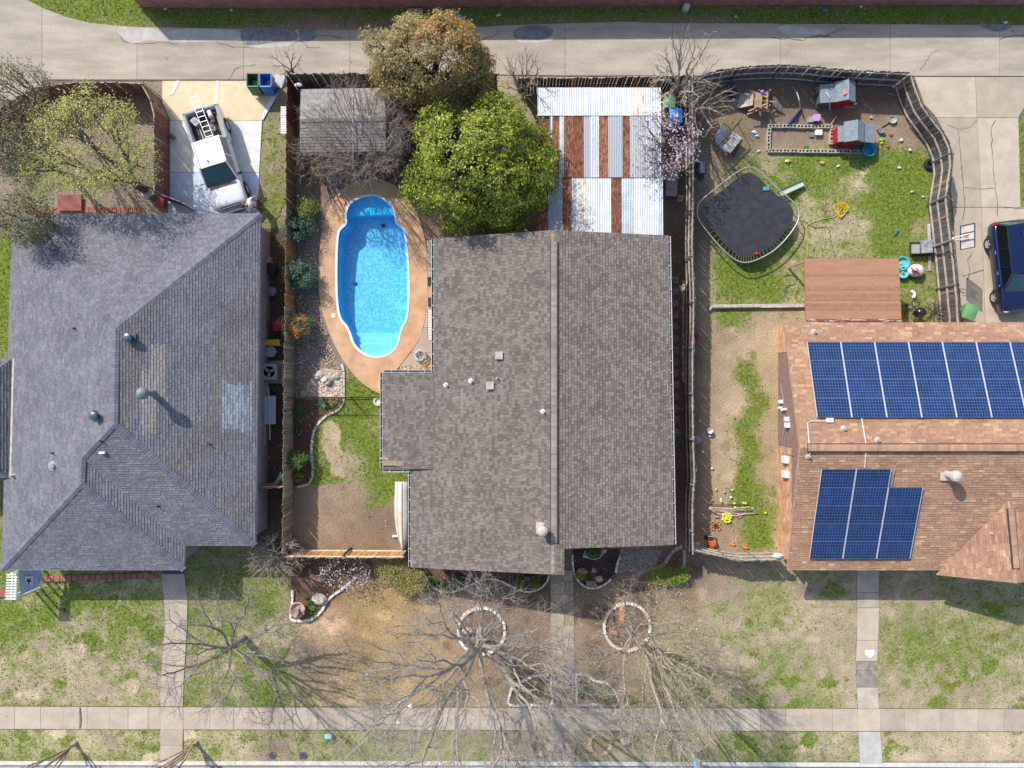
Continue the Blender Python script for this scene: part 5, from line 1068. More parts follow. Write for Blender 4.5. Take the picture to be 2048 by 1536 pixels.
pec = ML('young_leaf',[(.42,.42,.07),(.54,.52,.13),(.68,.64,.30),(.34,.35,.06)],.6,.3,.35)
leafy('young_leaf_tree','airy tree with pale yellow green young leaves in the left back yard',(303,386),wxy(176,285,4.8),(2.95,2.85,2.1),560,12500,.09,(.15,.15,.13),pec,barkd,36,1.7,tr=.009,shell=.55,zmin=2.6,outn=False)
oliv = ML('olive_leaf',[(.11,.12,.055),(.18,.18,.085),(.25,.22,.11),(.31,.26,.14)],.6,.3,.25)
for i,(cx,cy,z,r_,nl,lab) in enumerate(((22,175,5.2,(1.6,1.5,1.5),2600,'grey olive tree at the alley bend of the left back yard'),(30,300,4.6,(1.9,1.8,1.7),4200,'dull olive tree in the middle of the left back yard edge'),(45,435,4.4,(1.45,1.35,1.4),4200,'olive leaved tree overhanging the corner of the blue grey roof'))):
    c = wxy(cx,cy,z); bp_ = PX((c[0],c[1],0)); leafy('olive_tree',lab,bp_,c,r_,200,nl,.10,(.16,.16,.14),oliv,barkd,40+i,1.3,tr=.009,shell=.5,zmin=1.5,outn=False)
# shrubs
def shrub(label,px_,py_,r,n_,size,mat,seed,h=None,name='shrub',wr=.5,nb=40,upb=.5):
    rng = np.random.RandomState(seed); b0 = W(px_,py_); h = h or r*1.1; c = (b0.x,b0.y,h*.55); t = thing(name,label,'shrub',b0); T = ell_tips(c,(r*.82,r*.82,h*.5),nb,rng,.72,.06)
    segs, ends = skeleton(tuple(b0),T,rng,.006,.03,first=5,pw=.4); tubes(segs,'stems',barkd,t,3); leaves('foliage',T,n_,size,(r*.16,r*.16,h*.12),mat,t,seed+1,wr,upb,outc=(c[0],c[1],c[2]*.5)); return t
gbx = ML('boxwood_leaf',[(.10,.15,.02),(.17,.21,.03),(.24,.25,.04)],.5,.4,.2); jun = ML('juniper_leaf',[(.045,.095,.06),(.085,.155,.10),(.15,.235,.16)],.6,.3,.15); grn = ML('green_leaf',[(.045,.10,.02),(.09,.17,.03),(.14,.24,.05)],.5,.4,.2); dry = ML('dry_orange',[(.48,.22,.075),(.56,.30,.12),(.40,.17,.06)],.7,.2,.25); hed = ML('hedge_olive',[(.26,.22,.07),(.35,.30,.10),(.42,.36,.14),(.2,.17,.06)],.6,.3,.2); lim = ML('lime_leaf',[(.13,.20,.02),(.22,.30,.03),(.30,.36,.05)],.5,.4,.25)
shrub('round yellow green shrub by the tall fence left of the pool',622,426,.66,3600,.075,gbx,50,1.1); shrub('blue green juniper left of the pool, below the yellow green shrub',607,463,.88,4600,.085,jun,51,1.35,wr=.4); shrub('round blue green shrub midway along the pool fence',607,559,.86,5200,.08,jun,52,1.4,wr=.45)
t = shrub('half browned orange shrub along the pool fence',605,660,.84,2200,.085,jun,53,1.2,wr=.45); b0 = W(604,660); rng = np.random.RandomState(5); T = ell_tips((b0.x-.15,b0.y+.08,.95),(.72,.66,.5),44,rng,.6,.3); leaves('dead_foliage',T,4200,.095,(.12,.12,.09),dry,t,54,.35,.5)
shrub('round green shrub in the mulch bed of the pool side yard',602,918,.62,3000,.08,grn,55,1.1); shrub('small lime green shrub at the lower end of the mulch bed',598,954,.3,320,.08,lim,56); shrub('spreading green perennial in the mulch bed near the iron fence',601,820,.42,240,.13,grn,57,.4,wr=.25); shrub('low green perennial in the middle of the mulch bed',599,842,.3,150,.12,gbx,58,.3,wr=.25); shrub('silvery small perennial in the mulch bed',597,864,.26,110,.10,jun,59,.22); shrub('mounded olive shrub against the iron picket fence',672,803,.36,420,.07,hed,60,.4)
shrub('small gold shrub beside the fan shaped bare shrub',645,345,.55,500,.08,hed,61,.8)
def hedge(label,poly,h,n_,size,mat,seed):
    rs = np.random.RandomState(seed); xs_ = [p[0] for p in poly]; ys_ = [p[1] for p in poly]; x = rs.uniform(min(xs_),max(xs_),4000); y = rs.uniform(min(ys_),max(ys_),4000); m = inpoly(x,y,poly); x=x[m][:420]; y=y[m][:420]; cx,cy = sum(xs_)/len(xs_),sum(ys_)/len(ys_); z = h*np.where(rs.rand(len(x))<.65,rs.uniform(.85,1.0,len(x)),rs.uniform(.15,1,len(x)))
    C = np.stack([(x-1024)*(H-z)/F,(768-y)*(H-z)/F,z],-1); b0 = W(cx,cy); t = thing('hedge',label,'hedge',b0); segs, e = skeleton(tuple(b0),C[::4],np.random.RandomState(seed),.006,.05,first=8,pw=.4); tubes(segs,'stems',barkd,t,3); leaves('foliage',C,n_,size,(.09,.09,.06),mat,t,seed,.5,.7); return t
hedge('clipped olive gold hedge at the front corner of the middle house',[(757,1122),(815,1120),(822,1138),(845,1146),(852,1168),(838,1184),(812,1188),(785,1180),(763,1162),(755,1142)],1.1,7000,.07,hed,62)
hedge('bright green low hedge in the side bed by the corner fence',[(1298,1150),(1312,1138),(1340,1135),(1346,1150),(1362,1136),(1376,1136),(1378,1160),(1350,1168),(1318,1168),(1300,1164)],.55,3400,.075,lim,63)
shrub('green clump in the half round planter by the gable',1187,1101,.42,700,.1,grn,64,.45)
for i,(a,b_,r_,lab) in enumerate(((865,1160,.28,'first round shrub in the wavy bed counted from the hedge'),(892,1170,.36,'second round shrub in the wavy bed counted from the hedge'),(918,1165,.36,'third round shrub in the wavy bed counted from the hedge'),(1038,1165,.38,'round shrub right of the clay pot in the wavy bed'),(1068,1165,.4,'last round shrub of the wavy bed beside the flagstone walk'))): shrub(lab,a,b_,r_,700,.06,grn if i<3 else gbx,70+i)
shrub('loose green plant beside the fountain in the corner bed',620,1200,.35,260,.1,grn,76,.3); shrub('low dark plant below the limestone boulder in the corner bed',625,1222,.4,300,.09,gbx,77,.25); shrub('light green plant at the left of the dark front bed',1160,1150,.3,220,.1,lim,78,.3); shrub('small flowering clump in the middle of the dark front bed',1187,1140,.14,60,.07,ML('petal_white',[(.6,.6,.45),(.7,.7,.6)],.6,.2,.2),79,.15)
shrub('green groundcover in the yucca curb bed',1170,1382,.42,500,.09,grn,80,.2); shrub('grassy tuft at the lower right of the yucca curb bed',1217,1399,.36,260,.16,lim,81,.25,wr=.15); shrub('grey green tangle in the left curb bed',1065,1383,.6,420,.1,hed,82,.25)
for i,(a,b_) in enumerate(((1158,1360),(1181,1361))): t = shrub('yellow flower clump in the yucca curb bed',a,b_,.12,26,.09,ML('petal_yellow',[(.62,.44,.02),(.7,.55,.03)],.6,.2,.2),83+i,.14,'flower_clump'); t['group'] = 'yellow flowers in the curb bed'; t['category'] = 'flowers'
t = shrub('orange yellow flower clump in the left curb bed',1095,1402,.12,22,.09,ML('petal_yellow',[(.62,.44,.02),(.7,.55,.03)],.6,.2,.2),86,.14,'flower_clump'); t['category'] = 'flowers'
bare_tree('dead_bush','heap of bare dry brush below the right driveway fence',(1868,625),wxy(1868,622,.5),(.9,.7,.5),260,88,barkd,.007,.03,first=8,shell=.4,zmin=.1,pw=.4)
def rosette(label,px_,py_,n_,ln,w_,c1,seed,name,rise=.45):
    rng = random.Random(seed); b0 = W(px_,py_); t = thing(name,label,'plant',b0); m_ = ML(name+'_blade',c1,.5,.4,.2)
    for i in range(n_):
        a = 2*PI*i/n_+rng.uniform(-.15,.15); l = ln*rng.uniform(.75,1.1); up = rng.uniform(.15,1)*rise*l; d = Vector((math.cos(a),math.sin(a),0)); s = Vector((-d.y,d.x,0))*w_/2
        p0 = b0+Vector((0,0,.05)); p1 = b0+d*l*.5+Vector((0,0,up)); p2 = b0+d*l+Vector((0,0,up*.7))
        MB().add([p0-s*.6,p0+s*.6,p1+s,p1-s,p2],[(0,1,2,3),(3,2,4)]).build('blade',m_,t)
    return t
rosette('variegated yucca with cream striped blades in the curb bed',1211,1379,26,.55,.06,[(.55,.50,.24),(.30,.34,.12),(.62,.58,.3)],1,'yucca'); rosette('dark green agave by the iron picket fence',646,807,15,.42,.10,[(.05,.12,.05),(.08,.17,.07)],2,'agave'); rosette('small green tuft in the dirt by the fence corner',1454,212,9,.3,.05,[(.12,.2,.04),(.2,.26,.06)],3,'weed_tuft')
rosette('bright green weed clump in the cinder block bed',1611,297,14,.28,.06,[(.08,.2,.02),(.12,.26,.03)],4,'weed_clump')

# ---------------- grass tufts and fallen leaves (uncountable)
rs = np.random.RandomState(77); n_ = 210000
tx = rs.uniform(-30,30,n_); ty = rs.uniform(-22.4,22.4,n_); tp, tq = 1024+tx*F/H, 768-ty*F/H
ix = np.clip(np.searchsorted(gx,tx),0,nxg-1); iy = np.clip(np.searchsorted(gy,ty),0,nyg-1); g_ = green[iy,ix]; bc = base[iy,ix]
ok = tq < 1521; wob = (vn(tp,tq,9,5)-.5)*5; tp, tq = tp+wob, tq+(vn(tp,tq,9,6)-.5)*5
for hp in HARD: ok &= ~inpoly(tp,tq,hp)
for bp_ in ([(885,495),(1322,490),(1330,1080),(838,1122)],[(60,444),(500,444),(490,1060),(30,1110)],[(1580,680),(2048,680),(2048,1110),(1580,1110)]): ok &= ~inpoly(tp,tq,bp_)
lum = bc.mean(1); isg = rs.rand(n_) < (g_*1.15-.12); straw = (~isg)&(lum > .22)&(rs.rand(n_) < .5); keep = ok&(isg|straw); tx,ty,g_,bc,isg = tx[keep],ty[keep],g_[keep],bc[keep],isg[keep]; m_ = len(tx)
hgt = np.where(isg,rs.uniform(.03,.075,m_),rs.uniform(.015,.04,m_)); wid = np.where(isg,.022,.018)*rs.uniform(.7,1.5,m_); an = rs.rand(m_)*6.28; ln = hgt*rs.uniform(.3,1.6,m_); la = rs.rand(m_)*6.28
gc = np.array([(.12,.165,.025),(.20,.24,.045),(.31,.32,.09),(.085,.125,.02)])[rs.randint(0,4,m_)]; cc = np.where(isg[:,None],gc,bc*np.array([1.22,1.18,1.1]))*rs.uniform(.75,1.25,(m_,1))
dx, dy = np.cos(an)*wid, np.sin(an)*wid; V0 = np.stack([tx-dx,ty-dy,np.full(m_,-.005)],-1); V1 = np.stack([tx+dx,ty+dy,np.full(m_,-.005)],-1); V2 = np.stack([tx+np.cos(la)*ln,ty+np.sin(la)*ln,hgt],-1); V3 = np.stack([tx+np.cos(la+2)*ln*1.3-dx,ty+np.sin(la+2)*ln*1.3-dy,hgt*.8],-1)
Vg = np.stack([V0,V1,V2,V3],1).reshape(-1,3); k4 = 4*np.arange(m_)[:,None]; Fg = np.concatenate([k4+np.array([[0,1,2]]),k4+np.array([[0,1,3]])])
o = obj('grass',npmesh('grass',Vg,Fg,MA('grass_blade',.8,.12,20,0),np.repeat(cc,4,0))); tag(o,'short patchy lawn grass, green and dormant straw, around the houses','grass',kind='stuff')
n_ = 34000; lx = rs.uniform(-30,30,n_); ly = rs.uniform(-22,22,n_); lp, lq = 1024+lx*F/H, 768-ly*F/H; den = np.full(n_,.16)
for q_,d_ in (((R(0,170,345,430)),.8),(R(590,180,870,480),.6),(R(560,38,1460,62),1.0),(R(515,470,590,1100),.5),(R(1400,170,1480,350),.9),(R(590,1110,1400,1410),.75),(R(1400,160,1830,300),.35),(R(840,1140,1110,1200),.6),(R(1380,1040,1450,1110),.9),(R(1540,640,1575,1110),.7)): den = np.where(inpoly(lp,lq,q_),d_,den)
ok = (rs.rand(n_)<den)&(lq<1520); ok &= ~inpoly(lp,lq,pool_px)
hardm = np.zeros(n_,bool)
for hp in HARD: hardm |= inpoly(lp,lq,hp)
ok &= ~hardm|(rs.rand(n_)<.04)
lx,ly,hardm = lx[ok],ly[ok],hardm[ok]; m_ = len(lx); s_ = rs.uniform(.02,.055,m_); an = rs.rand(m_)*6.28; z = np.where(hardm,.066,.03)+rs.uniform(0,.02,m_); c_,t_ = np.cos(an)*s_,np.sin(an)*s_; tl_ = rs.uniform(-.015,.015,m_)
Vl = np.stack([np.stack([lx+c_,ly+t_,z],-1),np.stack([lx-t_*.6,ly+c_*.6,z+tl_],-1),np.stack([lx-c_,ly-t_,z],-1),np.stack([lx+t_*.6,ly-c_*.6,z-tl_*.5+.006],-1)],1).reshape(-1,3)
lc = np.array([(.42,.29,.16),(.55,.42,.27),(.33,.19,.10),(.62,.52,.38)])[rs.randint(0,4,m_)]*rs.uniform(.8,1.15,(m_,1))
o = obj('fallen_leaves',npmesh('fallen_leaves',Vl,np.arange(m_*4).reshape(-1,4),MA('leaf_litter',.8,.1,20,0),np.repeat(lc,4,0))); tag(o,'dry tan fallen leaves littered over beds, lawns and alley verge','leaf litter',kind='stuff')
# ================================================================ VEHICLES AND THE PERSON
def paint_mat(name, col, coat=.6, rough=.3): 
    m = M(name, col, rough, var=.04, scale=4, bump=0, fine=.02, spec=.5); m.node_tree.nodes['Principled BSDF'].inputs['Coat Weight'].default_value = coat; m.node_tree.nodes['Principled BSDF'].inputs['Coat Roughness'].default_value = .08; return m
tyre = M('tyre_rubber', (.025,.025,.026), .85, var=.2); rimm = P('alloy', (.55,.56,.58), .3, metal=.7); glassm = GLASS('car_glass', (.02,.055,.06), .06); chrome = P('chrome', (.6,.6,.62), .2, metal=.8); lampm = P('lamp_clear', (.55,.57,.6), .15); redl = P('lamp_red', (.50,.015,.02), .25); blackp = P('black_plastic', (.03,.03,.034), .6)
tintm = GLASS('tinted_glass',(.006,.008,.009),.08)
def wheel(parent, x, y, r=.36, w=.24):
    s = 1 if x > 0 else -1; Mx = Matrix.Rotation(PI/2*s,4,'Y')
    o = MB().lathe([(r*.62,-w/2),(r*.93,-w/2),(r,-w/2+.04),(r,w/2-.04),(r*.93,w/2),(r*.66,w/2),(r*.62,w/2-.05)],(x,y,r),20,M=Mx).build('wheel',tyre,parent,True,False)
    mb = MB().lathe([(r*.66,w/2-.015),(r*.60,w/2-.005),(r*.58,w/2-.06),(0,w/2-.07)],(x,y,r),20,M=Mx)
    for k in range(5):
        t = 2*PI*k/5; d = Vector((0,math.cos(t),math.sin(t))); c = Vector((x+s*(w/2-.02),y,r)); mb.bar(c,c+d*r*.62,.03,.075)
    mb.lathe([(.07,w/2-.02),(.05,w/2),(0,w/2)],(x,y,r),10,M=Mx)
    k = mb.build('rim',rimm,o,False,False); return o
def arch(parent, x, y, r):
    s = 1 if x > 0 else -1; mb = MB(); vs = []; N_ = 14
    for i in range(N_+1):
        t = PI*(i/N_)*1.06-.03*PI; vs += [(x,y+r*math.cos(t),r*.86+r*math.sin(t)),(x,y+r*1.09*math.cos(t),r*.86+r*1.09*math.sin(t))]
    return mb.add(vs,[(2*i,2*i+1,2*i+3,2*i+2) if s < 0 else (2*i+2,2*i+3,2*i+1,2*i) for i in range(N_)]+[tuple(range(0,2*N_+1,2))]).build('wheel_arch',blackp,parent,False,False)
def bodyring(y, w, zb, zs, zt):
    h = [(w*.86,zb),(w*.97,zb+.10),(w,zb+(zs-zb)*.55),(w*.985,zs),(w*.93,zs+(zt-zs)*.6),(w*.78,zt),(w*.4,zt+.015)]
    return [Vector((a,y,z)) for a,z in h]+[Vector((-a,y,z)) for a,z in h[::-1]]
def quadglass(name, pts, parent, mat, th=.012):
    P_ = [Vector(p) for p in pts]; n_ = (P_[1]-P_[0]).cross(P_[2]-P_[0]).normalized(); k = len(P_)
    return MB().add(P_+[p-n_*th for p in P_],[tuple(range(k)),tuple(range(k,2*k))[::-1]]+[(i,k+i,k+(i+1)%k,(i+1)%k) for i in range(k)]).build(name,mat,parent,False,False)
def cabin(t, pm, y0, y1, w0, z0, ty0, ty1, w1, z1, splits, roofm=None):
    # greenhouse between belt line (z0) and roof (z1)
    mb = MB(); secs = []
    for f,dz in ((0,0),(.5,.0),(1,0)): pass
    b = lambda s,y,f: Vector((s*(w0+(w1-w0)*f),y,z0+(z1-z0)*f))
    ya = lambda f: y0+(ty0-y0)*f; yb = lambda f: y1+(ty1-y1)*f
    rp_ = MB(); nY, nX = 8, 8; vs = []
    for i in range(nY+1):
        v = i/nY; y = ty0-.04+(ty1-ty0+.08)*v; e = 1-abs(2*v-1)**3
        for j in range(nX+1):
            u = 2*j/nX-1; ww = w1*(1.03-.05*abs(2*v-1)**4); vs.append((u*ww,y,z1-.02+.06*(1-abs(u)**2.6)*(.55+.45*e)))
    fs = [(i*(nX+1)+j,i*(nX+1)+j+1,(i+1)*(nX+1)+j+1,(i+1)*(nX+1)+j) for i in range(nY) for j in range(nX)]
    rp_.add(vs,fs); rp_.build('roof',pm,t,True,False)
    pil = type('PB',(),{'bar':lambda s_,a_,c_,w_,h_: (MB().bar(a_,c_,w_,h_).build('pillar',pm,t,False,False), s_)[1]})()
    for s in (-1,1):
        pil.bar(b(s,ya(0),0),b(s,ya(1),1),.09,.06).bar(b(s,yb(0),0),b(s,yb(1),1),.07,.06).bar(b(s,ya(1),1),b(s,yb(1),1),.08,.07)
        for q in splits: pil.bar(b(s,q,0),b(s,q,1),.07,.05)
        ys_ = [None]+list(splits)+[None]
        for i in range(len(ys_)-1):
            l0 = ya(.04)+.05 if ys_[i] is None else ys_[i]+.04; l1 = yb(.04)-.06 if ys_[i+1] is None else ys_[i+1]-.04; h0 = ya(.93)+.05 if ys_[i] is None else ys_[i]+.04; h1 = yb(.93)-.05 if ys_[i+1] is None else ys_[i+1]-.04
            g = [b(s,l0,.04),b(s,l1,.04),b(s,h1,.93),b(s,h0,.93)]; quadglass('side_window',g if s > 0 else g[::-1],t,tintm)
    ws = [b(-1,yb(.02),.02)+Vector((.06,0,0)),b(1,yb(.02),.02)-Vector((.06,0,0)),b(1,yb(.97),.97)-Vector((.04,0,0)),b(-1,yb(.97),.97)+Vector((.04,0,0))]
    n_ = 6; vs = []
    for j in range(n_+1):
        u = j/n_; bow = .10*(1-(2*u-1)**2)
        a = ws[0].lerp(ws[1],u)+Vector((0,bow,0)); c = ws[3].lerp(ws[2],u)+Vector((0,bow*.6,.02)); vs += [a,c]
    w_ = MB().add(vs,[(2*i,2*i+2,2*i+3,2*i+1) for i in range(n_)]).build('windshield',glassm,t,True,False)
    MB().bar(ws[0].lerp(ws[1],.1)+Vector((0,.09,.02)),ws[0].lerp(ws[1],.52)+Vector((0,.02,.10)),.02,.015).bar(ws[0].lerp(ws[1],.5)+Vector((0,.12,.02)),ws[0].lerp(ws[1],.9)+Vector((0,.0,.10)),.02,.015).build('wipers',blackp,w_,False,False)
    rw_ = [b(1,ya(.06),.06)-Vector((.1,0,0)),b(-1,ya(.06),.06)+Vector((.1,0,0)),b(-1,ya(.93),.93)+Vector((.08,0,0)),b(1,ya(.93),.93)-Vector((.08,0,0))]
    quadglass('rear_window',[p-Vector((0,.012,0)) for p in rw_],t,glassm)
    # closed inner shell so one cannot look through to the ground
    MB().loft([[b(-1,ya(0)+.05,0)+Vector((.04,0,0)),b(1,ya(0)+.05,0)-Vector((.04,0,0)),b(1,yb(0)-.05,0)-Vector((.04,0,0)),b(-1,yb(0)-.05,0)+Vector((.04,0,0))],[b(-1,ya(1)+.05,1)+Vector((.04,0,-.03)),b(1,ya(1)+.05,1)+Vector((-.04,0,-.03)),b(1,yb(1)-.05,1)+Vector((-.04,0,-.03)),b(-1,yb(1)-.05,1)+Vector((.04,0,-.03))]]).build('interior',blackp,t,False,False)
def mirror(t, pm, x, y, z):
    s = 1 if x > 0 else -1; return MB().blob((x+s*.13,y,z),(.13,.08,.09),8,random.Random(2),.03).bar((x-s*.02,y,z-.04),(x+s*.08,y,z-.02),.05,.04).build('mirror',pm,t,True,False)
def suv(name,label,cat,loc,rz,pm,L_=5.0,w=.96,roofz=1.7,long=True,group=None):
    t = thing(name,label,cat,loc,rz,group); k = L_/5.0
    st = [(-2.5,.72,.42,.72,.78),(-2.44,.84,.34,.92,.98),(-2.3,.92,.30,1.0,1.04),(-1.9,w,.28,1.02,1.06),(0,w*1.005,.27,1.0,1.06),(1.15,w,.27,.99,1.06),(1.5,w*.99,.28,.96,1.04),(2.0,w*.96,.30,.90,.98),(2.3,w*.89,.32,.82,.90),(2.44,w*.80,.36,.72,.78),(2.52,w*.62,.42,.58,.62)]
    if not long: st = [(y,ww,zb,zs*.93,zt*(.93 if abs(y) < 2.2 else .9)) for y,ww,zb,zs,zt in st]
    MB().loft([bodyring(y*k,ww,zb,zs,zt) for y,ww,zb,zs,zt in st]).build('body',pm,t,True,False)
    zb_ = 1.04 if long else .965
    cabin(t,pm,(-2.36 if long else -1.75)*k,1.32*k,w*.93,zb_,(-2.1 if long else -1.05)*k,.42*k,w*.72,roofz-.04,[-.95*k,.02*k] if long else [-.25*k])
    for x,y in ((1,1.52),(-1,1.52),(1,-1.42),(-1,-1.42)): arch(t,x*(w*1.003),y*k,.41); wheel(t,x*(w-.105),y*k,.36,.24)
    for s in (-1,1):
        MB().blob((s*.66*w,2.34*k,.78 if long else .70),(.2,.12,.08),8,random.Random(1),.03).build('headlight',lampm,t,True,False)
        MB().box((s*w*.90,-2.36*k,.98),(.12,.16,.34)).build('taillight',redl,t,False,False)
        mirror(t,pm,s*w*.96,.98*k,1.06 if long else .98)
        for y in (-.5,.62): MB().box((s*(w*1.008),(y-.35)*k,.92 if long else .85),(.03,.2,.035)).build('door_handle',chrome,t,False,False)
    MB().box((0,2.47*k,.52),(1.1,.1,.16)).build('grille',blackp,t,False,False); MB().box((0,-2.47*k,.56),(1.3,.1,.14)).build('bumper',blackp,t,False,False)
    MB().box((.0,-1.6*k,roofz+.06),(.05,.16,.05)).build('antenna',blackp,t,False,False)
    return t
blue = paint_mat('paint_blue',(.004,.011,.055)); silver = paint_mat('paint_silver',(.42,.43,.45)); whitec = paint_mat('paint_white',(.76,.77,.78)); greyc = paint_mat('paint_dark',(.06,.065,.075))
suv('parked_suv','dark blue estate car parked on the right driveway','car',W(2007,538,.05)+Vector((0,0,0)),-math.radians(173.6),blue,5.05,.97,1.7)
sd = suv('parked_sedan','grey sedan at the kerb below the left water meter lid','car',W(467,1571,-.13),-PI/2,greyc,4.55,.9,1.42,False)
sd2 = suv('parked_sedan','silver sedan at the kerb below the left front walk','car',W(263,1572,-.13),-PI/2,silver,4.55,.9,1.42,False)
# pickup
def pickup(loc,rz):
    t = thing('pickup_truck','white crew cab pickup with a ladder in its open bed','truck',loc,rz); w = .97; pm = whitec
    st = [(-.98,w,.42,1.06,1.12),(-.5,w,.40,1.06,1.12),(.9,w,.40,1.06,1.13),(1.4,w,.40,1.05,1.13),(1.9,w*.99,.40,1.02,1.12),(2.35,w*.965,.42,.97,1.07),(2.50,w*.93,.44,.93,1.03),(2.58,w*.90,.46,.84,.96)]
    MB().loft([bodyring(*s) for s in st]).build('body',pm,t,True,False)
    cabin(t,pm,-.95,1.42,w*.91,1.10,-.86,.52,w*.75,1.78,[.12])
    bed = MB()
    for s in (-1,1): bed.box((s*(w-.06),-1.88,.78),(.12,1.80,.70))
    bed.box((0,-2.80,.80),(1.9,.07,.66)).box((0,-.99,.86),(1.8,.05,.55)); bo = bed.build('bed',pm,t,False,False)
    MB().box((0,-1.9,.66),(1.72,1.78,.05)).build('bed_floor',M('bed_liner',(.055,.05,.06),.8,var=.3,scale=6),bo,False,False)
    rl = MB()
    for s in (-1,1): rl.box((s*(w-.06),-1.88,1.142),(.135,1.84,.025))
    rl.box((0,-2.80,1.142),(1.9,.09,.025)); rl.build('bed_rail',P('rail_grey',(.25,.29,.33),.5),bo,False,False)
    for x,y in ((1,1.78),(-1,1.78),(1,-1.86),(-1,-1.86)): arch(t,x*(w*1.004),y,.43); wheel(t,x*(w-.10),y,.38,.26)
    for s in (-1,1):
        MB().loft([[Vector((s*.54,2.48,.96)),Vector((s*.86,2.42,.96)),Vector((s*.86,2.50,.96)),Vector((s*.54,2.57,.96))],[Vector((s*.54,2.48,.70)),Vector((s*.86,2.42,.70)),Vector((s*.88,2.60,.70)),Vector((s*.54,2.69,.70))]]).build('headlight',lampm,t,False,False); MB().box((s*(w-.05),-2.84,.95),(.1,.06,.3)).build('taillight',redl,t,False,False); mirror(t,whitec if s > 0 else blackp,s*w*.98,1.12,1.18)
        for y in (-.62,.34): MB().box((s*w*1.01,y,1.0),(.03,.2,.04)).build('door_handle',pm,t,False,False)
    g = MB().loft([[Vector((-.52,2.50,.99)),Vector((.52,2.50,.99)),Vector((.52,2.57,.99)),Vector((-.52,2.57,.99))],[Vector((-.52,2.50,.6)),Vector((.52,2.50,.6)),Vector((.52,2.74,.6)),Vector((-.52,2.74,.6))]]).build('grille',blackp,t,False,False)
    for z in (.90,.78,.68): MB().box((0,2.585+(.99-z)*.44,z),(1.0,.03,.035)).build('grille_bar',chrome,g,False,False)
    MB().box((0,1.50,1.135),(1.5,.16,.02)).build('cowl',M('cowl_brown',(.14,.10,.09),.7),t,False,False)
    MB().loft([[Vector((x*sc,y,z)) for x,y,z in ((-.93,2.62,.42),(-.6,2.84,.42),(.6,2.84,.42),(.93,2.62,.42))] + [Vector((x*sc,y,z)) for x,y,z in ((.93,2.62,.62),(.6,2.84,.62),(-.6,2.84,.62),(-.93,2.62,.62))] for sc in (1.0,)]*1+[[Vector((x,y-.12,z)) for x,y,z in ((-.93,2.62,.42),(-.6,2.84,.42),(.6,2.84,.42),(.93,2.62,.42),(.93,2.62,.62),(.6,2.84,.62),(-.6,2.84,.62),(-.93,2.62,.62))]]).build('front_bumper',whitec,t,False,False)
    MB().box((0,-2.88,.5),(1.7,.12,.16)).build('rear_bumper',P('rail_grey',(.25,.29,.33),.5),t,False,False)
    MB().box((.18,.30,1.85),(.04,.1,.05)).build('antenna',blackp,t,False,False); return t
tl_, tr_z = W(447,331,.05), -math.radians(162.8)
truck = pickup(tl_,tr_z)
TM = Matrix.Translation(tl_)@Matrix.Rotation(tr_z,4,'Z')
alum = P('aluminium',(.58,.59,.61),.35,metal=.6)
ld = thing('ladder','aluminium ladder lying in the pickup bed and overhanging its tailgate','ladder',tl_,tr_z)
la, lb_ = Vector((.06,-3.62,1.26)), Vector((-.12,-1.08,1.24))
for s in (-1,1): MB().bar(la+Vector((s*.20,0,0)),lb_+Vector((s*.20,0,0)),.026,.07).build('side_rail',alum,ld,False,False)
for i in range(9): p = la.lerp(lb_,(i+.5)/9); MB().bar(p-Vector((.2,0,0)),p+Vector((.2,0,0)),.035,.03).build('rung',alum,ld,False,False)
def inbed(name,label,cat,mb,mats):
    o = mb.build(name,mats); o.location = tl_; o.rotation_euler = (0,0,tr_z); tag(o,label,cat); return o
inbed('toolbox','grey toolbox at the tailgate end of the pickup bed','toolbox',MB().box((.48,-2.35,.82),(.34,.42,.26),rz=.5).box((.48,-2.35,.965),(.36,.44,.03),rz=.5).tube([(.40,-2.35,.99),(.44,-2.35,1.05),(.54,-2.35,1.05),(.58,-2.35,.99)],.015,5),P('toolbox_grey',(.34,.33,.32),.5))
inbed('generator','small silver machine beside the ladder in the pickup bed','machine',MB().box((-.42,-2.5,.86),(.22,.42,.36)).box((-.42,-2.5,1.06),(.16,.3,.05)).lathe([(.1,0),(.1,.1),(0,.12)],(-.42,-2.2,.70),10),P('machine_silver',(.45,.45,.46),.4,metal=.4))
inbed('orange_hose','orange hose curled at the tailgate end of the pickup bed','hose',MB().tube(spline([(.66,-2.5,.72),(.6,-2.62,.8),(.35,-2.70,.9),(0,-2.66,.95),(-.4,-2.62,.95),(-.66,-2.5,.9)],5),.03,6).tube(spline([(.66,-2.4,.72),(.55,-2.55,.75),(.7,-2.6,.78),(.6,-2.42,.8)],5),.03,6),P('hose_orange',(.70,.18,.02),.5))
inbed('bucket','white bucket half under the ladder in the pickup bed','bucket',MB().lathe([(.12,.69),(.15,1.0),(.14,1.0),(.11,.72),(0,.72)],(-.30,-1.75,0),12),P('bucket_white',(.68,.67,.64),.5))
inbed('long_tool','pair of long aluminium poles along the side of the pickup bed','pole',MB().tube([(.46,-2.2,.72),(.30,-1.1,.95)],.025,5).tube([(.22,-1.5,.72),(.12,-1.1,.9)],.02,5),alum)
inbed('wood_planks','wooden planks along the driver side of the pickup bed','planks',MB().box((-.74,-1.9,.72),(.12,1.6,.06)).box((-.70,-1.85,.77),(.10,1.5,.04)),wood)
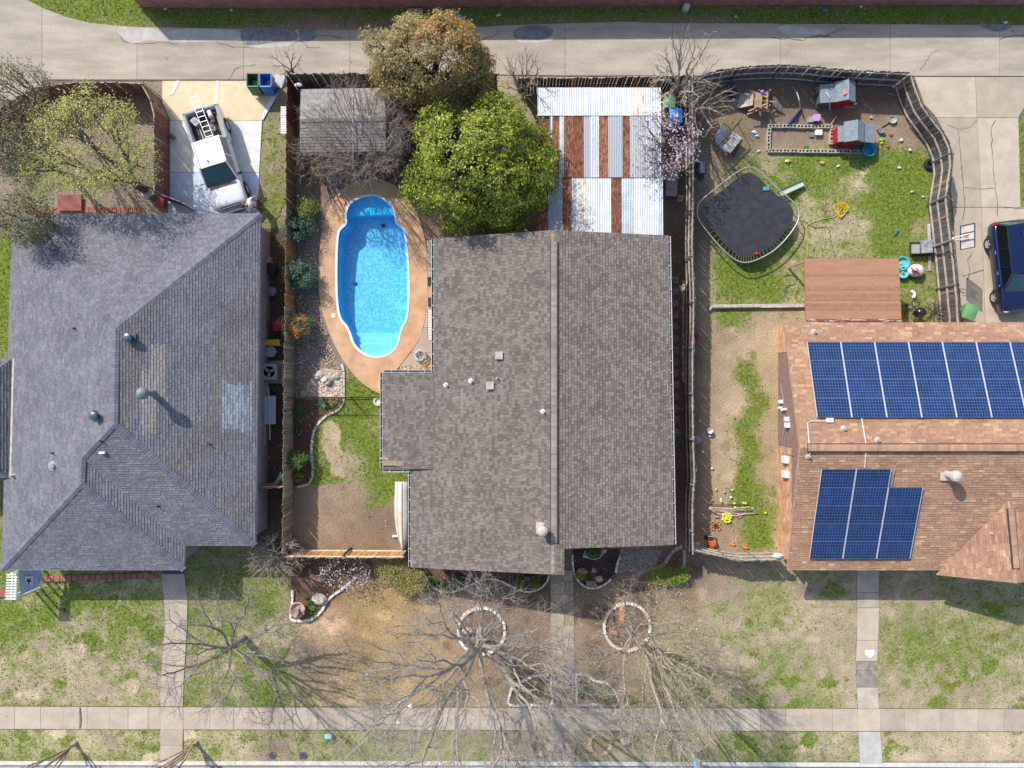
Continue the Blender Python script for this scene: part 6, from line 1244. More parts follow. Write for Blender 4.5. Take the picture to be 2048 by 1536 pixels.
# person bending beside the pickup
def fig(name, J, Ed, mat, parent, sub=2):
    me = bpy.data.meshes.new(name); me.from_pydata([j[0] for j in J],Ed,[]); me.materials.append(mat); o = obj(name,me,parent,False)
    md = o.modifiers.new('skin','SKIN'); md.use_smooth_shade = True
    for i,j in enumerate(J): r = j[1] if isinstance(j[1],tuple) else (j[1],j[1]); me.skin_vertices[0].data[i].radius = r
    me.skin_vertices[0].data[0].use_root = True; sb = o.modifiers.new('sub','SUBSURF'); sb.levels = sub; sb.render_levels = sub; return o
skin = M('skin',(.42,.24,.17),.6,var=.08,bump=.05); hairm = M('hair_dark',(.03,.022,.018),.6); shirt = M('shirt_white',(.68,.68,.68),.85,var=.06,bump=.3,bscale=18); jeans = M('trousers_dark',(.06,.065,.075),.85,bump=.3,bscale=20)
pt = thing('person','person in white shirt bending forward with a long handled rake beside the pickup','person',W(524,416),math.radians(0))
hip=(-.02,0,.92); ch_=(-.28,-.12,1.25); nk=(-.38,-.20,1.38); hd=(-.50,-.28,1.46)
body = fig('body',[((hip),(.15,.12)),((-.14,-.06,1.08),(.15,.12)),(ch_,(.17,.13)),(nk,.065),((-.44,-.24,1.42),.06),(hd,(.10,.115)),((-.56,-.33,1.45),(.075,.09)),
  ((-.20,.14,1.27),.065),((-.08,.30,1.12),.048),((.06,.38,1.05),.038),((-.34,-.36,1.20),.065),((-.28,-.50,.98),.048),((-.10,-.42,.92),.038),
  ((.0,.11,.86),.10),((.02,.13,.48),.072),((.0,.14,.10),.048),((-.12,.15,.05),.045),((.0,-.11,.86),.10),((.03,-.14,.48),.072),((.03,-.15,.10),.048),((-.09,-.16,.05),.045)],
  [(0,1),(1,2),(2,3),(3,4),(4,5),(5,6),(2,7),(7,8),(8,9),(2,10),(10,11),(11,12),(0,13),(13,14),(14,15),(15,16),(0,17),(17,18),(18,19),(19,20)],skin,pt)
fig('shirt',[((-.0,0,.94),(.175,.15)),((-.14,-.06,1.09),(.18,.15)),(ch_,(.20,.16)),((-.34,-.17,1.33),(.11,.10)),((-.20,.15,1.27),.088),((-.12,.26,1.16),.07),((-.34,-.37,1.20),.088),((-.30,-.46,1.06),.07)],[(0,1),(1,2),(2,3),(2,4),(4,5),(2,6),(6,7)],shirt,pt)
fig('trousers',[((-.0,0,.90),(.18,.15)),((.0,.11,.82),.115),((.02,.13,.48),.09),((.0,.14,.12),.075),((.0,-.11,.82),.115),((.03,-.14,.48),.09),((.03,-.15,.12),.075)],[(0,1),(1,2),(2,3),(0,4),(4,5),(5,6)],jeans,pt)
MB().blob((-.49,-.27,1.50),(.115,.115,.105),12,random.Random(3),.05).build('hair',hairm,pt,True,False)
def hand(c, d, parent):
    c = Vector(c); d = Vector(d).normalized(); s = d.cross(Vector((0,0,1))).normalized(); J = [(tuple(c),(.035,.02)),(tuple(c+d*.06),(.038,.02))]; E_ = [(0,1)]
    for i,f in enumerate((-.03,-.01,.01,.03)):
        b_ = len(J); J += [(tuple(c+d*.10+s*f),.011),(tuple(c+d*.13+s*f-Vector((0,0,.025))),.010),(tuple(c+d*(.12+.006*i)+s*f-Vector((0,0,.05))),.009)]; E_ += [(1,b_),(b_,b_+1),(b_+1,b_+2)]
    b_ = len(J); J += [(tuple(c+d*.04+s*.045),.012),(tuple(c+d*.08+s*.055-Vector((0,0,.03))),.010)]; E_ += [(0,b_),(b_,b_+1)]
    return fig('hand',J,E_,skin,parent,1)
hand((.07,.385,1.045),(.8,.2,-.3),pt); hand((-.09,-.415,.915),(.8,.2,-.3),pt)
rk = thing('rake','long wooden handled rake held by the person beside the pickup','rake',W(526,418))
g1, g2 = wm(pt)@Vector((.12,.40,1.02)), wm(pt)@Vector((-.03,-.40,.885))
dd = (g1-g2).normalized(); MB().tube([g2-dd*.75,g1+dd*1.0],.016,6).build('handle',wood,rk)
fo = g2-dd*.75; mb = MB().bar(fo+Vector((-.2,0,0)),fo+Vector((.2,0,0)),.03,.03)
for i in range(9): mb.tube([fo+Vector((-.2+.05*i,0,0)),fo+Vector((-.2+.05*i,-.05,-.14))],.006,4)
mb.build('tines',galv,rk)
# ================================================================ YARD OBJECTS
gbin = P('bin_green',(.045,.13,.06),.5); gbin2 = P('bin_green_pale',(.13,.30,.13),.5); bbin = P('bin_blue',(.02,.10,.30),.45); bbin2 = P('bin_blue_bright',(.02,.17,.50),.45); darkin = M('bin_inside',(.02,.02,.02),.9)
def wheelie(label,px_,py_,rz,m_,open_=False,s=.62,h=1.05,sticker=False):
    t = thing('wheeled_bin',label,'bin',W(px_,py_),rz); a,b_ = s*.40,s*.46; k = s*.5
    r0 = [Vector((x*a,y*a,.06)) for x,y in ((-1,-1),(1,-1),(1,1),(-1,1))]; r1 = [Vector((x*k,y*k*1.1,h)) for x,y in ((-1,-1),(1,-1),(1,1),(-1,1))]
    r2 = [Vector((x*(k-.03),y*(k*1.1-.03),h)) for x,y in ((-1,-1),(1,-1),(1,1),(-1,1))]; r3 = [Vector((x*(a-.02),y*(a-.02),.35)) for x,y in ((-1,-1),(1,-1),(1,1),(-1,1))]
    MB().loft([r0,r1,r2]).build('body',m_,t,False,False) if not open_ else MB().loft([r0,r1,r2,r3]).build('body',m_,t,False,False)
    rim = MB()
    for i in range(4): rim.bar(r1[i],r1[(i+1)%4],.05,.05)
    rim.build('rim',m_,t,False,False)
    if open_:
        MB().box((0,k*1.1+.08,h-.42),(s*.96,.05,.9),M=Matrix.Rotation(.12,4,'X')).build('lid',m_,t,False,False); MB().box((0,0,.5),(a*1.7,a*1.7,.06)).build('rubbish',M('rubbish',(.3,.27,.25),.8,var=.5,scale=9),t,False,False)
    else:
        n_=5; vs=[]
        for i in range(n_+1):
            for j in range(n_+1): u,v=2*i/n_-1,2*j/n_-1; vs.append((u*(k+.03),v*(k*1.1+.04),h+.02+.09*(1-u*u)*(1-v*v*.6)))
        ld_ = MB().add(vs,[(i*(n_+1)+j,(i+1)*(n_+1)+j,(i+1)*(n_+1)+j+1,i*(n_+1)+j+1) for i in range(n_) for j in range(n_)]).build('lid',m_,t,False,False)
        if sticker: MB().box((0,0,h+.112),(.2,.2,.01)).build('sticker',P('sticker_white',(.6,.62,.66),.6),ld_,False,False)
    MB().tube([(-k*.8,k*1.1+.07,h-.04),(k*.8,k*1.1+.07,h-.04)],.018,6).build('handle',m_,t,False,False)
    for s_ in (-1,1): MB().lathe([(.1,-.03),(.1,.03),(0,.03)],(s_*k*.8,a+.03,.10),10,M=Matrix.Rotation(PI/2,4,'Y')).build('wheel',tyre,t,False,False)
    return t
wheelie('open dark green wheeled bin at the alley end of the left driveway',519,176,PI,gbin,True); wheelie('open blue recycling bin beside the dark green bin on the left driveway',544,176,PI,bbin2,True)
wheelie('closed pale green wheeled bin beside the corrugated cover',1330,216,-.06,gbin2); wheelie('closed blue recycling bin with a white sticker beside the corrugated cover',1343,246,.03,bbin2,sticker=True); wheelie('green wheeled bin at the end of the right driveway by the tan roof',1916,628,-.35,gbin2,s=.68)
def one(name,label,cat,mb,m_,smooth=False,group=None): o = mb.build(name,m_,smooth=smooth); return tag(o,label,cat,group)
def P3_(a,b_,z=0): return W(a,b_,z)
# trampoline
tr = thing('trampoline','square black trampoline with rounded corners in the right yard','trampoline',W(1488,434)); zt=.85
rim_px = [(1394,425),(1397,408),(1410,394),(1440,370),(1470,347),(1490,336),(1503,335),(1520,344),(1550,372),(1580,398),(1594,412),(1598,430),(1592,450),(1570,480),(1545,503),(1515,519),(1492,525),(1470,519),(1440,493),(1412,460),(1398,440)]
rim = [W(v.x,v.y,zt) for v in spline([Vector((a,b_,0)) for a,b_ in rim_px],4,True)]; cen = sum(rim,Vector())/len(rim)
MB().tube(rim,.035,8,closed=True).build('rim',galv,tr,smooth=True); mat_ = [cen+(p-cen)*(1-.30/(p-cen).length) for p in rim]
MB().add([p+Vector((0,0,-.01)) for p in mat_],[tuple(range(len(mat_)))]).build('jumping_mat',M('trampoline_mat',(.034,.035,.042),.75,var=.25,scale=2.5,bump=.1,fine=.15),tr)
spm = M('spring_straw',(.34,.25,.13),.6); 
for i in range(len(rim)): 
    MB().tube([mat_[i],rim[i]],.009,4).build('spring',spm,tr)
for i in (4,18,30,46,60,74): 
    if i < len(rim): p = rim[i]; MB().tube([p,Vector((p.x*1.0,p.y,.03)),Vector((p.x+.1,p.y+.1,.03))],.025,5).build('leg',galv,tr)
one('toy_block','green tray lying at the top of the trampoline mat','tray',MB().box(W(1532,377,.87),(.32,.2,.05),rz=.1),P('toy_teal',(.1,.3,.28),.5)); one('red_ball','small red toy at the lower corner of the trampoline','toy',MB().blob(W(1513,507,.9),(.12,.08,.07),8,random.Random(1),.2),P('toy_red',(.6,.02,.04),.4))
sldm = P('slide_green',(.08,.22,.14),.5); sp_ = thing('toddler_slide','small cream toy slide with green sides beside the trampoline','slide',W(1590,378)); a,b_=W(1562,386,.38),W(1606,366,.1); d=(b_-a).normalized(); s=Vector((-d.y,d.x,0)).normalized()
MB().bar(a,b_,.36,.03).build('chute',P('slide_cream',(.6,.58,.46),.5),sp_)
for k in (-1,1): MB().bar(a+s*.18*k+Vector((0,0,.05)),b_+s*.18*k+Vector((0,0,.05)),.04,.12).build('side_rail',sldm,sp_)
for k in (-1,1): MB().bar(a+s*.15*k,Vector((a.x+s.x*.15*k,a.y+s.y*.15*k,0)),.05,.05).build('leg',sldm,sp_)
# cinder blocks
cin = M('cinder_block',(.44,.395,.34),.95,var=.18,scale=6,rnd=.1)
mb = MB(); L_,B_2,h_=.40,.19,.19
for x in (-L_/2+.018,0,L_/2-.018): mb.box((x,0,h_/2),(.036,B_2,h_))
for y in (-1,1):
    for x in (-1,1): mb.box((x*.091,y*(B_2/2-.016),h_/2),(.146,.032,h_-.002))
cbm = mb.mesh('cinder_block',cin)
def blocks(label,a,b_,n_,z=0,layers=1,seed=1):
    rng = random.Random(seed); a,b_=W(*a),W(*b_); d=b_-a; t = thing('block_border',label,'border',(a+b_)/2)
    for l in range(layers):
        for i in range(n_): p=a+d*((i+.5)/n_)+Vector((rng.uniform(-.012,.012),rng.uniform(-.012,.012),z+l*.195)); obj('cinder_block',cbm,t,loc=p,rot=(0,0,math.atan2(d.y,d.x)+rng.uniform(-.04,.04)))
    return t
blocks('top row of hollow cinder blocks around the dirt play bed',(1535,254),(1662,255),9,seed=1); blocks('left column of hollow cinder blocks beside the dirt play bed',(1536,259),(1535,302),3,seed=2); blocks('bottom row of hollow cinder blocks under the dirt play bed',(1534,303),(1728,305),13,seed=3); blocks('short column of cinder blocks left of the lower playhouse',(1662,260),(1660,290),2,seed=4); blocks('short row of cinder blocks below the lower playhouse',(1658,287),(1702,289),3,seed=5); blocks('column of cinder blocks left of the upper playhouse',(1634,176),(1634,206),2,seed=6); blocks('row of cinder blocks below the upper playhouse',(1660,212),(1706,213),3,seed=7)
# two red playhouses (coops) with grey roofs
cred = M('coop_red',(.36,.02,.03),.6,var=.15,scale=4); croof = M('coop_roof',(.20,.235,.265),.85,var=.14,scale=5)
def coop(label,pxl,rz,parts):
    t = thing('playhouse',label,'playhouse',W(*pxl),rz); wn_ = parts; t.scale = (.78,.72,.88)
    w2,l_ = .72,.55
    MB().box((0,0,.62),(1.0,1.3,1.15)).build('body',cred,t,False,False)
    rf = MB(); a=.68
    for s in (-1,1): rf.slabpoly([(0,-a-.08,1.62),(s*.70,-a-.08,1.26),(s*.70,a+.08,1.26),(0,a+.08,1.62)],.05)
    o = rf.build('main_roof',croof,t,False,False); MB().bar((0,-.76,1.63),(0,.76,1.63),.10,.03).build('ridge',M('coop_ridge',(.26,.33,.38),.6),o,False,False)
    MB().add([(-.5,-.652,1.19),(.5,-.652,1.19),(0,-.652,1.52)],[(0,1,2)]).build('gable',cred,t,False,False)
    MB().box((wn_*1.06,0,.5),(1.05,1.2,.9)).build('run',M('coop_mesh',(.10,.10,.10),.8),t,False,False); MB().slabpoly([(wn_*.55,-.70,1.16),(wn_*1.62,-.70,.98),(wn_*1.62,.70,.98),(wn_*.55,.70,1.16)],.05).build('run_roof',croof,t,False,False)
    MB().slabpoly([(-wn_*.56,-.60,1.02),(-wn_*.95,-.60,.90),(-wn_*.95,.60,.90),(-wn_*.56,.60,1.02)],.04).build('nest_roof',croof if wn_ > 0 else cred,t,False,False); MB().box((-wn_*.74,0,.5),(.42,1.1,.78)).build('nest_box',cred,t,False,False); return t
coop('upper red playhouse with grey roof against the curved dark fence',(1672,200),0,-1); coop('lower red playhouse with grey roof beside the blue tub',(1689,278),0,1)
one('paper_sheet','orange paper sheet on the upper playhouse roof','paper',MB().box(W(1690,185,1.44),(.22,.18,.01),rz=.4,M=None),P('paper_orange',(.75,.25,.18),.7))
pur = P('toy_purple',(.30,.08,.42),.5); lil = P('toy_lilac',(.50,.28,.62),.5)
one('purple_bucket','purple bucket beside the upper playhouse','bucket',MB().lathe([(.16,0),(.22,.34),(.20,.34),(.15,.05),(0,.05)],W(1641,198),14),pur)
one('purple_box','lilac box beside the dirt play bed','box',MB().box(W(1632,236,.2),(.36,.30,.36)).box(W(1632,236,.39),(.38,.32,.03)),lil); one('white_bin','white lidded tub inside the dirt play bed','tub',MB().box(W(1637,265,.1),(.34,.24,.2),taper=1.06).box(W(1637,265,.21),(.38,.27,.03)),P('tub_white',(.70,.70,.70),.4)); one('grey_tub','dark grey tub beside the lilac box','tub',MB().box(W(1622,240,.12),(.36,.32,.24),taper=.9),P('tub_grey',(.32,.33,.30),.6)); one('grey_dish','small slate dish inside the dirt play bed','dish',MB().box(W(1623,271,.05),(.2,.18,.1),taper=1.1),P('dish_slate',(.16,.18,.21),.6))
one('blue_tub','round blue plastic tub beside the lower playhouse','tub',MB().lathe([(.26,0),(.34,.42),(.36,.44),(.33,.44),(.26,.10),(0,.12)],W(1731,304),18,),P('tub_blue',(.02,.30,.52),.4)); one('tyre_planter','black tyre lying flat by the right driveway fence','tyre',MB().lathe([(.16,.02),(.16,.16),(.24,.20),(.32,.14),(.33,.06),(.28,0)],W(1858,330),20),tyre); one('feed_pan','round metal pan on the dirt near the lower playhouse','pan',MB().lathe([(.18,0),(.22,.16),(.20,.16),(.17,.06),(0,.06)],W(1783,241),18),M('pan_metal',(.50,.50,.48),.4,metal=.3)); one('upturned_pot','small grey pot beside the lower playhouse','pot',MB().lathe([(.12,0),(.16,.24),(.13,.25),(0,.2)],W(1759,264),12),P('pot_grey',(.22,.21,.21),.7))
tarp = M('blue_tarp',(.015,.035,.17),.5,var=.3,scale=6); rngt = random.Random(4); vs=[]
for i in range(9):
    t_=i/8; c=W(1601-33*t_,219+43*t_); w_=.28*math.sin(PI*(.12+.8*t_))+.05; d=Vector((.79,.6,0))
    for j in range(5): u=j/4*2-1; vs.append(tuple(c+d*u*w_+Vector((0,0,.06+.22*math.sin(PI*t_)*(1-abs(u))+rngt.uniform(0,.05)))))
one('blue_tarp','crumpled dark blue tarp over the cinder block row','tarp',MB().add(vs,[(i*5+j,i*5+j+1,(i+1)*5+j+1,(i+1)*5+j) for i in range(8) for j in range(4)]),tarp)
for nm,pts,r_,m_,lab in (('pvc_arch',[(1584,172,.1),(1594,186,.7),(1598,200,.9),(1600,212,.4),(1600,220,.05)],.025,P('pvc',(.55,.57,.58),.4),'white bent plastic hoop on the dirt near the curved fence'),('pvc_arch',[(1635,172,.1),(1650,182,.8),(1657,192,1.1),(1659,206,.8),(1660,222,.05)],.025,P('pvc',(.55,.57,.58),.4),'white bent plastic hoop across the upper playhouse'),('fallen_pole',[(1771,184,.03),(1808,197,.03)],.02,woodg,'thin pole lying on the dirt right of the upper playhouse'),('broom_stick',[(1673,232,.3),(1661,250,.05)],.02,P('stick_cream',(.6,.55,.45),.6),'cream stick leaning on the lower playhouse blocks'),('black_hose',[(1753,262,.03),(1775,248,.03),(1790,240,.03)],.03,blackp,'black hose between the lower playhouse and the metal pan')):
    one(nm,lab,nm.split('_')[-1],MB().tube(spline([W(*p) for p in pts],4),r_,6),m_,True)
# wooden climbing frame / bench pile at the curved fence
wf = thing('wooden_playset','weathered wooden play frame with slats beside the curved fence','play frame',W(1512,200)); fwm = M('frame_wood',(.40,.26,.16),.85,var=.25,scale=5,rnd=.15)
for x in (1512,1523,1535): MB().bar(W(x,184,.85),W(x-2,217,.85),.09,.06).build('beam',fwm,wf)
for i in range(9): y=188+i*3.1; MB().bar(W(1512,y,.88),W(1522,y,.88),.07,.03).build('slat',fwm,wf)
for (a,b_) in (((1498,180,.7),(1535,195,.9)),((1497,222,.7),(1532,208,.9)),((1494,229,.1),(1530,214,.7)),((1505,199,.8),(1550,204,.6)),((1536,182,.7),(1524,193,.8)),((1525,212,.8),(1536,220,.3))): MB().bar(W(*a),W(*b_),.07,.05).build('brace',fwm,wf)
for x,y in ((1513,186),(1513,214),(1535,186),(1534,216)): MB().box((W(x,y,.4).x,W(x,y,.4).y,.41),(.07,.07,.84)).build('leg',fwm,wf)
one('plywood_sheet','grey plywood sheet leaning at the left of the play frame','board',MB().slabpoly([W(1507,183,.75),W(1506,210,.7),W(1474,217,.12),W(1480,188,.12)],.03),woodg)
cr = thing('pallet_crate','slatted crate leaning beside the play frame','crate',W(1556,210)); 
for i in range(5): a=W(1548+i*4,194+i*5.2,.55-.05*i); b_=W(1547+i*4,211+i*3.2,.30-.03*i); MB().bar(a,b_,.09,.03).build('slat',galv if i%2 else fwm,cr)
MB().bar(W(1548,193,.50),W(1566,218,.25),.05,.05).bar(W(1547,211,.26),W(1562,225,.05),.05,.05).build('rail',fwm,cr)
sm_ = P('toy_purple_bright',(.33,.18,.62),.5); one('purple_toy','purple toy perched on the play frame','toy',MB().blob(W(1525,183,.95),(.13,.11,.1),9,random.Random(2),.2),sm_)
one('dark_mesh_sheet','dark mesh sheet leaning on the curved fence','mesh sheet',MB().slabpoly([W(1468,162,1.1),W(1478,186,.25),W(1464,198,.03),W(1450,190,.03),W(1452,172,.5)],.02),M('mesh_dark',(.06,.06,.068),.9,var=.3,scale=6))
# swing seat
sw = thing('swing_seat','pale fabric garden swing seat near the fence corner','garden swing',W(1456,276)); fab = M('swing_fabric',(.50,.47,.42),.85,var=.08,scale=4); fab2 = M('swing_fabric_grey',(.36,.35,.38),.85,var=.08,scale=4)
MB().slabpoly([W(1456,282,.55),W(1466,263,.55),W(1484,276,.5),W(1461,306,.5),W(1440,296,.55)],.05).build('seat',fab,sw); MB().slabpoly([W(1440,296,.6),W(1431,282,1.0),W(1432,267,1.1),W(1447,246,1.1),W(1453,260,.95),W(1459,268,.7)],.04).build('backrest',fab2,sw)
MB().bar(W(1436,294,1.15),W(1482,240,1.25),.07,.07).build('top_bar',darkm,sw)
for a,b_ in (((1446,245,1.0),(1460,256,.0)),((1484,278,.5),(1467,312,.02)),((1461,305,.5),(1468,313,.02)),((1468,313,.03),(1484,280,.03)),((1436,294,1.1),(1446,300,.0)),((1482,240,1.2),(1476,250,.0))): MB().tube([W(*a),W(*b_)],.02,5).build('leg',darkm,sw)
one('orange_board','curled tan board leaning behind the swing seat','board',MB().slabpoly([W(1420,245,.5),W(1436,241,.45),W(1441,256,.1),W(1428,262,.03)],.03),M('board_tan',(.46,.29,.14),.8,var=.25,scale=5)); 
gr_ = thing('barbecue_grill','dark lidded barbecue grill beside the pale railed fence','grill',W(1400,338)); MB().box(W(1402,337,.72),(.55,.62,.3),taper=.9).build('firebox',blackp,gr_)
n_=8; vs=[]; c=W(1402,337,.87)
for i in range(n_+1):
    t_=PI*i/n_
    for y in (-.32,.32): vs.append((c.x-.24*math.cos(t_),c.y+y,c.z+.22*math.sin(t_)))
MB().add(vs,[(2*i,2*i+1,2*i+3,2*i+2) for i in range(n_)]+[tuple(range(0,2*n_+1,2)),tuple(range(1,2*n_+2,2))[::-1]]).build('lid',P('grill_lid',(.13,.14,.16),.3,metal=.5),gr_)
for x,y in ((-.22,-.26),(.22,-.26),(.22,.26),(-.22,.26)): MB().tube([(c.x+x,c.y+y,.6),(c.x+x,c.y+y,0)],.02,5).build('leg',blackp,gr_)
MB().box((c.x,c.y-.5,.8),(.4,.3,.03)).build('side_shelf',blackp,gr_)
one('workbench_slab','long grey slab top beside the metal cover','table',MB().box(W(1343,360,.7),(.62,1.75,.06)).box(W(1343,338,.35),(.5,.1,.68)).box(W(1343,381,.35),(.5,.1,.68)),M('slab_grey',(.30,.27,.25),.9,var=.2,scale=4)); one('wooden_box','brown wooden box behind the blue recycling bin','box',MB().box(W(1322,234,.4),(.4,1.0,.8)).box(W(1322,234,.81),(.43,1.03,.03)),M('box_brown',(.28,.19,.11),.85))
for i,(a,b_) in enumerate(((1362,394),(1360,401))): tag(MB().box(W(a,b_,.06+.0*i),(.38,.17,.1),rz=.1*i).build('yellow_brick',M('brick_yellow',(.42,.33,.18),.9,var=.2,scale=6)),'loose tan brick on the soil below the grey slab top','brick','loose bricks below the slab')
# right yard
sh_ = thing('shovel','garden shovel with wooden handle lying on the lawn','shovel',W(1650,400)); MB().tube([W(1651,376,.05),W(1650,410,.05)],.02,6).build('handle',wood,sh_); MB().slabpoly([W(1646,410,.05),W(1654,410,.05),W(1655,418,.06),W(1650,426,.04),W(1645,418,.06)],.02).build('blade',M('rust_blade',(.25,.13,.1),.7),sh_)
rngh = random.Random(3); hp_=[W(1676,394,.03),W(1677,408,.03)]
for i in range(44): a=i*.9; r_=rngh.uniform(.15,.42); c=W(1681,420); hp_.append(Vector((c.x+r_*math.cos(a),c.y+r_*1.1*math.sin(a),.03+.002*i)))
hp_+= [W(1670,433,.03),W(1650,437,.03),W(1625,445,.03),W(1612,455,.03),W(1614,480,.03),W(1614,515,.03),W(1600,555,.03),W(1588,590,.03),W(1590,606,.03)]
one('garden_hose','yellow garden hose coiled on the lawn and trailing to the brown shed','hose',MB().tube(spline(hp_,4),.016,5),P('hose_yellow',(.66,.46,.02),.5),True)
one('garden_hose','dark green garden hose trailing over the grass to the brown shed','hose',MB().tube(spline([W(x,y,.03) for x,y in ((1604,440),(1630,455),(1655,455),(1662,480),(1670,510),(1675,520))],4),.016,5),P('hose_green',(.05,.16,.08),.5),True)
one('garden_hose','green hose loop by the left post of the brown shed','hose',MB().tube(spline([W(x,y,.03) for x,y in ((1566,552),(1580,550),(1592,555),(1590,568),(1575,572),(1568,585),(1578,600))],4),.018,5),P('hose_green',(.05,.16,.08),.5),True)
one('blue_toy_bat','blue plastic toy bat lying on the lawn','toy bat',MB().tube([W(1786,476,.04),W(1790,470,.04)],.02,6).tube([W(1790,470,.05),W(1797,460,.05)],[.03,.055],8),P('toy_blue',(.01,.10,.34),.4))
bt_ = W(1462,612,.12); one('timber_rail','long weathered timber rail laid across the yard to the brown shed','timber',MB().bar(W(1424,613,.14),W(1606,611,.14),.2,.16).bar(W(1424,613,.24),W(1520,612,.24),.1,.03).box(W(1421,616,.1),(.12,.3,.2),rz=-.6),woodg)
# basketball hoop
bh = thing('basketball_hoop','portable basketball hoop leaning over the right driveway fence','basketball hoop',W(1842,497)); 
MB().box(W(1843,497,.2),(1.15,.8,.36),taper=.82).build('base',blackp,bh); MB().box(W(1853,493,.42),(.62,.72,.14),rz=.05).build('ballast_bag',M('bag_grey',(.27,.28,.31),.7,var=.4,scale=5),bh); MB().box(W(1831,498,.40),(.42,.5,.1)).build('tray',P('tray_grey',(.36,.34,.30),.7),bh)
p0,p1 = W(1864,494,.45),W(1907,478,2.7); MB().tube([p0,p1],.05,8).build('pole',galv,bh)
bc_ = W(1936,473,2.95); u=Vector((0,1,0)); n__=Vector((.93,.05,-.36)).normalized(); v_=Vector((.36,.0,.93)).normalized()
def bq(w_,h_,off,cx=0,cy=0): return [bc_+n__*off+u*(cx+a*w_/2)+v_*(cy+b2*h_/2) for a,b2 in ((-1,-1),(1,-1),(1,1),(-1,1))]
MB().add(bq(1.20,.74,0)+bq(1.20,.74,-.02),[(0,1,2,3),(7,6,5,4)]).build('backboard',M('clear_board',(.60,.58,.56),.3,alpha=.55,bump=0),bh)
fb_=MB(); q=bq(1.22,.76,-.03)
for i in range(4): fb_.bar(q[i],q[(i+1)%4],.04,.04)
for s_ in (-1,1): fb_.bar(bc_-n__*.03+u*(.2*s_)-v_*.37,bc_-n__*.03+u*(.2*s_)+v_*.37,.035,.03)
fb_.build('frame',P('board_navy',(.03,.04,.09),.5),bh); MB().add(bq(.34,.26,-.026,0,-.08),[(3,2,1,0)]).build('target_print',P('board_red',(.5,.20,.20),.5),bh)
rc=bc_+n__*.32-v_*.26; MB().tube([rc+Vector((.23*math.cos(t_),.23*math.sin(t_),0)) for t_ in np.linspace(0,2*PI,17)[:-1]],.012,5,closed=True).build('rim',P('rim_orange',(.55,.16,.05),.4),bh)
for s_ in (-1,1):
    for z_ in (-.12,.12): MB().tube([p1+Vector((0,s_*.06,z_)),bc_+u*.12*s_+v_*z_-n__*.02],.02,5).build('arm',galv,bh)
one('toy_turtle_pool','turquoise toy water table at the end of the brown shed','toy',MB().lathe([(.28,.0),(.36,.28),(.38,.30),(.33,.30),(.30,.14),(0,.14)],W(1800,528),14).lathe([(.24,.0),(.32,.28),(.34,.30),(.29,.30),(.26,.14),(0,.14)],W(1801,546),14).box(W(1802,536,.22),(.16,.3,.1)),P('toy_turquoise',(.13,.50,.58),.4))
yb_=MB().blob(W(1802,527,.25),(.1,.07,.06),8,random.Random(1),.2).blob(W(1806,545,.25),(.1,.06,.06),8,random.Random(2),.2); one('yellow_toys','yellow toys inside the turquoise water table','toy',yb_,P('toy_yellow',(.5,.55,.02),.5))
tc = thing('toy_car','white and pink ride-on toy car tipped on the grass','toy car',W(1832,541)); MB().blob(W(1832,541,.28),(.48,.36,.26),14,random.Random(4),.06).build('shell',P('toy_white',(.70,.64,.60),.4),tc,True); MB().box(W(1830,542,.5),(.3,.22,.12),rz=.5).build('cockpit',P('toy_pinkdark',(.34,.05,.1),.5),tc); MB().tube([W(1822,534,.5),W(1832,540,.68),W(1842,548,.5)],.05,6).build('roll_bar',P('toy_pink',(.62,.42,.42),.5),tc)
for a,b_ in ((1822,546),(1842,534)): MB().lathe([(.1,-.04),(.1,.04),(0,.05)],W(a,b_,.12),10,M=Matrix.Rotation(PI/2,4,'X')).build('wheel',blackp,tc)
one('fallen_plank','grey plank on the grass above the hoop base','plank',MB().box(W(1858,465,.05),(.16,.95,.05),rz=.03),woodg); one('fallen_plank','grey plank on the grass below the hoop base','plank',MB().box(W(1859,527,.05),(.14,.85,.05),rz=-.02),woodg)
one('white_crescent','white curved plastic piece on the dry grass','plastic piece',MB().tube(spline([W(1822,581,.06),W(1829,588,.08),W(1826,597,.06)],4),[.03]+[.09]*7+[.03],6),P('plastic_white',(.72,.72,.70),.5))
one('ball_grill','glossy black kettle grill beside the brown shed','grill',MB().lathe([(0,.42),(.16,.44),(.28,.55),(.31,.68),(.27,.82),(.14,.92),(.03,.95),(0,.97)],W(1826,628),18).tube([W(1826,628,.5),W(1821,634,0)],.02,5).tube([W(1826,628,.5),W(1832,634,0)],.02,5).tube([W(1826,628,.5),W(1826,620,0)],.02,5),P('enamel_black',(.012,.013,.018),.12,spec=.8),True)
bk = thing('bicycle','small green bicycle lying beside the kettle grill','bicycle',W(1818,612)); bkm = P('bike_green',(.03,.13,.12),.4)
for x,y in ((1808,618),(1831,606)): 
    c=W(x,y,.12); MB().tube([c+Vector((.2*math.cos(t_),.2*math.sin(t_),.05*math.cos(t_))) for t_ in np.linspace(0,2*PI,15)[:-1]],.02,5,closed=True).build('wheel',tyre,bk)
MB().tube([W(1808,618,.15),W(1816,610,.25),W(1826,607,.25),W(1831,606,.15)],.02,5).tube([W(1816,610,.25),W(1820,616,.2),W(1826,607,.25)],.02,5).build('frame',bkm,bk); MB().tube([W(1826,604,.3),W(1829,609,.3)],.02,5).build('handlebar',P('bike_white',(.6,.6,.62),.4),bk); MB().box(W(1815,609,.3),(.2,.1,.05),rz=.3).build('saddle',blackp,bk)
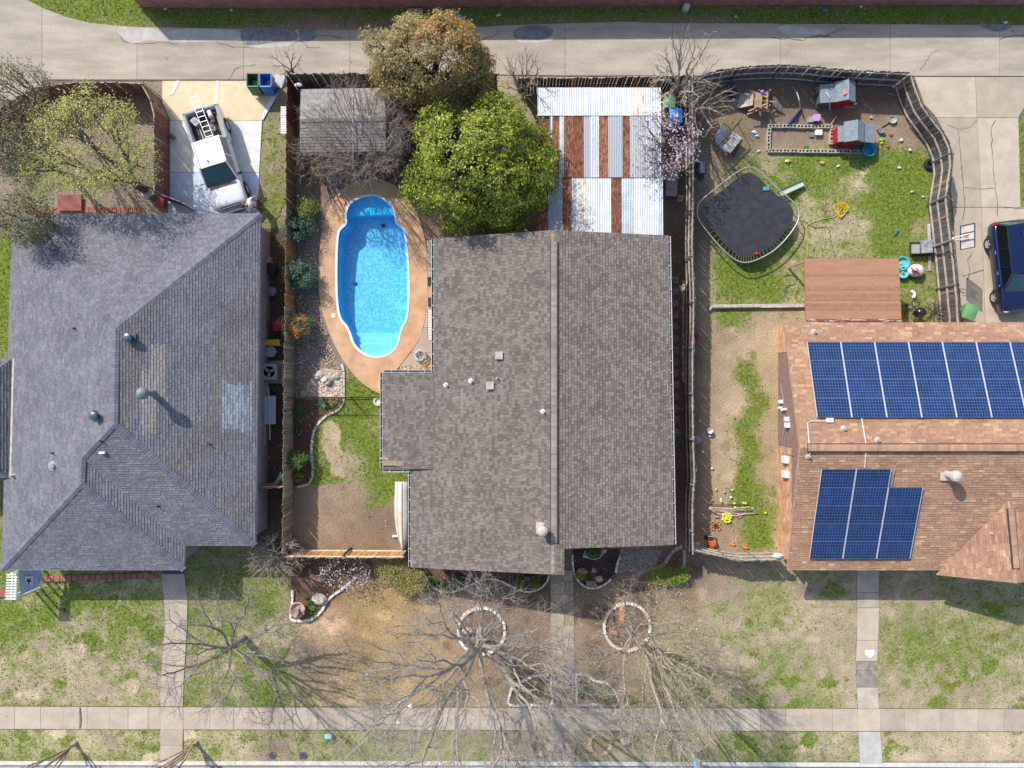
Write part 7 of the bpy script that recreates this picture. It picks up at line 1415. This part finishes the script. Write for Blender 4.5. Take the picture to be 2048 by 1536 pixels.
# side yard toys: goal, balls
pk_ = P('goal_pink',(.66,.45,.50),.5); sg_ = thing('toy_goal','collapsed pink framed toy goal on the side yard grass','goal',W(1466,1026))
for pts,r_ in (([(1420,1014,.35),(1450,1017,.3),(1480,1016,.3),(1500,1013,.4)],.02),([(1420,1014,.35),(1430,1024,.3),(1437,1028,.1),(1470,1031,.15),(1490,1028,.1),(1516,1026,.1)],.02),([(1440,1022,.15),(1460,1020,.2),(1488,1020,.2),(1490,1026,.1),(1465,1026,.12),(1440,1022,.15)],.016),([(1504,1015,.4),(1513,1026,.1)],.04),([(1418,1016,.3),(1432,1027,.1)],.04)): MB().tube(spline([W(*p) for p in pts],4),r_,6).build('frame_tube',pk_,sg_,smooth=True)
MB().bar(W(1424,1010,.1),W(1500,1008,.1),.03,.03).build('net_bar',blackp,sg_)
yel = P('ball_yellow',(.58,.60,.05),.55); whb = P('ball_white',(.70,.68,.60),.5); ore = P('ball_orange',(.70,.22,.04),.5); gyb = P('ball_grey',(.35,.35,.42),.5)
def ballmesh(nm,m_,r=.075): 
    mb=MB().lathe([(0,-r),(r*.5,-r*.87),(r*.87,-r*.5),(r,0),(r*.87,r*.5),(r*.5,r*.87),(0,r)],n=10); return mb.mesh(nm,m_,True)
by,bwh,bo_,bg_ = ballmesh('ball',yel),ballmesh('ball',whb),ballmesh('ball',ore),ballmesh('ball',gyb); rb2=random.Random(9); placed=[]
while len(placed) < 27:
    a=rb2.uniform(0,6.28); r_=10.5*math.sqrt(rb2.random()); x,y=1454+r_*math.cos(a),1035+r_*math.sin(a)*.95
    if all(math.hypot(x-p[0],y-p[1]) > 3.6 for p in placed): placed.append((x,y)); tag(obj('ball',by,loc=W(x,y,.08)),'yellow ball in the heap beside the pink toy goal','ball','heap of yellow balls')
    elif rb2.random() < .01: placed.append((x,y))
for (x,y,m_,c_) in ((1420,1006,by,'yellow'),(1443,1003,by,'yellow'),(1469,1007,by,'yellow'),(1487,1006,by,'yellow'),(1491,1007,by,'yellow'),(1470,1015,by,'yellow'),(1531,1026,by,'yellow'),(1432,979,by,'yellow'),(1399,842,by,'yellow'),(1465,980,by,'yellow')): tag(obj('ball',m_,loc=W(x,y,.08)),'yellow ball lying apart from the heap in the side yard','ball','stray yellow balls')
for (x,y) in ((1462,995),(1442,999),(1420,872),(1405,904),(1424,937)): tag(obj('ball',bwh,loc=W(x,y,.08)),'whitish ball lying on the side yard grass','ball','stray white balls')
tag(obj('ball',bo_,loc=W(1424,1001,.08)),'single orange ball in the side yard','ball'); tag(obj('ball',bg_,loc=W(1449,984,.08)),'single slate grey ball in the side yard','ball')
one('pink_frisbee','pink toy ring at the edge of the toy goal','toy',MB().tube([W(1479,1032,.05)+Vector((.1*math.cos(t_),.1*math.sin(t_),0)) for t_ in np.linspace(0,2*PI,13)[:-1]],.035,6,closed=True),P('toy_pinkhot',(.65,.16,.36),.5)); one('silver_can','silver can next to the heap of balls','can',MB().tube([W(1430,1033,.07),W(1437,1034,.07)],.06,8),galv)
bl_ = thing('ride_on_toy','orange and black ride-on toy truck at the corner of the grey front fence','toy',W(1423,1084)); ob = P('toy_orange',(.60,.13,.03),.45)
MB().loft([[Vector((W(1422,y,0).x+s*w_,W(1422,y,0).y,z)) for s,z in ((-1,.12),(1,.12),(.8,h_),(-.8,h_))] for y,w_,h_ in ((1074,.16,.3),(1080,.2,.42),(1088,.18,.4),(1096,.1,.25))]).build('body',ob,bl_); MB().box(W(1421,1075,.42),(.24,.18,.16)).build('engine',blackp,bl_); MB().tube([W(1416,1073,.5),W(1427,1073,.5)],.025,6).build('handle',galv,bl_)
for a,b_ in ((1415,1076),(1430,1078),(1417,1092),(1428,1092)): MB().lathe([(.09,-.04),(.09,.04),(0,.05)],W(a,b_,.09),10,M=Matrix.Rotation(PI/2,4,'Y')).build('wheel',blackp,bl_)
one('black_ball','small black wheel left of the orange ride-on toy','wheel',MB().lathe([(.1,0),(.13,.06),(.1,.12),(0,.1)],W(1412,1074),12),blackp); dr_ = thing('toy_drone','orange toy with four round feet near the heap of balls','toy',W(1431,1051))
MB().box(W(1431,1051,.1),(.2,.16,.1)).build('body',blackp,dr_)
for a,b_ in ((1425,1046),(1437,1046),(1425,1056),(1437,1056)): MB().tube([W(a,b_,.1)+Vector((.1*math.cos(t_),.1*math.sin(t_),0)) for t_ in np.linspace(0,2*PI,11)[:-1]],.022,5,closed=True).build('guard_ring',ore,dr_)
one('white_bucket','white bucket half filled with soil in the side yard','bucket',MB().lathe([(.13,0),(.16,.34),(.145,.34),(.12,.22),(0,.22)],W(1417,861),16),P('bucket_white',(.68,.67,.64),.5)); one('grey_ball','large blue grey ball against the pale railed fence','ball',MB().lathe([(0,0),(.12,.03),(.22,.12),(.25,.25),(.22,.38),(.12,.47),(0,.5)],W(1391,879),14),P('ball_bluegrey',(.24,.28,.36),.5),True); 
for a,b_,s_,lab in ((1395,672,.22,'magenta toy chair by the pale railed fence'),(1403,724,.07,'tiny magenta toy on the shaded side yard soil')): one('magenta_toy',lab,'toy',MB().box(W(a,b_,s_*.5),(s_,s_*1.3,s_*.5),taper=.8).box(W(a,b_-s_*12,s_),(s_,s_*.2,s_)),P('toy_magenta',(.60,.01,.20),.5))
for a,b_,lab in ((1464,1087,'orange crumpled toy in the lower side yard grass'),(1490,1093,'orange broken toy at the foot of the grey front fence')): one('orange_toy',lab,'toy',MB().bar(W(a-5,b_,.06),W(a+6,b_+3,.08),.1,.07).bar(W(a-2,b_+4,.05),W(a+4,b_-4,.07),.06,.06),ore)
one('white_sign','white crumpled cloth on the grey front fence end','cloth',MB().blob(W(1557,1111,1.78),(.28,.14,.1),9,random.Random(4),.3),P('cloth_white',(.7,.68,.66),.8)); one('small_grate','small white wire tray by the corner of the pale railed fence','tray',MB().box(W(1395,1089,.08),(.26,.3,.04)).box(W(1395,1089,.12),(.2,.06,.04)),P('tray_white',(.5,.47,.45),.6))
# litter, toys around the playhouses
LIT = [((1467,199),'white crumpled bag on the dirt near the dark mesh sheet',(.66,.66,.72)),((1509,264),'white and teal wrapper above the swing seat grass',(.45,.62,.66)),((1514,272),'pale blue wrapper on the grass by the cinder column',(.4,.66,.74)),((1517,302),'white paper scrap left of the cinder bottom row',(.7,.68,.62)),((1769,268),'turquoise toy next to the lower playhouse',(.04,.38,.5)),((1764,278),'lime green toy next to the lower playhouse',(.2,.55,.12)),((1782,269),'red and white toy right of the lower playhouse',(.62,.1,.08)),((1776,293),'red and white carton on the grass below the lower playhouse',(.6,.08,.06)),((1764,286),'orange scrap beside the lime green toy',(.7,.3,.05)),((1803,280),'white scrap at the edge of the dirt yard',(.72,.7,.68)),((1820,300),'pink and white wrapper on the grass near the right fence',(.66,.5,.5)),((1798,335),'white rag on the grass below the lower playhouse',(.74,.72,.7)),((1676,332),'small white scrap on the grass below the cinder blocks',(.72,.7,.66)),((1576,322),'yellow and white pail on the grass below the cinder blocks',(.62,.52,.14)),((1645,325),'tiny yellow toy on the grass below the cinder blocks',(.65,.5,.04)),((1646,300),'blue and white bottle on the cinder bottom row',(.25,.45,.62)),((1742,235),'pale bone shaped scrap on the sunny dirt',(.62,.52,.36)),((1708,206),'white rag in front of the upper playhouse',(.7,.7,.7)),((1634,212),'white pot at the corner of the upper playhouse blocks',(.7,.7,.68)),((1825,383),'pink ball at the foot of the right driveway fence',(.66,.4,.45)),((1847,393),'white rock at the foot of the right driveway fence',(.6,.58,.55)),((1651,20),'bright blue crumpled plastic on the alley verge',(.03,.30,.62)),((2011,45),'white plastic bag at the end of the alley verge',(.72,.72,.72)),((1722,13),'cream paper scrap by the brick wall',(.62,.55,.42)),((1472,33),'white cup on the alley verge',(.72,.7,.68)),((920,32),'turquoise scrap on the alley verge behind the bronze tree',(.1,.45,.52)),((997,30),'white paper on the alley verge right of the bronze tree',(.7,.7,.7)),((330,18),'white litter under the left end of the brick wall',(.7,.68,.66)),((463,20),'white wrapper near the left end of the brick wall',(.7,.66,.62)),((822,1413),'white foam piece on the sidewalk edge under the largest tree',(.75,.74,.72)),((796,1445),'white plastic bottle on the sidewalk under the largest tree',(.72,.74,.78)),((690,280),'teal cloth on the storage shed side',(.25,.55,.55))]
for i,((a,b_),lab,c) in enumerate(LIT):
    z = .05 if 'storage shed' not in lab else 2.35
    s_ = .085+.05*((i*7)%4)/3; one('litter' if 'toy' not in lab else 'small_toy',lab,'toy' if 'toy' in lab else 'litter',MB().blob(W(a,b_,z+s_*.3),(s_,s_*.7,s_*.35),9,random.Random(i+5),.45),P('lit%d'%i,c,.6))
# alley verge things
one('utility_pedestal','pale green utility pedestal by the brick wall','pedestal',MB().lathe([(.2,0),(.19,.55),(.15,.66),(.06,.72),(0,.73)],W(1369,22),14),P('ped_green',(.42,.52,.42),.5),True); one('tan_slab','tan concrete pad at the foot of the brick wall','slab',MB().box(W(831,27,.06),(.82,.5,.14)),M('pad_tan',(.52,.38,.2),.85,var=.12)); 
# left driveway side
wp = thing('white_picket_fence','white picket panel lying against the tall fence by the driveway strip','fence panel',W(569,240)); 
for x in (-.09,.09): MB().bar(W(567,213,.4)+Vector((x,0,0)),W(567,268,.4)+Vector((x,0,0)),.05,.04).build('rail',whitem,wp)
for i in range(12): p=W(567,215+i*4.6,.43); MB().box(p,(.3,.09,.03)).build('picket',whitem,wp)
for y in (218,262): MB().box((W(567,y,.2).x,W(567,y,.2).y,.2),(.05,.05,.4)).build('post',whitem,wp)
one('white_board','white foam sheet leaning behind the blue recycling bin','board',MB().slabpoly([W(550,148,.3),W(571,150,.3),W(572,163,.05),W(563,177,.05),W(550,172,.1)],.04),P('foam_white',(.72,.70,.66),.7)); one('white_ornament','white cat shaped ornament on the corner post','ornament',MB().blob(W(597,170,1.85),(.2,.11,.1),9,random.Random(3),.2).blob(W(592,171,1.93),(.09,.08,.08),8,random.Random(4),.1),P('ornament_white',(.72,.71,.72),.6)); one('flower_pot','green potted plant on the fence beside the pickup','pot',MB().lathe([(.08,0),(.12,.2),(.09,.2),(0,.16)],W(346,274,0),10).blob(W(346,274,.26),(.14,.14,.1),8,random.Random(5),.25),P('pot_green',(.12,.2,.08),.7))
one('cooler_box','red and white cooler by the open gate','cooler',MB().box(W(322,404,.2),(.32,.5,.36)).box(W(322,404,.4),(.34,.52,.05)),P('cooler_red',(.42,.03,.04),.5)); one('metal_cabinet','grey metal cabinet lying behind the left house by the gate','cabinet',MB().box(W(297,388,.4),(.5,.3,.6),rz=.5).box(W(297,388,.72),(.52,.32,.04),rz=.5),galv); one('brick_step','square red brick step behind the left house','step',MB().box(W(141,406,.09),(1.3,.9,.18)),brick_red)
one('garden_hose','red garden hose looped behind the left house','hose',MB().tube(spline([W(x,y,.06) for x,y in ((100,424),(118,414),(140,408),(165,408),(168,416),(158,422))],5),.018,5),P('hose_red',(.33,.07,.04),.5),True); 
# narrow passage by the left house
ac = thing('air_conditioner','grey outdoor air conditioner with round fan grille beside the left house','air conditioner',W(551,744)); c=W(551,744,0); acm=P('ac_grey',(.34,.36,.37),.5)
MB().box((c.x,c.y,.04),(1.25,1.25,.1)).build('pad',conc,ac); MB().box((c.x-.06,c.y,.45),(.84,.84,.72)).build('case',acm,ac)
tp=MB(); 
N_=20
vs=[]
for k in range(N_): t_=2*PI*k/N_; vs+=[(c.x-.06+.31*math.cos(t_),c.y+.31*math.sin(t_),.84),(c.x-.06+min(.43,.43/max(abs(math.cos(t_)),abs(math.sin(t_)),.72))*math.cos(t_),c.y+min(.6,.43/max(abs(math.cos(t_)),abs(math.sin(t_)),.72))*math.sin(t_),.83)]
tp.add(vs,[(2*k,2*k+1,(2*k+3)%(2*N_),(2*k+2)%(2*N_)) for k in range(N_)]).build('top',acm,ac); MB().lathe([(.31,0),(0,0)],(c.x-.06,c.y,.818),20).build('fan_well',darkm,ac)
for k in range(3): t_=2*PI*k/3+.4; p=Vector((c.x-.06+.16*math.cos(t_),c.y+.16*math.sin(t_),.826)); MB().box(p,(.22,.15,.012),rz=t_).build('fan_blade',P('fan_grey',(.30,.29,.28),.6),ac)
one('lumber_board','long pale board standing along the left house wall','board',MB().box(W(529,640,.9),(.14,3.0,.05)),wood); one('lumber_stack','long boards leaning below the air conditioner','board',MB().box(W(530,830,.6),(.14,3.4,.05)).box(W(534,790,.55),(.1,2.2,.05)),wood); one('folding_table','pale grey folding table propped below the air conditioner','table',MB().box(W(538,820,.62),(.75,1.55,.05)).box(W(538,805,.3),(.6,.05,.6)).box(W(538,836,.3),(.6,.05,.6)),P('table_grey',(.42,.46,.50),.5)); one('pvc_pipe','thin white pipe leaning over the folding table','pipe',MB().tube([W(537,775,.72),W(540,880,.68)],.03,6),P('pvc',(.55,.57,.58),.4))
wbr = thing('wheelbarrow','yellow wheelbarrow tray between the left house and the fence','wheelbarrow',W(546,686)); MB().loft([[W(530,684,.35),W(557,684,.35),W(557,688,.35),W(530,688,.35)],[W(526,680,.62),W(558,678,.62),W(561,692,.62),W(527,690,.62)]]).build('tray',P('barrow_yellow',(.66,.42,.02),.4),wbr); MB().lathe([(.16,-.04),(.16,.04),(0,.05)],W(532,686,.16),12,M=Matrix.Rotation(PI/2,4,'X')).build('wheel',tyre,wbr); MB().tube([W(560,680,.5),W(566,678,.45)],.02,5).tube([W(560,691,.5),W(566,693,.45)],.02,5).tube([W(554,686,.4),W(556,686,0)],.02,5).build('handles',wood,wbr)
one('storage_tub','round grey tub lid below the wheelbarrow','tub',MB().lathe([(.25,0),(.30,.42),(.31,.46),(0,.47)],W(547,704),18),P('lid_grey',(.30,.38,.44),.5)); one('red_cart','red wagon in the shaded passage','wagon',MB().box(W(555,651,.35),(.4,.55,.25),taper=1.1).box(W(538,648,.4),(.12,.3,.3)).lathe([(.1,-.04),(.1,.04)],W(552,660,.1),10,M=Matrix.Rotation(PI/2,4,'Y')),P('cart_red',(.42,.03,.06),.5)); one('dark_barrel','dark covered tub in the shaded passage','tub',MB().lathe([(.3,0),(.34,.5),(.28,.56),(0,.58)],W(547,540),16),blackp); one('round_pot','lilac grey lidded pot in the shaded passage','pot',MB().lathe([(.2,0),(.26,.3),(.16,.36),(.05,.38),(.05,.42),(0,.42)],W(547,584),16),P('pot_lilac',(.25,.23,.30),.6)); one('stacked_timbers','short white timbers stacked at the upper end of the passage','timber',MB().box(W(530,520,.5),(.7,.12,.1),rz=-.3).box(W(534,527,.45),(.8,.12,.1),rz=-.25).box(W(533,522,.2),(.6,.4,.38)),woodg); one('leaning_panel','brown slatted panel leaning at the top of the passage','panel',MB().box(W(527,500,.7),(.1,1.3,1.3),rz=.15),fw['cedar'])
one('leaning_door','white door panel leaning on the left house near the side fence','panel',MB().box(W(520,1032,.9),(.10,1.6,1.7)),P('door_white',(.68,.70,.74),.5)); one('green_step_ladder','green step ladder standing by the short side fence','ladder',MB().bar(W(548,968,.02),W(562,945,1.4),.05,.06).bar(W(556,970,.02),W(569,949,1.4),.05,.06).box(W(552,967,.3),(.3,.2,.05),rz=.5).box(W(556,961,.6),(.3,.16,.05),rz=.5).box(W(560,956,.9),(.3,.14,.05),rz=.5).box(W(564,950,1.2),(.3,.12,.05),rz=.5),P('ladder_green',(.30,.42,.34),.6))
one('thin_wire','thin yellow cord loop hanging at the left house front eave','cord',MB().tube(spline([W(476,1094,.05),W(474,1104,.05),W(480,1110,.05),W(486,1106,.05),W(487,1095,.05)],4),.012,4),P('cord_tan',(.45,.38,.2),.7))
# pool side
hose = MB(); hpt=[]; 
for i in range(60): a=i*.55; r_=.20+.16*((i*37)%10)/10; c=W(841,711,.1); hpt.append(Vector((c.x+r_*math.cos(a),c.y+r_*math.sin(a),.09+.006*i)))
one('pool_hose','coiled pale grey pool hose at the corner of the pool wing','hose',hose.tube(spline(hpt,3),.022,6),P('hose_pale',(.52,.55,.58),.5),True)
def chair(label,px_,py_,rz): 
    t=thing('patio_chair',label,'chair',W(px_,py_),rz); MB().box((0,0,.42),(.5,.5,.05)).build('seat',blackp,t,False,False); MB().box((.24,0,.70),(.05,.5,.5)).build('backrest',blackp,t,False,False)
    for x in (-.22,.22):
        for y in (-.22,.22): MB().box((x,y,.21),(.035,.035,.42)).build('leg',blackp,t,False,False)
    return t
chair('black patio chair on the pool patio, farther from the hose coil',866,565,0); chair('black patio chair on the pool patio, nearer to the lounge chair',867,606,0)
one('round_table','round tan patio table between the two black chairs','table',MB().lathe([(.2,.04),(.05,.06),(.05,.6),(.28,.62),(.30,.66),(0,.66)],W(868,587),18),M('table_tan',(.46,.32,.22),.7))
lg = thing('lounge_chair','white strapped lounge chair on the pool patio under the gutter','lounge chair',W(866,650)); c=W(866,650,.35)
for x in (-.28,.28): MB().bar((c.x+x,c.y-.85,.35),(c.x+x,c.y+.85,.35),.04,.04).build('side_rail',P('lounge_bronze',(.12,.09,.07),.5),lg)
for i in range(12): MB().box((c.x,c.y-.78+i*.14,.375),(.54,.11,.015)).build('strap',P('strap_white',(.66,.64,.62),.6),lg)
for x in (-.28,.28):
    for y in (-.7,.7): MB().box((c.x+x,c.y+y,.17),(.04,.04,.34)).build('leg',P('lounge_bronze',(.12,.09,.07),.5),lg)
one('wire_ball','round white wire sphere planter beside the fan shaped bare shrub','wire ornament',MB().tube([W(670,358,.35)+Vector((.36*math.cos(t_),.36*math.sin(t_),0)) for t_ in np.linspace(0,2*PI,21)[:-1]],.014,4,closed=True).tube([W(670,358,.35)+Vector((.36*math.cos(t_),0,.36*math.sin(t_))) for t_ in np.linspace(0,2*PI,21)[:-1]],.014,4,closed=True).tube([W(670,358,.35)+Vector((0,.36*math.cos(t_),.36*math.sin(t_))) for t_ in np.linspace(0,2*PI,21)[:-1]],.014,4,closed=True).tube([W(670,358,.35)+Vector((.26*math.cos(t_),.26*math.cos(t_),.36*math.sin(t_))) for t_ in np.linspace(0,2*PI,21)[:-1]],.014,4,closed=True),P('wire_white',(.5,.5,.48),.5))
for (x,y0,y1,lab,hd_) in ((706,190,338,'long striped pool pole lying across the storage shed roof',False),(722,201,305,'pool brush with blue head lying across the storage shed roof',True)):
    t=thing('pool_pole',lab,'pole',W(x,y1)); a,b_,cc_=W(x-1,y0,2.36),W(x,238,2.86),W(x,y1,2.36 if y1<304 else 2.0); n_=12
    for i in range(n_): q0,q1=(a.lerp(b_,i/n_),a.lerp(b_,(i+1)/n_)); MB().tube([q0,q1],.022,5).build('section',[whitem,leadm][i%2],t)
    for i in range(n_): q0,q1=(b_.lerp(cc_,i/n_),b_.lerp(cc_,(i+1)/n_)); MB().tube([q0,q1],.022,5).build('section',[whitem,leadm][i%2],t)
    if hd_: MB().box(a+Vector((0,.03,.03)),(.36,.1,.06)).build('brush_head',P('brush_blue',(.10,.36,.58),.5),t)
one('ring_planter','white ring shaped planter at the pool wing corner','planter',MB().lathe([(.15,0),(.20,.3),(.24,.33),(.24,.36),(.17,.36),(.15,.26),(0,.26)],W(757.5,802.5),18),P('planter_white',(.72,.70,.66),.6))
# boat
bt2 = thing('upturned_boat','white and yellowed upturned rowing boat against the middle house wall','boat',W(808,1030)); hull = M('hull_white',(.66,.64,.60),.6,col2=(.55,.48,.24),var=.03,scale=1.1,lo=.45,hi=.75,bump=.1); secs=[]
for y,w0,zk in ((964,15.5,.58),(980,16,.60),(1005,17,.60),(1030,16.8,.58),(1055,14.5,.54),(1075,10.5,.48),(1090,5.5,.42),(1101,.6,.34)):
    cx=W(805.5,y,.3).x; yy_=W(805.5,y,.3).y; w_=w0*.0285; secs.append([Vector((cx-w_,yy_,.05)),Vector((cx-w_*.93,yy_,.26)),Vector((cx-w_*.6,yy_,zk*.86)),Vector((cx-w_*.12,yy_,zk)),Vector((cx+w_*.12,yy_,zk)),Vector((cx+w_*.6,yy_,zk*.86)),Vector((cx+w_*.93,yy_,.26)),Vector((cx+w_,yy_,.05))])
MB().loft(secs).build('hull',hull,bt2,smooth=True); kx=[s[3].lerp(s[4],.5) for s in secs]; MB().tube([k+Vector((0,0,.015)) for k in kx],.025,5).build('keel',leadm,bt2)
for f in (2,5): MB().tube([s[f]+Vector((0,0,.012)) for s in secs[:-1]],.014,4).build('strake',leadm,bt2)
MB().tube([s[0] for s in secs],.03,5).tube([s[7] for s in secs],.03,5).build('gunwale',M('gunwale',(.5,.46,.34),.7),bt2)
one('white_block','white block beside the upturned boat','block',MB().box(W(790,1072,.06),(.28,.1,.14)),P('block_white',(.70,.68,.64),.7))
# front garden
fo_ = thing('garden_fountain','round terracotta tiered fountain in the corner bed','fountain',W(600,1214)); ter = M('terracotta_pale',(.50,.34,.27),.8,var=.12,scale=6)
MB().lathe([(.25,0),(.30,.2),(.42,.48),(.44,.52),(.36,.52),(.30,.36),(0,.34)],W(600,1214),24).build('basin',ter,fo_,smooth=False); MB().lathe([(.16,.35),(.14,.6),(.20,.75),(.21,.78),(.15,.76),(0,.72)],W(598,1216),18).build('upper_bowl',M('terracotta_dark',(.34,.24,.2),.8,var=.15),fo_); MB().blob(W(597,1217,.82),(.09,.09,.1),10,random.Random(1),.08).build('finial',ter,fo_,smooth=True)
one('terracotta_pot','tipped terracotta pots inside the budding tree ring','pots',MB().lathe([(.1,0),(.15,.24),(.12,.24),(0,.18)],W(1222,1258),12).lathe([(0,-.12),(.1,-.12),(.15,.12),(.12,.12),(0,.05)],W(1231,1264,.13),12,M=Matrix.Rotation(1.3,4,'X')),M('terracotta',(.48,.20,.12),.8)); one('brick_planter','tan brick shaped planter with a dark pot at the edge of the dark bed','planter',MB().box(W(1182,1167,.14),(.5,.3,.28)).lathe([(.12,.1),(.14,.36),(.11,.36),(0,.3)],W(1188,1168),12),M('planter_tan',(.34,.23,.13),.85)); one('clay_pot','round clay pot at the middle of the wavy bed','pot',MB().lathe([(.14,0),(.2,.25),(.16,.26),(0,.2)],W(972,1150),14),M('clay_brown',(.28,.15,.09),.8)); one('stone_statue','small grey garden statue with white base in the wavy bed','statue',MB().lathe([(.16,0),(.16,.1),(.09,.16),(.08,.4),(.12,.5),(.06,.62),(0,.66)],W(936,1160),12).blob(W(938,1153,.2),(.14,.22,.16),8,random.Random(2),.15),M('statue_grey',(.50,.46,.42),.85)); one('dark_bench','small dark box between the shrubs of the wavy bed','box',MB().box(W(1054,1158,.15),(.32,.2,.26)).box(W(1054,1158,.3),(.36,.24,.03)),P('box_dark',(.09,.10,.12),.6))
mb=MB(); pts=[(1170,1102),(1172,1112),(1182,1118),(1196,1117),(1204,1110),(1207,1101)]; one('half_round_planter','half round wire edged planter at the gable bed','planter edge',MB().tube(spline([W(x,y,.2) for x,y in pts],4),.025,5),whitem)
one('path_light','black garden light beside the flagstone walk','garden light',MB().tube([W(1141,1374,0),W(1141,1374,.35)],.02,5).lathe([(.1,.35),(.1,.42),(.02,.48),(0,.48)],W(1141,1374),10).box(W(1143,1371,.05),(.2,.32,.1)),blackp); one('home_plate','white home plate on the right front walk','home plate',MB().prism(XY([(1729,1300),(1747,1299),(1748,1307),(1739,1316),(1730,1308)]),.05,.07),P('plate_white',(.78,.78,.78),.5))
for x,lab in ((545,'round black water meter lid on the bare curb strip'),(606,'round black water meter lid on the green curb strip')): one('meter_lid',lab,'meter lid',MB().lathe([(.2,-.05),(.2,.035),(.17,.04),(.15,.03),(0,.03)],W(x,1511),18).box(W(x,1512,.04),(.07,.1,.02)),P('lid_iron',(.07,.08,.11),.5))
one('teal_plate','pale teal cover plate on the curb strip grass','cover',MB().box(W(657,1473,.03),(.40,.28,.05)),P('plate_teal',(.38,.58,.58),.6)); one('yellow_marker','thin yellow stake under the largest bare tree','stake',MB().tube([W(918,1340,0),W(917,1330,.5)],.02,5),P('stake_yellow',(.65,.48,.02),.5)); 
mbx = thing('mailbox','pale blue mailbox on a post at the kerb by the curb steps','mailbox',W(1383,1506)); c=W(1383,1506); blm=P('mail_blue',(.42,.60,.74),.5)
MB().box((c.x,c.y,.5),(.1,.1,1.0)).build('post',whitem,mbx); n_=8; vs=[]
for y in (c.y+.24,c.y-.28):
    vs+=[(c.x-.16,y,1.0),(c.x-.16,y,1.18)]+[(c.x-.16*math.cos(PI*i/n_),y,1.18+.14*math.sin(PI*i/n_)) for i in range(1,n_)]+[(c.x+.16,y,1.18),(c.x+.16,y,1.0)]
k=len(vs)//2; MB().add(vs,[(i,i+1,k+i+1,k+i) for i in range(k-1)]+[(k-1,0,k,2*k-1)]+[tuple(range(k))[::-1],tuple(range(k,2*k))]).build('box',blm,mbx); MB().box((c.x+.18,c.y,1.25),(.02,.05,.2)).build('flag',P('flag_red',(.5,.05,.05),.5),mbx); MB().box((c.x,c.y+.26,1.14),(.1,.03,.1)).build('door_pull',whitem,mbx)
# porch corner of the left house
pw_ = thing('wooden_arbor','white slatted arbor with pale blue star cut panel at the left house front','arbor',W(50,1178)); ltb=P('arbor_blue',(.38,.48,.58),.6)
for i in range(10): MB().bar(W(14-.35*i,1149+i*5.4,2.0),W(36-.3*i,1149+i*5.4,2.0),.06,.09).build('slat',whitem,pw_)
for x in (26,33): MB().bar(W(x,1145,1.94),W(x-3,1199,1.94),.07,.1).build('beam',whitem,pw_)
for x,y in ((17,1150),(34,1150),(16,1196),(33,1196)): p=W(x,y,1.9); MB().box((p.x,p.y,.95),(.09,.09,1.9)).build('post',whitem,pw_)
pa=[W(37,1140,1.9),W(82,1140,.95),W(80,1172,.95),W(41,1190,1.9)]; MB().slabpoly(pa,.05).build('panel',ltb,pw_); MB().bar(W(80,1171,.98),W(84,1170,.9),.3,.08).bar(W(82,1160,1.0),W(81,1168,1.0),.08,.1).build('trim',whitem,pw_)
cst=(pa[0]+pa[1]+pa[2]+pa[3])/4+Vector((0,0,.10)); ex_=(pa[1]-pa[0]).normalized(); ey_=(pa[2]-pa[1]).normalized(); st_=[cst+ex_*(r_*math.sin(a))+ey_*(r_*math.cos(a)) for a,r_ in [(PI*i/5,.20 if i%2==0 else .08) for i in range(10)]]
MB().add([cst+ex_*x+ey_*y-Vector((0,0,.014)) for x,y in ((-.2,-.24),(.2,-.24),(.2,.24),(-.2,.24))],[(0,1,2,3)]).build('white_ground',whitem,pw_); MB().add(st_+[cst],[(i,(i+1)%10,10) for i in range(10)]).build('star',P('star_dark',(.09,.03,.04),.6),pw_)
one('door_mat','dark blue door mat at the top of the left front walk','door mat',MB().box(W(346,1142,.06),(1.1,.32,.03)),P('mat_blue',(.05,.07,.12),.9)); one('porch_step','reddish brick porch strip under the arbor','step',MB().box(W(5,1186,.06),(1.0,.45,.12)),brick_red)
one('rock_row_light','thin stick lying on the shaded lawn by the grey front fence','stick',MB().tube([W(1463,1115,.03),W(1470,1126,.03),W(1481,1140,.03)],.025,5),wood); one('thin_stick','thin pale stick on the right front lawn','stick',MB().tube([W(1593,1150,.03),W(1612,1178,.03)],.02,5),wood)
